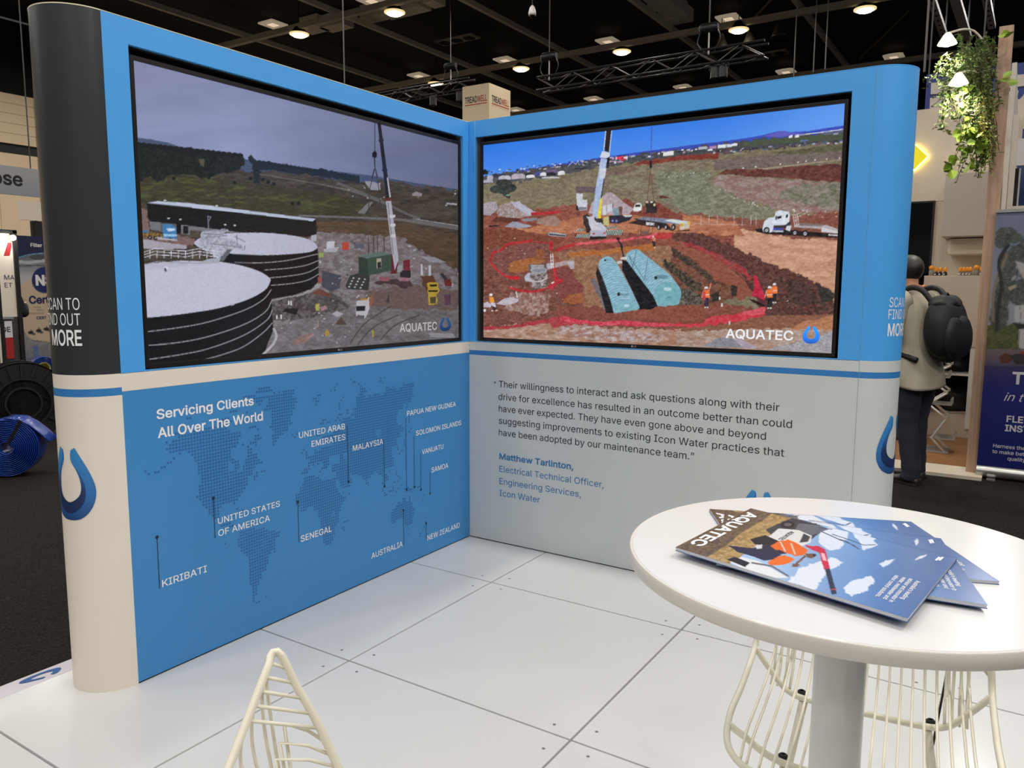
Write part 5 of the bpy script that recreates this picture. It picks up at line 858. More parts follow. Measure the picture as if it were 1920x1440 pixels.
MB().obox(cen-zl*.0006, U/2, Wv/2, zl*.0004).build('cover_sheet', WHITEP, mag)
cov = picture_mesh('cover', picture_cover(), p00, p00+U, p00+Wv, PRINT, mag)
def cover_text(s_, P, Q, cap, bold=.0): m = MB(); A = on_z(*P, mz); B = on_z(*Q, mz); text_on(m, s_, A, uh, wh, (0, 0, 1), width=float((B-A)@uh), cap=cap, bold=bold, lift=.0004); m.build('cover_lettering', INKW, cov)
k = lambda x, y: (1260+x/3.2, 930+y/3.2)
cover_text('AQUATEC', k(458, 96), k(128, 292), .0225, .03)
for s_, P, Q in (("Australia\u2019s leading", k(1466, 508), k(1352, 612)), ('advisor and innovator in', k(1424, 495), k(1290, 630)), ('water, wastewater and', k(1384, 487), k(1256, 614)), ('odour control solutions.', k(1340, 475), k(1212, 601))): cover_text(s_, P, Q, .0058, .01)
m = MB()
for i in (0, 1): A = on_z(*k(1583+i*20, 388-i*0), mz)+zl*.0004; B = on_z(*k(1605+i*20, 368), mz)+zl*.0004; m.obox((A+B)/2, (B-A)/2, wh*.0015, zl*.0001)
m.build('cover_mark', INKW, cov)
m = MB(); A = on_z(*k(712, 212), mz); B = on_z(*k(612, 256), mz); text_on(m, 'AQUATEC', A, uh, wh, (0, 0, 1), width=float((B-A)@uh), cap=.0075, bold=.01, lift=.0004); m.build('cover_lettering', M('dark_ink', rgb(50, 52, 56), .4), cov)
lo = np.array((*cen[:2], TZ)); tl = p00+Wv; tr = p00+Wv+U
for i, (zz, c0, c1_) in enumerate((((TZ+.0102), (1793.7, 1013.8), (1814.7, 1127.5)), ((TZ+.0051), (1731.9, 982.5), (1843.8, 1083)))):
    c = copy_tree(mag, label=MAGL[i+1]); A, B = on_z(*c0, zz), on_z(*c1_, zz); d0 = tr-tl; d1 = B-A; da = math.atan2(d1[1], d1[0])-math.atan2(d0[1], d0[0])+R((9, 7)[i])
    ca, sa = math.cos(da), math.sin(da); v = tl[:2]-cen[:2]; rv = np.array((ca*v[0]-sa*v[1], sa*v[0]+ca*v[1])); ps = (A+B)[:2]/2-np.array((ca*(d0[0]/2)-sa*d0[1]/2, sa*d0[0]/2+ca*d0[1]/2))-rv
    c.location = (ps[0], ps[1], TZ-(mz-zz)); c.rotation_euler = (0, 0, da)

WIRE = M('cream_powder_coated_wire', rgb(238, 233, 212), .3, noise=.01, bump=.05, bscale=900)
BOLT = M('black_bolt', rgb(40, 40, 42), .45, metal=.5)
def wire_stool(loc, rz, label, seat_z=.66):
    t = thing('wire_stool', loc, label, 'stool', 'white wire stools round the bar table', rz); Mx = Matrix.Translation(loc) @ Matrix.Rotation(rz, 4, 'Z')
    def W(ps): return [tuple(Mx @ Vector((p[0]*.955, p[1], p[2]+seat_z))) for p in ps]
    topE = lambda x: (x, .235+.004*(1-(x/.2)**2), .125+.165*(math.sqrt(x*x+.0009)-.03)/.1723)
    wing = [(.2, .235, .29), (.207, .215, .25), (.214, .178, .18), (.219, .15, .115), (.222, .12, .068), (.222, 0, .047), (.224, -.1, .036), (.214, -.165, .02), (.185, -.198, .008), (.14, -.207, .002), (0, -.21, 0)]
    wingS = sp(wing, 5)
    top = [topE(x) for x in np.linspace(-.186, .186, 27)]
    right = [(.193, .2385, .2815), (.1985, .2365, .2865), (.2025, .2325, .2865), (.2055, .227, .279), (.207, .2205, .265)]+wingS[6:]; left = [(-x, y, z) for x, y, z in right][::-1]
    ring_ = top+right+left[1:]
    MB().tube(W(ring_), .0062, n=10, closed=True).build('rim', WIRE, t, smooth=True)
    def wz(y):
        for (a, b) in zip(wingS[:-1], wingS[1:]):
            if min(a[1], b[1]) <= y <= max(a[1], b[1]): f = (y-a[1])/((b[1]-a[1]) or 1); return tuple(np.array(a)*(1-f)+np.array(b)*f)
        return wing[-1]
    def zat(z, side):
        for a, b in zip(wingS[:-1], wingS[1:]):
            if b[2] <= z <= a[2]: f = (z-a[2])/((b[2]-a[2]) or 1); p = np.array(a)*(1-f)+np.array(b)*f; return (p[0]*side, p[1], p[2])
    for i in range(19):                                             # rods from the top edge down the back and along the seat
        x = -.198+.022*(i); s = abs(x)/.215
        if i in (0, 18): x *= .95
        tp = topE(max(-.19, min(.19, x*.93))); sag = .05*s**3
        path = [tp, (x*.97, .228+.04*(1-(x/.2)**2), tp[2]*.6+.02), (x*.99, .215, .05+sag*.5), (x, .17, .008+sag), (x, .10, -.008+sag), (x, 0, -.013+sag), (x, -.12, -.008+sag*.8), (x*.985, -.2+.016*s**4, .002+.006*s)]
        MB().tube(W(sp(path, 5)), .0026, n=6).build('rod', WIRE, t, smooth=True)
    for side in (-1, 1):
        for zl_, z in ((.2765, .261), (.2625, .238), (.2485, .215), (.2345, .192), (.2205, .170)):                    # short rungs across each ear
            w_ = (zl_-.125)/.165*.1723+.03; x = side*math.sqrt(max(w_*w_-.0009, 0)); MB().tube(W([topE(x), zat(z, side)]), .0028, n=6).build('rung', WIRE, t, smooth=True)
        for j, z in enumerate((.148, .128, .110, .095)): p = zat(z, side); q = (side*(.187-j*.013), .216, z+.036); MB().tube(W([p, ((p[0]+q[0])/2+side*.006, (p[1]+q[1])/2, (p[2]+q[2])/2+.002), q, (q[0], .207, q[2]*.6), (q[0]*.99, .17, .018), (q[0]*.985, .125, -.002)]), .0028, n=6).build('rung', WIRE, t, smooth=True)
    for y in (.125, -.125):
        e_ = wz(y); rp = [e_, (.19, y, e_[2]*.45), (.15, y, -.008), (.1, y, -.018), (0, y, -.019)]; rp = sp(rp, 5); rp = [(-a, b, c) for a, b, c in rp[:-1]]+rp[::-1]
        MB().tube(W(rp), .0062, n=10).build('cross_rail', WIRE, t, smooth=True)
        for x in (-.117, .117):
            leg = MB().tube(W([(x, y, -.024), (x*1.25, y*1.2, -.2), (x*1.7, y*1.6, -seat_z+.002)]), [.0085, .0085, .007], n=10).build('leg', WIRE, t, smooth=True)
            c = Mx @ Vector((x, y+.014, seat_z-.016)); MB().lathe([(.0085, -.004), (.0085, .006), (.006, .0085), (.0035, .0085), (.0035, .006), (1e-4, .006)], tuple(c), n=14).build('bolt', BOLT, t, auto=40)
    fr = [(.175, .17, -.43), (-.175, .17, -.43), (-.175, -.17, -.43), (.175, -.17, -.43)]
    MB().tube(W(fr), .006, n=8, closed=True).build('foot_rail', WIRE, t)
    return t
wire_stool((2.469, -2.185, 0), R(5.5), 'white wire stool seen under the far side of the bar table')
# the near stool is placed by the tip of its ear
ear = on_z(521, 1213, .95); fx = Vector((.95, .32, 0)).normalized(); rz2 = math.atan2(-fx.x, fx.y)+math.pi
c_, s_ = math.cos(rz2), math.sin(rz2)
for sgn in (1, -1):
    off = np.array((c_*.2*sgn-s_*.235, s_*.2*sgn+c_*.235))
    if sgn == -1 and False: pass
    cand = ear[:2]-off
    if (cand-ear[:2]) @ (CAM_C[:2]-ear[:2]) > 0: best = cand
wire_stool((float(best[0]), float(best[1]), 0), rz2, 'white wire stool nearest the camera, only the tip of its back showing')
# ---------------------------------------------------------------- the booth behind on the right
FZ = -.06
def rect_y(u0, v0, u1, v1, y): a = on_y(u0, v0, y); b = on_y(u1, v1, y); return a[0], b[0], b[2], a[2]      # x0, x1, z0, z1
WOODF = M('oak_laminate_floor', rgb(150, 104, 62), .4, noise=.22, nscale=3, stretch=(1.2, 14, 1))
STONE = M('stone_look_panel', rgb(222, 208, 188), .6, noise=.1, nscale=2.6, bump=.1, bscale=60)
CREAM = M('cream_laminate', rgb(204, 188, 170), .45, noise=.02)
PALE = M('pale_grey_cabinet', rgb(190, 180, 170), .5)
WOODP = M('pale_oak', rgb(186, 152, 126), .5, noise=.14, nscale=4, stretch=(14, 14, .8))
WHITE = M('white_melamine', rgb(222, 218, 212), .45)
DARKW = M('dark_oak', rgb(72, 52, 38), .6, noise=.15, nscale=5)
BLACKM = M('matt_black', rgb(16, 16, 17), .55)
GLOSSK = M('black_glass', rgb(8, 9, 12), .12)
ALU = M('brushed_aluminium', rgb(196, 194, 190), .32, metal=.8)
BY = 6.30
o = MB().box((.6, 3.96, FZ), (2.52, BY+.2, FZ+.03)).build('floor_timber', WOODF); struct(o)
o = MB().box((.6, 3.58, FZ), (2.50, 3.955, FZ+.028)).build('trim_2', M('platform_edge_cream', rgb(226, 214, 192), .45)); struct(o)
x0, x1, z0, z1 = rect_y(1690, 208, 1866, 860, BY); xw = 2.56
mb = MB(); mb.box((.6, BY, FZ+.031), (xw, BY+.08, on_y(1715, 380, BY)[2]-.006)); mb.box((.6, BY, on_y(1715, 380, BY)[2]+.006), (xw, BY+.08, on_y(1715, 207, BY)[2])); mb.box((.6, BY+.01, FZ+.05), (xw, BY+.07, on_y(1715, 207, BY)[2]-.05))
o = mb.build('wall_back', STONE); struct(o)
# lit diamond
t_c = on_y(1715, 295, BY-.05); q = .125
t = thing('diamond_sign', tuple(t_c+np.array((0, .05, 0))), 'glowing yellow diamond on the pale stone wall', 'sign')
MB().prism([(q, 0), (0, q*1.05), (-q, 0), (0, -q*1.05)], t_c+np.array((0, -.012, 0)), (1, 0, 0), (0, 0, 1), (0, .03, 0)).build('face', M('lit_yellow_acrylic', rgb(206, 186, 10), .4, emit=rgb(222, 214, 6), estr=.6), t)
MB().prism([(q+.012, 0), (0, q*1.05+.012), (-q-.012, 0), (0, -q*1.05-.012)], t_c+np.array((0, .019, 0)), (1, 0, 0), (0, 0, 1), (0, .031, 0)).build('halo_light', M('halo_light', rgb(255, 230, 150), .4, emit=rgb(255, 224, 110), estr=6), t)
# black monitor on the wall
x0, x1, z0, z1 = rect_y(1650, 381, 1741, 560, BY-.06)
t = thing('wall_monitor', ((x0+x1)/2, BY, z0), 'black upright monitor on the stone wall behind the man', 'monitor')
MB().box((x0, BY-.06, z0), (x1, BY-.001, z1)).build('casing', BLACKM, t, bevel=.006); MB().box((x0+.02, BY-.0625, z0+.02), (x1-.02, BY-.0605, z1-.02)).build('screen', GLOSSK, t)
# cupboards on the wall
def cabinet(name, label, px, y, mat, cat='cabinet', grp=None, door=True):
    x0, x1, z0, z1 = rect_y(*px, y); t = thing(name, ((x0+x1)/2, BY, z0), label, cat, grp)
    MB().box((x0, y+.02, z0), (x1, BY-.001, z1)).build('body', mat, t, bevel=.003)
    MB().box((x0+.002, y, z0+.002), (x1-.002, y+.018, z1-.002)).build('door', mat, t, bevel=.003); return x0, x1, z0, z1
cabinet('wall_cabinet', 'grey wall cabinet high up beside the hanging greenery', (1773, 326, 1860, 441), 5.7, PALE)
x0, x1, z0, z1 = rect_y(1778, 447, 1860, 476, 5.95)
t = thing('wall_box', ((x0+x1)/2, BY, z0), 'small cream rounded box below the grey wall cabinet', 'box'); MB().box((x0, 5.95, z0), (x1, BY-.001, z1)).build('body', M('cream_box', rgb(232, 222, 200), .4), t, bevel=.03); MB().box((x0+.05, 5.944, z0+.05), (x1-.05, 5.949, z1-.03)).build('front_panel', M('cream_box_front', rgb(226, 214, 192), .4), t)
x0, x1, z0, z1 = rect_y(1733, 517, 1852, 652, 5.4); CABT = z1
t = thing('display_cabinet', ((x0+x1)/2, BY, FZ+.03), 'tall cream display cabinet with open shelves beneath, behind the backpack', 'cabinet')
MB().box((x0, 5.4, z0), (x1, BY-.002, z1)).build('upper_box', CREAM, t, bevel=.004)
lx0 = x0; lx1 = x1; fz = FZ+.031
MB().box((lx0, 5.45, fz), (lx1, BY-.004, fz+.24)).build('plinth', CREAM, t); 
xs_ = on_y(1816, 700, 5.42)[0]
MB().box((xs_, 5.42, fz+.1), (xs_+.05, BY-.01, z0-.001)).build('side_panel', WHITE, t); MB().box((lx0, 5.42, fz+.241), (lx0+.04, BY-.01, z0-.001)).build('side_panel', WHITE, t)
sz = on_y(1800, 701, 5.46)[2]; MB().box((lx0+.042, 5.46, sz-.02), (xs_-.002, BY-.02, sz)).build('shelf', WHITE, t); MB().box((lx0+.042, BY-.019, fz+.242), (xs_-.002, BY-.006, z0-.002)).build('back_panel', DARKW, t)
def soft(name, label, cat, c, s, mat, seed):
    rs = random.Random(seed); b = MB().ball((0, 0, 0), 1, 18); b.v = [(c[0]+x*s[0]*(1+.12*math.sin(7*y+seed)), c[1]+y*s[1]*(1+.1*math.sin(6*z+seed)), c[2]+(z*s[2]*(1+.15*math.sin(5*x+3*y+seed)) if z > -.6 else -.6*s[2])) for x, y, z in b.v]
    o = b.build(name, mat, smooth=True, origin=(c[0], c[1], c[2]-.6*s[2])); return tag(o, label, cat)
cx_ = on_y(1793, 690, 5.7)[0]
hb = thing('handbag', (cx_, 5.75, sz), 'small black handbag on the middle open shelf of the cabinet', 'bag'); b_ = soft('x', 'x', 'x', (cx_, 5.75, sz+.07), (.12, .08, .115), BLACKM, 2); b_.name = 'bag_body'
for k_ in ('label', 'category'): del b_[k_]
attach(b_, hb); MB().tube([(cx_+.1*math.cos(a), 5.75, sz+.13+.09*math.sin(a)) for a in np.linspace(0, math.pi, 12)], .008, 6).build('handle', BLACKM, hb, smooth=True)
soft('folded_coat', 'black coat bundled on the lowest open shelf of the cabinet', 'coat', (on_y(1790, 735, 5.75)[0], 5.82, fz+.242+.105), (.2, .2, .165), BLACKM, 5)
# ornaments on the cabinet
ORANGE = M('toy_orange', rgb(236, 150, 24), .4); TGREY = M('toy_grey', rgb(128, 122, 116), .5); TWHITE = M('toy_white', rgb(226, 224, 220), .5); TBLK = M('toy_black', rgb(24, 22, 24), .5)
def toy(u, kind, label):
    p = on_y(u, 516, 5.5); t = thing('toy', (p[0], 5.5, CABT), label, 'toy', 'orange toys along the cabinet top'); x, y, z = p[0], 5.5, CABT+.001; s = 1.25 if kind == 2 else 1.
    if kind == 2: MB().lathe([(.022, 0), (.024, .02), (.022, .055), (.014, .06), (1e-4, .06)], (x, y, z), n=16).build('body', TGREY, t, smooth=True); b = MB(); b.ball((x, y, z+.08), .026, 14, sq=(1, 1, .95)); b.build('head', ORANGE, t, smooth=True)
    else:
        MB().lathe([(.017, 0), (.0195, .012), (.017, .032), (.01, .038), (1e-4, .038)], (x, y, z), n=16).build('base', TBLK if kind == 0 else TGREY, t, smooth=True); MB().ball((x-.008, y-.016, z+.014), .008, 10).build('spot', TWHITE, t, smooth=True)
        MB().ball((x, y, z+.062), .0185, 14, sq=(1, 1, 1.35)).build('head', ORANGE, t, smooth=True); MB().lathe([(.019, 0), (.02, .004), (.019, .008)], (x, y, z+.048), n=18).build('brim', ORANGE, t, smooth=True)
TOYL = ['leftmost toy on the cabinet top, with a grey body', 'second toy from the left on the cabinet top', 'third toy from the left on the cabinet top', 'fourth toy from the left, last of the black-based row', 'fifth toy from the left, first after the gap on the cabinet top', 'sixth toy from the left on the cabinet top', 'seventh toy from the left on the cabinet top', 'eighth toy from the left, last of the middle trio row', 'large grey-bodied toy near the wooden post', 'rightmost toy, half hidden by the wooden post']
for (u, kd), l_ in zip(((1746, 2), (1755, 0), (1763, 0), (1772, 0), (1800, 1), (1807, 1), (1813, 1), (1819, 1), (1830, 2), (1839, 1)), TOYL): toy(u, kd, 'orange topped ' + l_)
# tall timber post and the partition behind it
pA = on_z(1830, 893, FZ); PX, PY = float(pA[0])-.03, float(pA[1])+.06; ptop = on_y(1870, 54, PY)[2]
o = MB().box((PX-.048, PY-.05, FZ), (PX+.048, PY+.05, 2.55)).box((PX-.048, PY-.05, 2.553), (PX+.048, PY+.05, ptop)).build('timber_post', WOODP, origin=(PX, PY, FZ)); tag(o, 'tall pale timber post with greenery hanging from its top', 'post')
PWHITE = M('partition_white', rgb(226, 220, 206), .45)
o = MB().box((PX+.052, PY+.1, FZ), (PX+.085, BY+.08, ptop-.25)).build('wall_right', PWHITE); struct(o)
# hanging greenery
rs = random.Random(11)
root = thing('hanging_plant', (PX-.05, PY, ptop-.05), 'green trailing plant hanging from the top of the timber post', 'plant')
LEAFD = M('leaf_dark_green', rgb(92, 116, 50), .5, noise=.35, nscale=14); LEAFM = M('leaf_bright_green', rgb(150, 178, 60), .45, noise=.25, nscale=9); LEAFL = M('leaf_lime', rgb(186, 184, 66), .5, noise=.2, nscale=14); STEM = M('stem_brown', rgb(74, 64, 40), .7)
def leaf(mb, c, d, size, w=.5):
    d = d.normalized(); n = Vector((rs.gauss(0, 1), rs.gauss(0, 1), rs.gauss(0, 1))); s = d.cross(n).normalized(); nn = s.cross(d)
    pts = [c, c+d*size*.35+s*size*w*.5+nn*size*.06, c+d*size*.75+s*size*w*.32, c+d*size-nn*size*.08, c+d*size*.75-s*size*w*.32, c+d*size*.35-s*size*w*.5+nn*size*.06]
    mb.add(pts, [(0, 1, 2, 3), (0, 3, 4, 5)])
dk, md, lm, st = MB(), MB(), MB(), MB()
def strand(p, mb, length, size, n, sway=.02, drift=(0, 0, -1), w=.5, stem=True):
    p = Vector(p); d = Vector(drift); path = [p.copy()]
    for i in range(n):
        d = (d+Vector((rs.gauss(0, sway), rs.gauss(0, sway), -.12))).normalized(); p = p+d*length/n; path.append(p.copy())
        for k in range(2): leaf(mb, p, Vector((rs.gauss(0, 1), rs.gauss(0, 1), rs.gauss(-.2, .6))), size*rs.uniform(.6, 1.2), w)
    if stem: st.tube(path, .0022, 4)
T0 = Vector((PX-.08, PY-.03, ptop-.12))
def at(u, v, dy=0.): q = on_y(u, v, PY-.06+dy); return Vector((float(q[0]), float(q[1]), float(q[2])))
for i in range(80): a = at(rs.uniform(1795, 1866), rs.uniform(55, 130), rs.uniform(-.2, .16)); strand(a, dk, rs.uniform(.2, .6), .034, 16, .14)
for i in range(42): a = at(rs.uniform(1768, 1830), rs.uniform(95, 175), rs.uniform(-.2, .1)); strand(a, dk, rs.uniform(.08, .25), .03, 9, .3, (-.7, 0, -.3))
for i in range(30): a = at(rs.uniform(1815, 1862), rs.uniform(130, 215), rs.uniform(-.18, .1)); strand(a, dk, rs.uniform(.3, .62), .03, 16, .1)
for i in range(44): a = at(rs.uniform(1838, 1862), rs.uniform(130, 230), rs.uniform(-.2, .05)); strand(a, lm, rs.uniform(.2, .42), .026, 16, .1, w=.35)
for i in range(14): a = at(rs.uniform(1843, 1856), rs.uniform(240, 275), rs.uniform(-.15, 0)); strand(a, md, rs.uniform(.12, .26), .028, 9, .12)
for (u, v, L, sz_) in ((1800, 150, .1, .09), (1802, 175, .1, .08), (1806, 215, .2, .075), (1812, 225, .28, .08), (1806, 235, .35, .075), (1818, 220, .4, .07), (1824, 235, .3, .06)): strand(at(u, v, -.15), md, L, sz_, max(3, int(L*26)), .2, w=.95)
for (pa, n) in (([(1780, 180), (1768, 196), (1765, 215)], 9), ([(1782, 180), (1775, 205), (1766, 240)], 12), ([(1772, 205), (1766, 225), (1776, 250)], 12), ([(1800, 200), (1792, 215), (1788, 222)], 7), ([(1848, 275), (1838, 300), (1830, 322)], 10), ([(1845, 260), (1850, 290), (1836, 310)], 10)):
    P3 = [Vector(q) for q in sp([tuple(at(*q, -.12)) for q in pa], 8)]; st.tube(P3, .003, 5)
    for i in range(n*2): leaf(dk, P3[int(i/(n*2)*len(P3))], Vector((rs.gauss(0, 1), rs.gauss(0, 1), rs.gauss(0, .7))), .04, .55)
for (u, v) in ((1888, 140), (1896, 148), (1883, 145), (1878, 62), (1884, 60), (1890, 66)): leaf(md, at(u-8, v+6, -.1), Vector((1, rs.gauss(0, .4), rs.uniform(-.2, .8))), .08, .75)
for mb, nm, m_ in ((dk, 'small_leaf_foliage', LEAFD), (md, 'heart_leaf_foliage', LEAFM), (lm, 'lime_foliage', LEAFL), (st, 'stems', STEM)): mb.build(nm, m_, root)
# arm lamps near the greenery
def arm_lamp(px, tail, y, label, w):
    c = on_y(*px, y); e_ = np.array((PX-.047, PY, on_y(*tail, PY)[2])); c = Vector(c); t = thing('arm_lamp', tuple(e_), label, 'lamp', 'arm lamps by the greenery')
    MB().lathe([(.018, .085), (.03, .07), (.062, .02), (.072, 0), (.068, 0), (.05, .03), (.02, .06), (1e-4, .06)], tuple(c), n=24).build('shade', M('lamp_clear_shade', rgb(230, 226, 210), .25, emit=rgb(255, 246, 214), estr=1.0), t, smooth=True)
    MB().ball((c.x, c.y, c.z+.012), .045, 14, sq=(1, 1, .7)).build('bulb', M('arm_lamp_bulb', rgb(255, 252, 235), .3, emit=(1, .97, .88), estr=9), t, smooth=True)
    MB().tube(sp([(c.x, c.y, c.z+.085), ((c.x+e_[0])/2, (c.y+e_[1])/2, max(c.z+.1, e_[2]+.02)), tuple(e_)], 6), .008, 8).build('arm', M('lamp_arm_white', rgb(214, 206, 190), .4), t, smooth=True)
    d = bpy.data.lights.new('arm_lamp_light', 'SPOT'); d.energy = w; d.spot_size = R(130); d.spot_blend = .6; d.shadow_soft_size = .05; d.color = (1, .94, .82); l = bpy.data.objects.new('arm_lamp_light', d); COL.objects.link(l); l.location = c+Vector((0, 0, -.05)); l.rotation_euler = (R(35), 0, 0)
arm_lamp((1776, 83), (1862, 118), 3.6, 'upper bell lamp on a pale arm left of the greenery', 38)
arm_lamp((1797, 158), (1862, 190), 3.5, 'lower bell lamp half behind the trailing greenery', 38)
# scissor literature rack
def rack():
    t = thing('literature_rack', (2.13, 4.55, FZ+.03), 'folding zigzag aluminium literature rack behind the man', 'rack'); y0_, y1_ = 4.45, 4.72
    pts = [(1700, 858), (1772, 862), (1748, 835), (1776, 800), (1742, 772), (1778, 752), (1738, 722), (1784, 702), (1744, 676), (1786, 655)]
    bz = FZ+.042
    zs = [on_y(u, v, 4.6) for u, v in pts]; dz = zs[1][2]-bz
    for y in (y0_, y1_):
        for a, b in zip(zs[1:-1], zs[2:]): MB().tube([(a[0], y, a[2]-dz), (b[0], y, b[2]-dz)], .011, 8).build('scissor_arm', ALU, t)
    for p in zs[2::2]:
        MB().box((p[0]-.02, y0_+.015, p[2]-dz-.006), (p[0]+.19, y1_-.015, p[2]-dz+.004)).build('tray', ALU, t, bevel=.002); MB().box((p[0]+.175, y0_+.015, p[2]-dz+.0045), (p[0]+.19, y1_-.015, p[2]-dz+.05)).build('tray_lip', ALU, t)
    MB().box((zs[0][0], y0_-.01, FZ+.0305), (zs[1][0]+.03, y1_+.01, FZ+.05)).build('base', ALU, t, bevel=.003)
rack()
# pull-up banner
b0, b1 = on_z(1829, 893, FZ), on_z(1829, 893, FZ)+np.array((.85, -.02, 0)); NYb = (0, -1, 0); BW = .85; bx, by = float(b0[0]), float(b0[1])-.04
t = thing('pull_up_banner', (bx+BW/2, by, FZ), 'blue pull-up banner with a tree picture at the right edge', 'banner')
zt_ = on_y(1872, 398, by)[2]; zb_ = FZ+.105
MB().lathe([(1e-4, 0), (.05, .004), (.05, BW-.004), (1e-4, BW)], (bx, by+.02, FZ+.058), n=20, axis='x').build('base_cassette', ALU, t, auto=40); MB().box((bx+.4, by-.13, FZ), (bx+.46, by+.17, FZ+.008)).build('foot', ALU, t); MB().box((bx+.08, by-.07, FZ), (bx+.14, by+.17, FZ+.008)).build('foot', ALU, t)
MB().tube([(bx+BW/2, by+.03, FZ+.1), (bx+BW/2, by+.03, zt_)], .012, 8).build('support_pole', ALU, t); MB().box((bx, by-.012, zt_-.004), (bx+BW, by+.034, zt_+.02)).build('top_rail', ALU, t)
def picture_tree():
    px, py = plane_samples((bx, by, zb_), (bx+BW, by, zb_), (bx, by, zt_), 90, 240); a = Art(px, py)
    a.grad([(1700, 300), (2300, 300), (2300, 1000), (1700, 1000)], (104, 112, 138), (134, 138, 150), (1900, 400), (1900, 560), n=6, ns=20)
    a.view(1820, 380, 4.5)
    a.poly([(-200, 1040), (900, 1020), (900, 1300), (-200, 1300)], (92, 92, 48), n=24, ns=3, sx=2, col2=(64, 72, 40))
    for x, y, rx, ry in ((300, 260, 90, 50), (360, 300, 80, 45), (270, 330, 70, 60), (420, 440, 110, 90), (330, 480, 90, 70), (250, 850, 70, 150), (300, 740, 110, 90), (420, 760, 120, 110), (240, 960, 80, 120), (520, 400, 120, 120), (560, 640, 140, 160), (330, 600, 80, 70)): a.oval(x, y, rx, ry, (38, 44, 36), n=20, ns=1.6, col2=(92, 98, 92), alpha=.85)
    a.line(sp([(190, 1000), (190, 780), (240, 600), (310, 440)]), 26, (120, 108, 92), n=14, ns=3); a.line(sp([(220, 1080), (230, 900), (260, 700), (240, 500), (320, 360)]), 30, (36, 36, 32))
    a.poly([(372, 490), (470, 520), (470, 660), (440, 640)], (166, 160, 158), n=4); a.poly([(315, 715), (380, 690), (388, 715), (325, 745)], (150, 146, 122)); a.poly([(345, 640), (380, 605), (385, 640), (350, 665)], (140, 142, 146))
    a.poly([(370, 870), (470, 868), (470, 1010), (370, 1010)], (172, 172, 172), n=3); a.line([(420, 875), (420, 1010)], 5, (90, 90, 92)); a.poly([(410, 1060), (470, 1065), (470, 1250), (405, 1220)], (170, 170, 170), n=3); a.poly([(350, 1010), (480, 1030), (480, 1060), (400, 1070)], (40, 40, 36))
    a.grad([(-300, 1240), (900, 1230), (900, 1560), (-300, 1560)], (106, 92, 92), (44, 40, 92), (0, 1270), (0, 1500), n=8, ns=4, sx=3); a.poly([(240, 1300), (300, 1270), (360, 1285), (340, 1350), (250, 1355)], (84, 46, 34), n=20, ns=3); a.poly([(330, 1290), (480, 1260), (480, 1370), (380, 1360)], (44, 42, 40), n=20, ns=2); a.poly([(410, 1268), (480, 1245), (480, 1290)], (150, 40, 36))
    a.view(1820, 640, 4.97)
    a.grad([(-300, 230), (1200, 230), (1200, 420), (-300, 420)], (52, 44, 90), (26, 30, 108), (0, 250), (0, 420), n=3); a.grad([(-300, 415), (1200, 415), (1200, 1500), (-300, 1500)], (24, 30, 112), (12, 20, 98), (0, 420), (0, 1200))
    return a.done()
art_ = picture_mesh('printed_sheet', picture_tree(), (bx+.004, by, zb_), (bx+BW-.004, by, zb_), (bx+.004, by, zt_), M_picture('printed_banner', False, rough=.45), t)
MB().box((bx+.004, by+.0008, zb_-.01), (bx+BW-.004, by+.0016, zt_)).build('sheet_back', M('sheet_grey', rgb(140, 140, 140), .6), t)
INKG = M('banner_pale_ink', rgb(206, 204, 206), .5)
def btext(s_, u, v, cap_px, bold=0., slant=0., tight=1.):
    m = MB(); A = on_y(u, v, by); C_ = on_y(u, v-cap_px, by); text_on(m, s_, A, EX, EZ, NYb, cap=float(C_[2]-A[2]), bold=bold, lift=.0012, slant=slant, kx_=tight); m.build('banner_line', INKG, t)
BQ = lambda x, y: (1820+x/4.97, 640+y/4.97)
for s_, (x, y), c_, bo, sl in (('T', (382, 398), 116, .03, 0), ('in t', (308, 552), 76, .0, .35), ('FLE', (332, 752), 62, .024, 0), ('INST', (316, 836), 62, .024, 0), ('Harness the', (208, 987), 34, .01, 0), ('to make bett', (200, 1040), 34, .01, 0), ('quality', (342, 1108), 34, .01, 0)): btext(s_, *BQ(x, y), c_/4.97, bo, sl)
# shell-scheme frame, header panel and hanging blue sign of the next booth
FR = M('shell_frame_white', rgb(214, 206, 190), .4); gx = float(on_y(1878, 560, PY+.12)[0])
xr = gx+3.; yf = PY+.14; zfa = on_y(1890, 392, yf)[2]; zfb = on_y(1890, 312, yf)[2]; zfc = on_y(1890, 265, yf)[2]
t = thing('shell_frame', (gx, yf, FZ), 'white aluminium shell-scheme frame right of the timber post', 'frame')
MB().box((PX+.09, yf-.02, FZ), (PX+.13, yf+.02, zfc+.2)).build('upright', FR, t); MB().box((PX+.131, yf-.02, zfa-.03), (xr, yf+.02, zfa+.02)).build('cross_bar', FR, t)
MB().box((PX+.131, yf-.015, zfb), (xr, yf+.015, zfc+.01)).build('header_panel', M('header_white', rgb(216, 212, 210), .4), t); MB().box((PX+.131, yf+.6, FZ), (xr, yf+.64, zfc)).build('back_panel', M('booth_blue_wall', rgb(44, 62, 110), .5), t)
x0, x1, z0, z1 = rect_y(1894, 318, 1905, 388, yf+.25)
t = thing('display_panel', ((x0+x1)/2, yf+.25, zfa+.02), 'narrow black display panel standing on the white frame', 'panel'); MB().box((x0, yf+.2, zfa-.03), (x1, yf+.3, z1)).build('panel_face', BLACKM, t); MB().box((x1+.002, yf+.21, zfa-.03), (x1+.014, yf+.29, z1)).build('white_edge', WHITE, t)
MB().box((x0-.08, yf+.15, zfa-.034), (x1+.25, yf+.35, zfa-.031)).build('base', WHITE, t)
SYB = 9.0
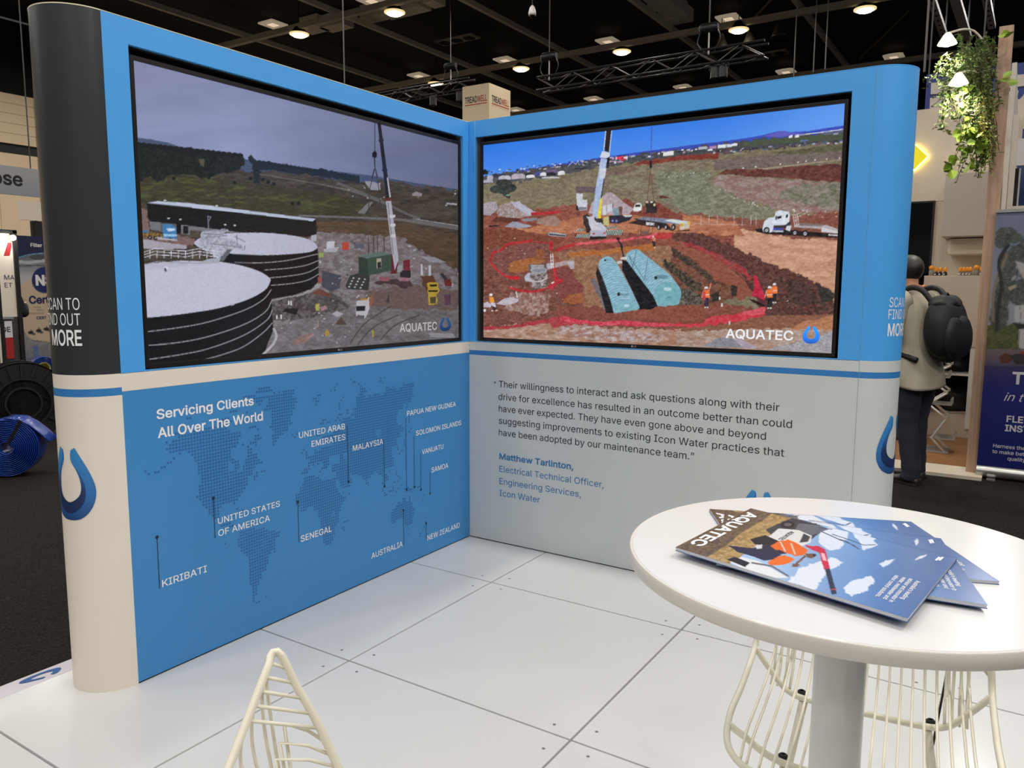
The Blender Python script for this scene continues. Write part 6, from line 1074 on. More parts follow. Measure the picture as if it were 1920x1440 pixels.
x0, x1, z0, z1 = rect_y(1738, 140, 2100, 262, SYB); z1 = on_y(1738, 140, SYB)[2]
t = thing('hanging_sign', ((x0+x1)/2, SYB, z0), 'large dark blue hanging sign with pale block letters', 'sign')
MB().box((x0, SYB, z0), (x1, SYB+.3, z1)).build('panel', M('sign_navy', rgb(36, 52, 122), .45), t)
PIN = M('sign_pale_letter', rgb(196, 186, 172), .45); sy = lambda u, v: (lambda q: (q[0], q[2]))(on_y(u, v, SYB))
def sign_poly(ps, nm='letter'): MB().prism([sy(*q) for q in ps], (0, SYB-.012, 0), (1, 0, 0), (0, 0, 1), (0, .0118, 0)).build(nm, PIN, t)
sign_poly([(1746, 156), (1830, 148), (1830, 172), (1745, 177)]); sign_poly([(1744, 184), (1830, 178), (1830, 205), (1815, 206), (1790, 207), (1780, 196), (1762, 207), (1743, 208)])
sign_poly([(1884, 143), (1925, 139), (1960, 136), (1960, 158), (1925, 161), (1882, 166)]); sign_poly([(1882, 172), (1910, 170), (1906, 190), (1896, 198), (1900, 198), (1918, 180), (1925, 166), (1960, 164), (1935, 190), (1912, 210), (1940, 240), (1904, 243), (1884, 214)])
for u in (1742, 1840, 1945): q = on_y(u, 138, SYB+.15); MB().tube([(q[0], q[1], z1-.01), (q[0], q[1], 9.4)], .01, 6).build('hanging_wire', M('wire_dark', rgb(60, 58, 56), .5), t)

# ---------------------------------------------------------------- left: the far hall wall and its stands
XW = -24.0
BEIGE = M('hall_wall_tan', rgb(244, 218, 180), .7, noise=.03, nscale=.4); JOINT = M('wall_joint', rgb(206, 178, 142), .8)
zt1 = on_x(0, 172, XW)[2]; zb1 = on_x(0, 266, XW)[2]; zb2 = on_x(0, 285, XW)[2]
mb = MB(); mb.box((XW-.3, -14, FZ), (XW, 33, zb2)); mb.box((XW-.3, -14, zb1), (XW, 33, zt1)); o = mb.build('wall_left', BEIGE); struct(o)
mb = MB()
for k_ in range(38): y = -12+k_*1.2; mb.box((XW, y, zb1+.01), (XW+.004, y+.02, zt1)); mb.box((XW, y, zb2-2.5), (XW+.004, y+.02, zb2))
for k_ in range(1, 5): z = zb1+(zt1-zb1)*k_/5; mb.box((XW, -13, z), (XW+.004, 32, z+.02))
mb.build('wall_joints', JOINT, o)
o2 = MB().box((XW-.4, -14, zb2), (XW-.1, 33, zb1)).build('wall_left_band', BLACKM); struct(o2)
o3 = MB().box((XW-.4, -14, zt1), (XW-.1, 33, 9.6)).build('wall_left_upper', M('wall_black', rgb(14, 13, 12), .9)); struct(o3)
# overhead sign
XS = -9.0; a = on_x(-120, 296, XS); b = on_x(76, 370, XS); zt_, zb_ = on_x(0, 309, XS)[2], on_x(0, 363, XS)[2]
t = thing('hanging_sign', (XS, (a[1]+b[1])/2, zb_), 'grey hanging aisle sign ending in the letters ose', 'sign')
MB().box((XS-.03, a[1], zb_), (XS, b[1], zt_)).build('panel', M_ramp('sign_grey', 2, [(0, rgb(148, 152, 160)), (1, rgb(168, 166, 164))], .35), t)
m = MB(); A = on_x(43, 349, XS); text_on(m, 'Hose', (XS, A[1], on_x(20, 347.5, XS)[2]), EY, EZ, EX, cap=.185, bold=.02, align='r'); m.build('lettering', BLACKM, t)
for y in (a[1]+.3, b[1]-.1): MB().tube([(XS-.015, y, zt_-.01), (XS-.015, y, 9.4)], .008, 6).build('hanging_wire', MATS['wire_dark'], t)
# white panel and dark screen on the far side
def panel_x(name, label, cat, px, x, mat, th=.06, z_floor=False, part='face'):
    a = on_x(px[0], px[1], x); b = on_x(px[2], px[3], x); z0 = FZ if z_floor else b[2]; t = thing(name, (x, (a[1]+b[1])/2, z0), label, cat); MB().box((x-th, a[1], b[2]), (x, b[1], a[2])).build(part, mat, t); return t, a, b
t, a, b = panel_x('sign_board', 'blank white board above the navy filter banner', 'board', (35, 376, 100, 416), -12.2, M('board_white', rgb(228, 214, 196), .5)); MB().tube([(-12.23, (a[1]+b[1])/2, FZ), (-12.23, (a[1]+b[1])/2, b[2])], .02, 8).build('stand_pole', BLACKM, t); MB().box((-12.4, (a[1]+b[1])/2-.2, FZ), (-12.06, (a[1]+b[1])/2+.2, FZ+.02)).build('stand_base', BLACKM, t)
t, a, b = panel_x('dark_screen', 'black screen standing behind the navy filter banner', 'screen', (60, 414, 110, 470), -12.6, BLACKM, .08); MB().box((-12.68, (a[1]+b[1])/2-.3, FZ), (-12.6, (a[1]+b[1])/2+.3, b[2])).build('stand', BLACKM, t)
# the filter banner
XB = -11.4; a = on_x(28, 441, XB); b = on_x(150, 690, XB); zf = FZ+.02
t = thing('filter_banner', (XB, (a[1]+b[1])/2, FZ), 'tall filter banner with a navy top and steel pipes, behind the charcoal rounded end', 'banner')
zb_ = on_x(60, 690, XB)[2]; zt_ = a[2]
def picture_filter():
    px, py = plane_samples((XB, a[1], zb_), (XB, b[1], zb_), (XB, a[1], zt_), 90, 150); q = Art(px, py); q.view(0, 420, 4.8)
    q.grad([(100, 200), (1000, 200), (1000, 600), (100, 600)], (96, 98, 104), (176, 176, 178), (300, 280), (300, 480), n=14, ns=6, sx=4); q.line([(140, 340), (260, 350), (420, 330)], 26, (178, 180, 184)); q.line([(140, 380), (420, 375)], 10, (70, 72, 78)); q.oval(340, 300, 70, 26, (70, 74, 80), n=20, ns=2)
    q.poly([(100, 60), (1000, 60), (1000, 250), (380, 262), (260, 285), (150, 318), (100, 330)], (20, 26, 66)); q.line(sp([(150, 312), (260, 280), (390, 265)]), 8, (120, 180, 200))
    q.poly(sp([(150, 620), (200, 540), (290, 490), (420, 470), (1000, 500)])+[(1000, 1100), (430, 1060), (280, 1040), (220, 970), (170, 800)], (198, 176, 148), n=4); q.grad([(160, 900), (215, 970), (290, 1045), (430, 1062), (1000, 1080), (1000, 1260), (160, 1260)], (150, 146, 144), (110, 110, 124), (300, 1000), (300, 1230), n=22, ns=4); q.poly([(300, 1100), (345, 1090), (340, 1230), (310, 1230)], (90, 110, 160), n=20, ns=3); q.poly([(360, 1110), (440, 1080), (440, 1220), (380, 1230)], (120, 118, 124), n=34, ns=2); q.poly([(150, 1220), (300, 1245), (1000, 1235), (1000, 1300), (150, 1300)], (24, 34, 92))
    q.oval(400, 505, 112, 118, (22, 36, 92))
    for x, y in ((280, 975), (350, 960), (420, 945)): q.oval(x, y, 26, 16, (40, 36, 36), n=16, ns=1.5); q.oval(x+26, y+14, 16, 8, (70, 64, 62)); q.line([(x, y-30), (x+4, y-10)], 6, (40, 36, 36))
    return q.done()
picture_mesh('printed_sheet', picture_filter(), (XB, a[1], zb_), (XB, b[1], zb_), (XB, a[1], zt_), MATS['printed_banner'], t); MB().box((XB-.04, a[1], zb_), (XB-.002, b[1], zt_)).build('sheet_back', MATS['sheet_grey'], t); MB().box((XB-.12, a[1], FZ), (XB+.1, b[1], zb_-.001)).build('base_cassette', BLACKM, t)
def ftext(s_, x, y, cap, mat, bold=0.): m = MB(); p = on_x(x/4.8, 420+y/4.8, XB); c_ = on_x(x/4.8, 420+(y-cap)/4.8, XB); text_on(m, s_, p, EY, EZ, EX, cap=float(c_[2]-p[2]), bold=bold, lift=.003); m.build('banner_line', mat, t)
NAVYI = M('navy_ink', rgb(28, 34, 84), .5); GREYI = M('grey_ink', rgb(150, 140, 128), .5)
for q in (('Filter', 275, 205, 34, TWHITE, .02), ('NSF', 322, 555, 98, TWHITE, .04), ('Cert', 262, 718, 72, NAVYI, .03), ('OUR H', 303, 756, 15, GREYI), ('NSF/A', 335, 782, 15, GREYI), ('WATER SYSTE', 246, 812, 15, GREYI), ('CERT', 330, 858, 26, NAVYI, .02)): ftext(*q)
# black framed stand with poster, counter sheet
XF = -9.5; qx = lambda x, y: on_x(x/4.8, 420+y/4.8, XF)
t = thing('framed_stand', (XF, float(qx(0, 100)[1]), FZ), 'black framed stand with a white poster at the left edge', 'stand'); FRK = M('frame_black', rgb(22, 21, 21), .45)
p, q_ = qx(112, 60), qx(150, 60); zb_ = FZ
MB().box((XF-.06, p[1], zb_), (XF, q_[1], p[2])).build('frame_post', FRK, t); e_ = qx(-400, 60); MB().box((XF-.06, e_[1], qx(0, 78)[2]), (XF, q_[1], qx(0, 46)[2])).build('frame_bar', FRK, t)
ps0, ps1 = qx(-400, 140), qx(111, 820); MB().box((XF-.05, ps0[1], qx(0, 840)[2]), (XF-.03, p[1]-.002, qx(0, 80)[2])).build('poster', M('poster_cream', rgb(236, 224, 206), .5), t); MB().box((XF-.05, ps0[1], FZ), (XF-.031, p[1]-.002, qx(0, 842)[2])).build('lower_panel', M('stand_grey', rgb(70, 66, 62), .6), t)
MB().prism([(lambda r: (r[1], r[2]))(qx(*c)) for c in ((42, 285), (78, 168), (112, 168), (112, 200), (96, 285))], (XF-.0295, 0, 0), (0, 1, 0), (0, 0, 1), (.003, 0, 0)).build('red_stroke', M('poster_red', rgb(176, 36, 44), .5), t)
for s_, x, y in (('MA', 48, 500), ('ET', 52, 570)): m = MB(); P = qx(x, y); text_on(m, s_, (XF-.0265, P[1], P[2]), EY, EZ, EX, cap=float(qx(x, y-42)[2]-P[2]), lift=.001); m.build('poster_line', NAVYI, t)
lp = qx(98, 125); MB().ball((XF+.06, lp[1], lp[2]), .04, 12).build('bulb', M('stand_bulb', (1, .95, .85), .4, emit=(1, .93, .8), estr=8), t, smooth=True); MB().tube([(XF+.06, lp[1], lp[2]), (XF-.03, lp[1], qx(98, 70)[2])], .012, 6).build('lamp_arm', FRK, t)
l_ = lamp('stand_lamp_light', (XF+.2, float(lp[1]), float(lp[2])), 1.5, .08, rot=(0, R(50), 0))
XC = -8.9; qc = lambda x, y: on_x(x/4.8, 420+y/4.8, XC)
t = thing('counter', (XC-.3, float(qc(60, 1000)[1]), FZ), 'small counter with a red and white sheet at its front', 'counter'); a0, a1 = qc(-60, 860), qc(135, 1215)
MB().box((XC-.6, a0[1], FZ), (XC-.01, a1[1], a0[2])).build('body', M('counter_dark', rgb(40, 40, 44), .5), t); MB().box((XC-.62, a0[1]-.02, a0[2]), (XC, a1[1]+.02, a0[2]+.03)).build('top', M('counter_top_grey', rgb(150, 146, 142), .4), t)
s0, s1, s2 = qc(40, 875), qc(118, 1020), qc(118, 1210); MB().box((XC-.0098, s0[1], s1[2]), (XC-.004, s1[1], s0[2])).build('sheet_top', TWHITE, t); MB().box((XC-.0098, s0[1], s2[2]), (XC-.004, s1[1], s1[2]-.001)).build('sheet_lower', MATS['poster_red'], t)
m = MB(); P = qc(98, 972); text_on(m, 'GE', (XC-.004, P[1], P[2]), EY, EZ, EX, cap=float(qc(98, 925)[2]-P[2]), bold=.02, align='r'); m.build('sheet_line', M('dark_grey_ink', rgb(50, 50, 56), .5), t)
# black edged screen at the very left
XE = -6.6; p0, p1 = on_x(-60, 450, XE), on_x(8, 712, XE); t = thing('partition_screen', (XE, float(p1[1]), FZ), 'black edged partition with a colourful print at the left edge', 'partition')
p2 = on_x(14, 712, XE); MB().box((XE-.05, p1[1], FZ), (XE, p2[1], on_x(4, 470, XE)[2])).build('edge_post', FRK, t); MB().box((XE-.045, p1[1]-1.2, FZ), (XE-.01, p1[1]-.001, on_x(0, 470, XE)[2])).build('print', M('print_mottled', rgb(120, 112, 92), .5, noise=.5, nscale=9), t); MB().box((XE-.045, p1[1]-.02, FZ), (XE-.004, p1[1]-.0005, on_x(0, 600, XE)[2])).build('pale_edge', PWHITE, t)
# cable reel and hose
rc = on_z(46, 828, FZ); rd = np.array((CAM_C[0]-rc[0], CAM_C[1]-rc[1], 0)); rd /= np.linalg.norm(rd); ang = math.atan2(rd[1], rd[0])+.12; RR = float(np.linalg.norm(on_z(46, 828, FZ)-CAM_C))*64/CAM_F
REEL = M('reel_black_plastic', rgb(24, 23, 22), .5, noise=.2, nscale=12)
t = thing('cable_reel', (float(rc[0]), float(rc[1]), FZ), 'large black plastic reel standing behind the blue hose roll', 'reel', rz=ang); Mx = Matrix.Translation((float(rc[0]), float(rc[1]), FZ+RR)) @ Matrix.Rotation(ang, 4, 'Z')
def rx(b): b.v = [tuple(Mx @ Vector(v)) for v in b.v]; return b
for x in (.14, -.14):
    s = 1 if x > 0 else -1
    rx(MB().lathe([(.05, x), (RR-.015, x), (RR, x+s*.012), (RR, x-s*.012), (.05, x-s*.012)], n=48, axis='x')).build('flange', REEL, t, auto=30)
b = MB()
for k_ in range(20): a_ = 2*math.pi*k_/20; b.obox((.156, math.cos(a_)*RR*.8, math.sin(a_)*RR*.8), (.007, 0, 0), (0, math.cos(a_)*RR*.17, math.sin(a_)*RR*.17), (0, -math.sin(a_)*.012, math.cos(a_)*.012))
rx(b).build('flange_rib', REEL, t); b = MB()
for r0 in (.62, .4): b.lathe([(RR*r0, .14), (RR*r0, .165), (RR*(r0-.045), .165), (RR*(r0-.045), .14)], n=48, axis='x')
rx(b).build('flange_ring', REEL, t, auto=30); rx(MB().lathe([(RR*.35, -.13), (RR*.35, .13)], n=32, axis='x')).build('drum', REEL, t, auto=30)
b = MB()
for k_ in range(9): b.lathe([(RR*.36, -.12+k_*.028-.012), (RR*.39, -.12+k_*.028), (RR*.36, -.12+k_*.028+.012)], n=32, axis='x')
rx(b).build('wound_cable', M('cable_black', rgb(18, 18, 18), .4), t, smooth=True)
HOSE = M('blue_layflat_hose', rgb(26, 66, 158), .22, spec=.5, noise=.06, nscale=20)
hc = on_z(20, 893, FZ); HR = float(np.linalg.norm(hc-CAM_C))*47/CAM_F; hd = np.array((CAM_C[0]-hc[0], CAM_C[1]-hc[1])); hd /= np.linalg.norm(hd); ang = math.atan2(hd[1], hd[0])-.32
t = thing('hose_roll', (float(hc[0]), float(hc[1]), FZ), 'rolled blue layflat hose on the dark carpet', 'hose', rz=ang); Mx = Matrix.Translation((float(hc[0]), float(hc[1]), FZ+HR+.002)) @ Matrix.Rotation(ang, 4, 'Z')
def spiral(w0, w1, r0, r1, turns, extra=()):
    n = int(turns*40); P = [(r0+(r1-r0)*i/n, 2*math.pi*turns*i/n) for i in range(n+1)]; P = [(r*math.cos(a), r*math.sin(a)) for r, a in P]+list(extra); th = .0048; b = MB(); vs = []
    for i, (y, z) in enumerate(P):
        a_, c_ = P[max(i-1, 0)], P[min(i+1, len(P)-1)]; d = np.array((c_[0]-a_[0], c_[1]-a_[1])); d /= np.linalg.norm(d)+1e-9; nx_, nz_ = d[1]*th, -d[0]*th
        for wv, s in ((w0, .45), (w0+.012, 1), (w1-.012, 1), (w1, .45)): vs.append((wv, y+nx_*s, z+nz_*s))
        for wv, s in ((w1, -.45), (w1-.012, -1), (w0+.012, -1), (w0, -.45)): vs.append((wv, y+nx_*s, z+nz_*s))
    m_ = len(P); fs = [(i*8+k_, i*8+(k_+1) % 8, (i+1)*8+(k_+1) % 8, (i+1)*8+k_) for i in range(m_-1) for k_ in range(8)]+[tuple(range(8)), tuple(range((m_-1)*8, m_*8))]; b.add(vs, fs); return b
b = spiral(-.16, .06, .045, HR-.006, 13.25, [(HR*.42, HR*.93), (HR*.75, HR*.72), (HR*1.1, HR*.38), (HR*1.3, HR*.14)]); rx(b).build('coiled_hose', HOSE, t, smooth=True)
b = MB(); b.box((.062, -.012, .04), (.066, .012, HR+.004)); b.box((-.162, -.012, HR+.002), (.066, .012, HR+.007)); b.v = [(x, y*math.cos(-.5)-z*math.sin(-.5), y*math.sin(-.5)+z*math.cos(-.5)) for x, y, z in b.v]; rx(b).build('strap', BLACKM, t)
rc2 = on_z(82, 712, FZ)
t = thing('hose_roll', (float(rc2[0]), float(rc2[1]), FZ), 'second blue hose roll partly hidden behind the black reel', 'hose'); Mx = Matrix.Translation((float(rc2[0]), float(rc2[1]), FZ+.2)) @ Matrix.Rotation(ang+.5, 4, 'Z'); rx(spiral(-.1, .1, .1, .19, 7)).build('coiled_hose', HOSE, t, smooth=True); rx(MB().lathe([(.1, -.09), (.1, .09), (.08, .09), (.08, -.09), (.1, -.09)], n=24, axis='x')).build('yellow_core', M('hose_yellow', rgb(196, 190, 110), .5), t)
# ---------------------------------------------------------------- ceiling of the hall
ROOFK = M('roof_black', rgb(12, 11, 10), .9); STEEL = M('roof_steel_grey', rgb(186, 178, 168), .6); DARKM = M('rig_black', rgb(24, 23, 22), .45); GALV = M('galvanised_steel', rgb(196, 194, 190), .5)
o = MB().box((-24.4, -4, 9.75), (14, 34, 9.85)).build('ceiling', ROOFK); struct(o)
o = MB().box((-24.4, 33.6, FZ), (14, 33.9, 9.75)).build('wall_far', MATS['wall_black']); struct(o)
for y in (13.1, 19.65, 26.2): tag(MB().box((-24, y-.075, 8.98), (9, y+.075, 9.14)).build('roof_beam', STEEL, origin=(-7.5, y, 9.0)), 'long grey roof beam crossing the hall, %s of three' % {13.1: 'nearest', 19.65: 'middle', 26.2: 'farthest'}[y], 'beam', 'beams across the hall')
for i, x in enumerate((-18.1, -14.2, -10.55, -6.7, -3.0)): tag(MB().box((x-.06, -3, 9.16), (x+.06, 33.5, 9.3)).build('roof_beam', STEEL, origin=(x, 15, 9.2)), 'grey roof beam running away from the camera, %s from the left' % ('first', 'second', 'third', 'fourth', 'fifth')[i], 'beam', 'beams along the hall')
# high bay lamps
def high_bay(x, y, z, label):
    t = thing('high_bay_lamp', (x, y, z), label, 'lamp', 'warm high bay lamps under the ceiling')
    MB().lathe([(.06, .2), (.1, .18), (.2, .04), (.24, 0), (.235, -.03), (.2, -.035)], (x, y, z), n=24).build('housing', DARKM, t, smooth=True); MB().lathe([(.235, -.031), (.225, -.08), (.18, -.11), (1e-4, -.12)], (x, y, z), n=24).build('lens', M('high_bay_lens', (1, .95, .8), .4, emit=(1, .9, .66), estr=12), t, smooth=True); MB().lathe([(.24, -.03), (.285, -.035), (.285, -.06), (.236, -.075)], (x, y, z), n=24).build('glow_ring', M('high_bay_glow', (1, .85, .5), .4, emit=(1, .78, .36), estr=.85), t); MB().tube([(x, y, z+.19), (x, y, 9.74)], .012, 6).build('hanging_rod', DARKM, t)  # the outer ring is added to imitate the warm glow round the lens
HB = [('far left lamp of the farther row', 0, 5), ('second lamp from the left in the farther row', 1, 5), ('third lamp from the left in the farther row', 2, 5), ('fourth lamp from the left in the farther row', 3, 5), ('rightmost lamp of the farther row', 4, 5), ('left lamp of the nearer row', 0, 4), ('right lamp of the nearer row', 1, 4)]
for l_, i, j in HB:
    u, v = [(817, 156), (977, 128), (1166, 96), (1385, 55), (1622, 16), (561, 63), (740, 22)][HB.index((l_, i, j))]; p = on_z(u, v, LAMP_Z-.03); high_bay(float(p[0]), float(p[1]), LAMP_Z, 'bright warm high bay, '+l_)
# square panel lights
def square(u, v, label, s=.62):
    z = 9.45; p = on_z(u, v, z); t = thing('ceiling_panel_light', tuple(p), label, 'lamp', 'square panel lights under the ceiling'); x, y = float(p[0]), float(p[1])
    MB().lathe([(s*.72, 0), (s*.72, .05), (s*.3, .12)], (x, y, z), n=4, a0=math.pi/4, a1=math.pi*2.25).build('tray', M('panel_tray_white', rgb(214, 206, 196), .5, emit=rgb(206, 186, 160), estr=.36), t); MB().box((x-s*.2, y-s*.2, z-.012), (x+s*.2, y+s*.2, z-.001)).build('diffuser', M('panel_diffuser', (1, .9, .75), .4, emit=rgb(238, 214, 184), estr=.75), t); MB().tube([(x, y, z+.1), (x, y, 9.74)], .01, 6).build('hanging_rod', DARKM, t)
for u, v, l_ in ((512, 47, 'left of the nearer row of lamps'), (697, 3, 'cut by the top edge near the nearer row'), (785, 143, 'just above the far left lamp'), (947, 114, 'above the second lamp of the farther row'), (1140, 79, 'above the third lamp of the farther row'), (1366, 36, 'above the fourth lamp of the farther row'), (1676, 108, 'at right, above the blue rounded corner'), (1474, 136, 'low, over the right end of the right screen'), (1281, 165, 'low, over the middle of the right screen'), (1113, 187, 'low, right of the cream tower sign'), (967, 207, 'lowest, touching the cream tower sign')): square(u, v, 'dim square ceiling light '+l_)
# triple downlight plates
for u, v, l_ in ((857, 76, 'left'), (1435, 104, 'right')):
    z = 9.4; p = on_z(u, v, z); t = thing('downlight_plate', tuple(p), 'grey plate with three dark round downlights, the %s one' % l_, 'light fitting', 'triple downlight plates'); x, y = float(p[0]), float(p[1])
    MB().box((x-.75, y-.25, z), (x+.75, y+.25, z+.05)).build('plate', M('plate_grey', rgb(150, 142, 132), .5), t)
    for k_ in (-.48, 0, .48): MB().lathe([(.2, -.01), (.2, -.002), (1e-4, -.002)], (x+k_, y, z), n=20).build('downlight', ROOFK, t)
    MB().tube([(x, y, z+.04), (x, y, 9.74)], .012, 6).build('hanging_rod', DARKM, t)
# acoustic baffles
for i, (u0, v0, u1, v1) in enumerate(((575, 62, 605, 52), (612, 58, 650, 47), (690, 40, 715, 30), (720, 32, 800, 16), (805, 12, 822, 5), (1212, 6, 1250, -4), (1222, 18, 1262, 8), (1242, 32, 1280, 20), (1255, 45, 1292, 34))):
    z = 9.36; a, b = on_z(u0, v0, z), on_z(u1, v1, z); w = .28; x0, x1 = sorted((float(a[0]), float(b[0]))); y = float(a[1]+b[1])/2
    tag(MB().box((x0, y-w, z), (x1, y+w, z+.36)).build('ceiling_baffle', M('baffle_grey', rgb(214, 208, 200), .7), origin=((x0+x1)/2, y, z)), 'flat grey panel under the roof, %s' % ('first beside the left lamp', 'second beside the left lamp', 'first beside the right lamp of the near row', 'long one beside the right lamp of the near row', 'last one beside the near row', 'topmost in the row near the centre beam', 'second in the row near the centre beam', 'third in the row near the centre beam', 'lowest in the row near the centre beam')[i], 'panel', 'grey panels under the roof')
# lighting trusses on hoists
def truss(a, b, label, s=.26):
    a, b = Vector(a), Vector(b); t = thing('lighting_truss', tuple(a), label, 'truss', 'black lighting trusses'); d = (b-a).normalized(); sd = Vector((0, 0, 1)).cross(d).normalized(); up = Vector((0, 0, 1)); L = (b-a).length
    for i in (-1, 1):
        for j in (0, 1): MB().tube([a+sd*i*s/2+up*j*s, b+sd*i*s/2+up*j*s], .024, 8).build('chord', DARKM, t)
    n = max(3, int(L/.42)); br = MB()
    for k_ in range(n):
        p, q = a+d*(L*k_/n), a+d*(L*(k_+1)/n)
        for i in (-1, 1): br.tube([p+sd*i*s/2+up*(0 if k_ % 2 else s), q+sd*i*s/2+up*(s if k_ % 2 else 0)], .012, 6)
        br.tube([p+sd*s/2+up*s*(k_ % 2), q-sd*s/2+up*s*(k_ % 2)], .012, 6)
    br.build('bracing', M('brace_grey', rgb(74, 72, 70), .4, metal=.3), t); return t
TY = 11.2
p = on_y(1012, 172, TY); q = on_y(1375, 108, TY); truss((p[0], TY, p[2]), (q[0]+.6, TY, p[2]), 'long black lighting truss above the right screen')
p2_ = on_y(735, 192, TY+2); q2_ = on_y(885, 168, TY+2); truss((p2_[0]-.6, TY+2, p2_[2]), (q2_[0], TY+2, p2_[2]), 'short black lighting truss left of the cream tower sign')
def hoist(u, v, y, zt, label):
    c = on_y(u, v, y); x, z = float(c[0]), float(c[2]); t = thing('chain_hoist', (x, y, z), label, 'hoist', 'chain hoists carrying the trusses')
    MB().lathe([(.05, -.17), (.09, -.15), (.09, .12), (.06, .17)], (x, y, z), n=16, axis='x').build('motor_body', DARKM, t, auto=40); MB().lathe([(.065, -.176), (.065, -.171), (1e-4, -.171)], (x, y, z), n=16, axis='x').build('end_plate', GALV, t); MB().tube([(x, y, z+.08), (x, y, 9.74)], .013, 6).build('lift_chain', M('chain_grey', rgb(96, 92, 88), .5), t)
    MB().tube([(x, y, z-.08), (x, y, zt)], .016, 6).build('load_chain', GALV, t); MB().tube(sp([(x+.12, y, z), (x+.22, y, z-.2), (x+.12, y, zt+.05)], 6), .012, 6).build('control_cable', DARKM, t, smooth=True); MB().tube(sp([(x-.14, y, z), (x-.22, y, z-.25), (x-.08, y, zt+.05)], 6), .012, 6).build('control_cable', DARKM, t, smooth=True)
hoist(1030, 106, TY, float(p[2])+.2, 'black chain hoist over the left end of the long truss'); hoist(1330, 52, TY, float(p[2])+.2, 'black chain hoist over the right part of the long truss'); hoist(845, 124, TY+2, float(p2_[2])+.2, 'black chain hoist over the short truss')
for i, (u, v) in enumerate(((862, 188), (812, 190), (1342, 120), (1356, 100))):
    y = TY+2 if u < 900 else TY; c = on_y(u, v, y); x, z = float(c[0]), (float(p2_[2]) if u < 900 else float(p[2]))-.11; t = thing('spotlight', (x, y, z+.13), 'black theatre spotlight hung on the truss, %s' % ('right one on the short truss', 'left one on the short truss', 'left one by the right hoist', 'right one by the right hoist')[i], 'spotlight', 'spotlights on the trusses')
    MB().lathe([(.04, .1), (.085, .08), (.095, -.14), (.08, -.15)], (x, y, z), n=16).build('lamp_body', DARKM, t, auto=40); MB().tube([(x-.11, y, z), (x-.11, y, z+.12), (x+.11, y, z+.12), (x+.11, y, z)], .01, 6).build('yoke', DARKM, t)
# camera dome, cable drops
c = on_y(998, 25, 9.5); t = thing('camera_dome', tuple(c), 'small white camera dome hanging on a rod, top centre', 'camera'); x, y, z = (float(k_) for k_ in c)
MB().lathe([(.02, .14), (.05, .1), (.075, .0), (.07, -.04)], (x, y, z), n=20).build('cover', WHITE, t, smooth=True); MB().ball((x, y, z-.035), .055, 14).build('lens_dome', GLOSSK, t, smooth=True); MB().tube([(x, y, z+.13), (x, y, 9.74)], .012, 6).build('hanging_rod', DARKM, t)
for i, (u, v0, y) in enumerate(((646, 156, 9), (1488, 150, 17), (1525, 135, 17), (1547, 130, 17), (1733, 135, 8.5))):
    c = on_y(u, v0, y); tag(MB().tube([(float(c[0]), y, float(c[2])), (float(c[0]), y, 9.74)], .014, 6).build('hanging_cable', MATS['chain_grey'], origin=tuple(c)), 'thin vertical cable hanging from the roof, %s' % ('left, over the left screen', 'leftmost of three over the right screen', 'middle of three over the right screen', 'right of three over the right screen', 'beside the big blue hanging sign')[i], 'cable', 'cables hanging from the roof')
# pale perforated struts at the right and small bell pendants
for i, (a, b, w, h) in enumerate((((1744, -10), (1772, 72), .07, 7.2), ((1789, -10), (1814, 72), .09, 7.2), ((1848, -10), (1860, 50), .07, 7.2))):
    A, B = on_z(*a, h), on_z(*b, h); A, B = np.array(A), np.array(B); mb = MB(); d = (B-A)/np.linalg.norm(B-A); s_ = np.cross(d, (0, 0, 1.)); mb.obox((A+B)/2, (B-A)/2, s_*w, (0, 0, .05)); t = thing('roof_strut', tuple((A+B)/2), 'pale perforated steel strut at top right, %s' % ('left of three', 'middle of three', 'right of three')[i], 'strut', 'perforated struts at top right'); mb.build('channel', GALV, t); mb = MB()
    L = np.linalg.norm(B-A)
    for k_ in range(int(L/.35)): c_ = A+d*(.2+k_*.35); mb.obox(c_+np.array((0, 0, -.0505)), d*.05, s_*w*.35, (0, 0, .001))
    if i != 1: mb.build('slot', ROOFK, t)
    MB().tube([(float(B[0]), float(B[1]), h+.04), (float(B[0]), float(B[1]), 9.74)], .015, 6).build('drop_rod', DARKM, t); MB().tube([(float(A[0]), float(A[1]), h+.04), (float(A[0]), float(A[1]), 9.74)], .015, 6).build('drop_rod', DARKM, t)
for i, (u, v) in enumerate(((1406, 83), (1460, 70), (1352, 90))):
    z = 8.6; p_ = on_z(u, v, z); x, y = float(p_[0]), float(p_[1]); t = thing('bell_pendant', (x, y, z), 'unlit bell pendant under the roof, %s' % ('middle of three', 'right of three', 'left of three beside the hoist')[i], 'lamp', 'unlit bell pendants')
    MB().lathe([(.06, .4), (.1, .3), (.2, .05), (.24, 0), (.22, 0)], (x, y, z), n=20).build('shade', M('pendant_dark', rgb(60, 54, 48), .5), t, smooth=True); MB().lathe([(1e-4, .01), (.22, .01), (.22, .004), (1e-4, .004)], (x, y, z), n=20).build('lens', M('pendant_lens', rgb(170, 156, 138), .5), t); MB().tube([(x, y, z+.38), (x, y, 9.74)], .012, 6).build('hanging_rod', DARKM, t)
for i, (a, b) in enumerate((((1612, 110), (1705, 20)), ((1410, 38), (1450, -5)))):
    A, B = on_z(*a, 9.2), on_z(*b, 9.2); tag(MB().tube([tuple(A), tuple(B)], .03, 6).build('roof_brace', M('brace_dim', rgb(90, 84, 78), .6), origin=tuple((A+B)/2)), 'thin diagonal roof brace, %s' % ('right of the rightmost lamp', 'near the fourth lamp of the farther row')[i], 'brace', 'diagonal roof braces')
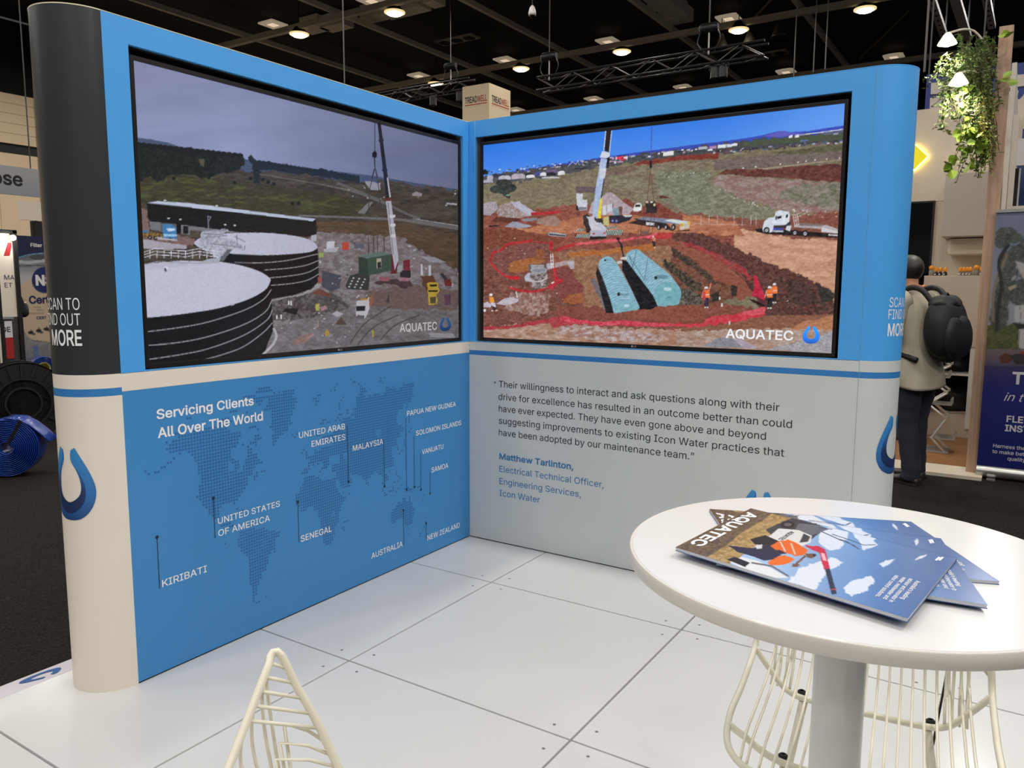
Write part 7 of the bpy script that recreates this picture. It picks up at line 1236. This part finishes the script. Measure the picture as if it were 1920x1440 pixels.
# cream tower with the shop name
TWY = 13.0; c = on_y(917, 155, TWY); a_ = on_y(867, 164, TWY); W_ = float(c[0]-a_[0]); zt_ = float(c[2]); CRM = M('tower_cream', rgb(250, 228, 190), .6)
t = thing('tower_sign', (float(c[0])-W_/2, TWY+W_/2, FZ), 'square cream tower sign rising behind the corner of the display', 'sign'); x1_ = float(c[0])
MB().box((x1_-W_, TWY, FZ), (x1_, float(on_x(957, 168, x1_)[1]), zt_)).build('tower', CRM, t)
TB = M('tower_black_ink', rgb(52, 40, 34), .5); TRD = M('tower_red_ink', rgb(190, 40, 30), .5)
def tname(P, X, N, w):
    P, X, N = (np.array(k_, float) for k_ in (P, X, N)); h = .155; m = MB(); w1 = text_on(m, 'TREAD', P, X, EZ, N, width=w*.56, cap=h, bold=.02, lift=.004); m.build('name_dark', TB, t); m = MB(); text_on(m, 'WELL', P+X*(w*.575), X, EZ, N, width=w*.425, cap=h, bold=.015, lift=.004); m.build('name_red', TRD, t)
    m = MB(); m.obox(P+X*w/2+N*.004+np.array((0, 0, -.045)), X*w/2, (0, 0, .011), N*.001); m.build('underline', TRD, t); m = MB(); text_on(m, '- - - - - - - - - - - -', P+np.array((0, 0, -.105)), X, EZ, N, width=w, cap=.03, lift=.004); m.build('fine_print', TB, t)
yy = on_y(872, 195, TWY); tname((float(yy[0]), TWY, float(yy[2])), EX, (0, -1, 0), float(on_y(913, 195, TWY)[0]-yy[0])); q_ = on_x(922, 195, x1_); r_ = on_x(954, 200, x1_); tname((x1_, float(q_[1]), float(yy[2])), EY, EX, float(r_[1]-q_[1]))
# ---------------------------------------------------------------- people
def skinned(name, verts, edges, radii, mat, parent, root=0, sub=2, place=None):
    me = bpy.data.meshes.new(name); me.from_pydata([tuple(v) for v in verts], edges, []); o = bpy.data.objects.new(name, me); COL.objects.link(o)
    md = o.modifiers.new('skin', 'SKIN'); md.use_smooth_shade = True
    for i, r in enumerate(radii): sv = me.skin_vertices[0].data[i]; sv.radius = r if isinstance(r, tuple) else (r, r); sv.use_root = (i == root)
    s = o.modifiers.new('sub', 'SUBSURF'); s.levels = s.render_levels = sub
    m2 = bpy.data.meshes.new_from_object(o.evaluated_get(bpy.context.evaluated_depsgraph_get())); bpy.data.objects.remove(o); m2.name = name; m2.materials.clear(); m2.materials.append(mat)
    o = bpy.data.objects.new(name, m2); COL.objects.link(o)
    if place is not None: m2.transform(place)
    attach(o, parent); return o
class Rig:
    def __init__(s): s.v = []; s.e = []; s.r = []
    def p(s, co, r, prev=None):
        s.v.append(co); s.r.append(r); i = len(s.v)-1
        if prev is not None: s.e.append((prev, i))
        return i
    def chain(s, pts, prev=None):
        for co, r in pts: prev = s.p(co, r, prev)
        return prev
def hand(rig, wrist, w, fwd, side):
    """palm, five bent fingers; fwd: pointing direction, side: direction towards the thumb"""
    f = Vector(fwd).normalized(); sd = Vector(side); sd = (sd-f*sd.dot(f)).normalized(); up = f.cross(sd); W = Vector(w)
    palm = rig.p(tuple(W+f*.045), (.034, .017), wrist); kn = rig.p(tuple(W+f*.085), (.036, .014), palm)
    for k_, (o_, L) in enumerate(((.028, .07), (.010, .08), (-.009, .074), (-.027, .058))):
        b = W+f*.09+sd*o_; rig.chain([(tuple(b), .0088), (tuple(b+f*L*.45-up*L*.12), .0082), (tuple(b+f*L*.75-up*L*.38), .0076), (tuple(b+f*L*.88-up*L*.6), .007)], kn)
    b = W+f*.035+sd*.034; rig.chain([(tuple(b), .012), (tuple(b+f*.03+sd*.018-up*.008), .0095), (tuple(b+f*.055+sd*.02-up*.02), .008)], palm)
def person(loc, rz, label, H=1.78, skin=None, hair=None, shirt=None, pants=None, shoe=None, arms='forward', lean=.05, stride=.08, seed=1, lanyard=None, hem=.42, scale=1.):
    k = H/1.78; root = thing('person', loc, label, 'person', rz=rz); Mx = Matrix.Translation(loc) @ Matrix.Rotation(rz, 4, 'Z') @ Matrix.Scale(k, 4)
    L = lean
    hipz, shz = .93, 1.44
    g = Rig()                                                        # the body: one continuous figure
    pel = g.p((0, 0, hipz), (.15, .105)); wst = g.p((0, .0+L*.3, 1.1), (.135, .095), pel); ch = g.p((0, L*.8, 1.28), (.16, .11), wst); nb = g.p((0, L+.0, 1.46), (.075, .07), ch); nk = g.p((0, L+.035, 1.53), (.054, .056), nb)
    hb_ = g.p((0, L+.055, 1.60), (.066, .078), nk); hm = g.p((0, L+.06, 1.68), (.077, .095), hb_); ht = g.p((0, L+.05, 1.745), (.055, .07), hm)
    AR = []
    for s in (-1, 1):
        sh = g.p((s*.185, L, shz-.03), .058, ch)
        if arms == 'forward': el, wr = (s*.245, L+.03+.03*s, 1.16), (s*.14, L+.27, 1.2)
        elif arms == 'down': el, wr = (s*.25, L-.03, 1.15), (s*.26, L+.06, .92)
        else: el, wr = (s*.24, L+.1, 1.18), (s*.08, L+.3, 1.3)
        e_ = g.p(el, .041, sh); w_ = g.p(wr, .026, e_); fw = Vector(wr)-Vector(el); hand(g, w_, wr, fw, (-s, .2, .35)); AR.append((s, (s*.185, L, shz-.03), el, wr))
        hp = g.p((s*.09, 0, hipz-.06), .085, pel); y = s*stride; kn = g.p((s*.10, y*.5+.02, .50), .058, hp); an = g.p((s*.105, y-.02, .10), .038, kn); g.p((s*.11, y+.0, .05), .036, an)
    skinned('body', g.v, g.e, g.r, skin, root, 0, 2, Mx)
    # face
    fc = Vector((0, L+.06, 1.66)); F_ = MB(); F_.ball(tuple(fc+Vector((0, .098, -.012))), .017, 10, sq=(.8, 1.1, 1.4)); 
    for s in (-1, 1): F_.ball(tuple(fc+Vector((s*.079, -.005, -.01))), .026, 10, sq=(.35, .75, 1.2))
    F_.v = [tuple(Mx @ Vector(v)) for v in F_.v]; F_.build('nose_and_ears', skin, root, smooth=True)
    E_ = MB()
    for s in (-1, 1): E_.ball(tuple(fc+Vector((s*.032, .083, .016))), .012, 10)
    E_.v = [tuple(Mx @ Vector(v)) for v in E_.v]; E_.build('eyes', M('eye_dark', rgb(50, 40, 34), .3), root, smooth=True)
    B_ = MB(); B_.ball(tuple(fc+Vector((0, .083, -.055))), .022, 10, sq=(1.2, .5, .35)); B_.v = [tuple(Mx @ Vector(v)) for v in B_.v]; B_.build('mouth', M('lips', rgb(150, 86, 74), .5), root, smooth=True)
    if hair:
        b = MB().ball((0, 0, 0), 1, 28); n_ = []
        for x, y, z in b.v:
            q = fc+Vector((x*.088, y*.108-.006, z*.108+.02)); lim = .045 if y > .45 else (-.02 if y > .1 else -.062)
            if q.z-fc.z < lim: q = Vector((fc.x+x*.066, fc.y+y*.075, fc.z+max(z*.1, lim)))
            n_.append(tuple(Mx @ q))
        b.v = n_; b.build('hair', hair, root, smooth=True)
    # jacket: torso with sleeves, open hem below the hips
    rs_ = random.Random(seed); N = 36; rings = [(hem+.36, .222, .172, -.005), (hem+.38, .220, .170, -.005), (.88, .212, .164, 0), (.98, .196, .152, L*.15), (1.12, .172, .128, L*.4), (1.27, .186, .134, L*.8), (1.38, .190, .124, L*.95), (1.45, .150, .098, L), (1.49, .090, .078, L+.01), (1.535, .072, .074, L+.025), (1.54, .064, .066, L+.026)]
    vs = []; fs = []
    for i, (z, a, b_, cy) in enumerate(rings):
        for j in range(N):
            t_ = 2*math.pi*j/N; w = 1+(.035*math.sin(3*t_+i*1.1+seed)+.02*math.sin(7*t_-i*.8))*(1 if i < 7 else .2); vs.append((a*w*math.copysign(abs(math.cos(t_))**.85, math.cos(t_)), cy+b_*w*math.sin(t_), z+(.012*math.sin(2*t_+seed) if i < 2 else 0)))
    for i in range(len(rings)-1):
        for j in range(N): fs.append((i*N+j, i*N+(j+1) % N, (i+1)*N+(j+1) % N, (i+1)*N+j))
    fs.append(tuple(range(N)))
    jb = MB().add(vs, fs); jb.v = [tuple(Mx @ Vector(v)) for v in jb.v]; jk = jb.build('jacket', shirt, root, smooth=True)
    for s, a, el, wr in AR:
        a, el, wr = Vector(a), Vector(el), Vector(wr); P = [a+Vector((-s*.05, 0, .02)), a+Vector((s*.005, 0, .0)), a.lerp(el, .35), a.lerp(el, .7), el+Vector((0, -.008, -.01)), el.lerp(wr, .35), el.lerp(wr, .7), el.lerp(wr, .93)]
        sl = MB().tube([tuple(Mx @ q) for q in [Vector(q) for q in sp([tuple(q) for q in P], 4)]], [x*k for x in np.interp(np.linspace(0, 1, 29), [0, .15, .4, .58, .75, .9, 1], [.085, .083, .070, .066, .060, .053, .046])], n=20); sl.build('sleeve', shirt, root, smooth=True)
    # trousers
    for s in (-1, 1):
        y = s*stride; P = [(s*.075, -.005, .93), (s*.088, 0, .84), (s*.098, y*.25+.01, .68), (s*.10, y*.5+.02, .50), (s*.103, y*.75, .30), (s*.106, y-.02, .12), (s*.106, y-.012, .045)]
        MB().tube([tuple(Mx @ Vector(q)) for q in sp(P, 5)], [x*k*(1+.03*math.sin(i*1.9+s)) for i, x in enumerate(np.interp(np.linspace(0, 1, 31), [0, .17, .33, .5, .68, .85, 1], [.104, .106, .094, .080, .072, .070, .075]))], n=22).build('trouser_leg', pants, root, smooth=True)
        b = MB(); prof = [(-.085, .034, .05), (-.07, .042, .075), (-.02, .043, .095), (.04, .044, .085), (.10, .048, .062), (.15, .046, .052), (.185, .034, .044), (.198, .012, .03)]; vs = []; fs = []; n2 = 16
        for yy, w, h in prof:
            for j in range(n2): t_ = 2*math.pi*j/n2; z = h*.5+h*.5*math.sin(t_); vs.append((s*.107+w*math.cos(t_)*(1 if z < h*.7 else .9), y-.01+yy, max(.0, z)))
        for i in range(len(prof)-1):
            for j in range(n2): fs.append((i*n2+j, i*n2+(j+1) % n2, (i+1)*n2+(j+1) % n2, (i+1)*n2+j))
        fs += [tuple(range(n2)), tuple(range((len(prof)-1)*n2, len(prof)*n2))]; b.add(vs, fs); b.v = [tuple(Mx @ Vector(v)) for v in b.v]; sh_ = b.build('shoe', shoe, root, smooth=True)
        b = MB(); pts = [(s*.107+w*1.08, y-.01+yy*1.02) for yy, w, h in prof]+[(s*.107-w*1.08, y-.01+yy*1.02) for yy, w, h in prof[::-1]]; b.prism(pts, (0, 0, .001), EX, EY, (0, 0, .02)); b.v = [tuple(Mx @ Vector(v)) for v in b.v]; b.build('sole', M('sole_dark', rgb(40, 32, 28), .6), sh_)
    if lanyard:
        b = MB().tube([tuple(Mx @ Vector(q)) for q in sp([(.0, L-.065, 1.535), (.06, L-.03, 1.545), (.085, L+.05, 1.5), (.06, L+.11, 1.40), (0, L+.15, 1.25), (-.06, L+.11, 1.40), (-.085, L+.05, 1.5), (-.06, L-.03, 1.545), (0, L-.065, 1.535)], 5)], .011, 6); b.build('lanyard', lanyard, root, smooth=True)
    return root, Mx
SKIN = M('skin_warm', rgb(196, 148, 120), .5); HAIRK = M('hair_black', rgb(28, 23, 20), .4, noise=.3, nscale=60, bump=.4, bscale=300); JKT = M('beige_jacket', rgb(176, 168, 148), .8, noise=.06, nscale=12, bump=.5, bscale=26); NVY = M('navy_trousers', rgb(34, 38, 52), .8, noise=.12, nscale=14, bump=.5, bscale=22); SHB = M('dark_shoe', rgb(44, 36, 32), .4); SHBR = M('brown_shoe', rgb(78, 50, 36), .5); DEN = M('blue_denim', rgb(96, 108, 138), .8, noise=.1, nscale=30); BLKC = M('black_clothes', rgb(26, 26, 28), .8); LAN = M('orange_lanyard', rgb(196, 110, 66), .6)
foot = on_z(1712, 902, FZ)
root, Mx = person((float(foot[0])-.02, float(foot[1]), FZ), R(62), 'person in a beige jacket with a black backpack, seen from behind at right', 1.80, SKIN, HAIRK, JKT, NVY, SHB, 'forward', .07, .05, 3, LAN, hem=.40)
# the backpack is worn: a thing of its own on the back
BP = M('backpack_black', rgb(14, 14, 16), .6, noise=.2, nscale=20, bump=.4, bscale=40); bl = Mx @ Vector((0, -.25, 1.0)); t = thing('backpack', tuple(bl), 'bulky black backpack worn by the person in beige', 'backpack'); N = 40
def bag(name, c, s, pw, parent, sag=.0):
    b = MB().ball((0, 0, 0), 1, 30); b.v = [tuple(Mx @ Vector((c[0]+math.copysign(abs(x)**pw, x)*s[0], c[1]+math.copysign(abs(y)**pw, y)*s[1]*(1+.05*math.sin(5*z+2)), c[2]+math.copysign(abs(z)**pw, z)*s[2]+sag*y*s[1]+.012*math.sin(9*x+4*y)))) for x, y, z in b.v]; return b.build(name, BP, parent, smooth=True)
bag('main_compartment', (0, -.205, 1.215), (.19, .115, .235), .8, t, .3); bag('front_pocket', (0, -.30, 1.16), (.155, .05, .155), .8, t); bag('top_lid', (0, -.185, 1.41), (.145, .09, .06), .9, t)
for s in (-1, 1): MB().tube([tuple(Mx @ Vector(q)) for q in sp([(s*.10, -.16, 1.40), (s*.115, -.06, 1.515), (s*.12, .06, 1.52), (s*.13, .175, 1.40), (s*.145, .185, 1.22), (s*.185, .09, 1.05), (s*.17, -.1, .98)], 6)], .022, 8).build('shoulder_strap', BP, t, smooth=True)
MB().tube([tuple(Mx @ Vector(q)) for q in sp([(-.04, -.2, 1.44), (0, -.19, 1.49), (.04, -.2, 1.44)], 5)], .01, 6).build('grab_loop', BP, t, smooth=True)
# sheet of paper held in front
p = Mx @ Vector((0, .33, 1.24)); t = thing('paper_sheet', tuple(p), 'white sheet of paper held by the person in beige', 'paper', rz=R(62)); b = MB().obox((0, .37, 1.27), (.1, 0, 0), (0, .1, .09), (0, -.0006, .0006)); b.v = [tuple(Mx @ Vector(v)) for v in b.v]; b.build('sheet', WHITE, t)
sf = on_z(1672, 812, FZ+.03); person((float(sf[0])-.02, float(sf[1])-.16, FZ+.031), R(-125), 'second person in blue jeans and brown shoes facing the man in beige', 1.74, SKIN, HAIRK, BLKC, DEN, SHBR, 'forward', .03, .05, 5)
pl = on_x(2, 530, -10.3); person((-10.3, float(pl[1])+.0, FZ), R(25), 'distant person in black clothes at the left edge by the poster', float(1.70), SKIN, M('hair_grey', rgb(150, 140, 130), .5), BLKC, BLKC, SHB, 'up', .06, .04, 7)
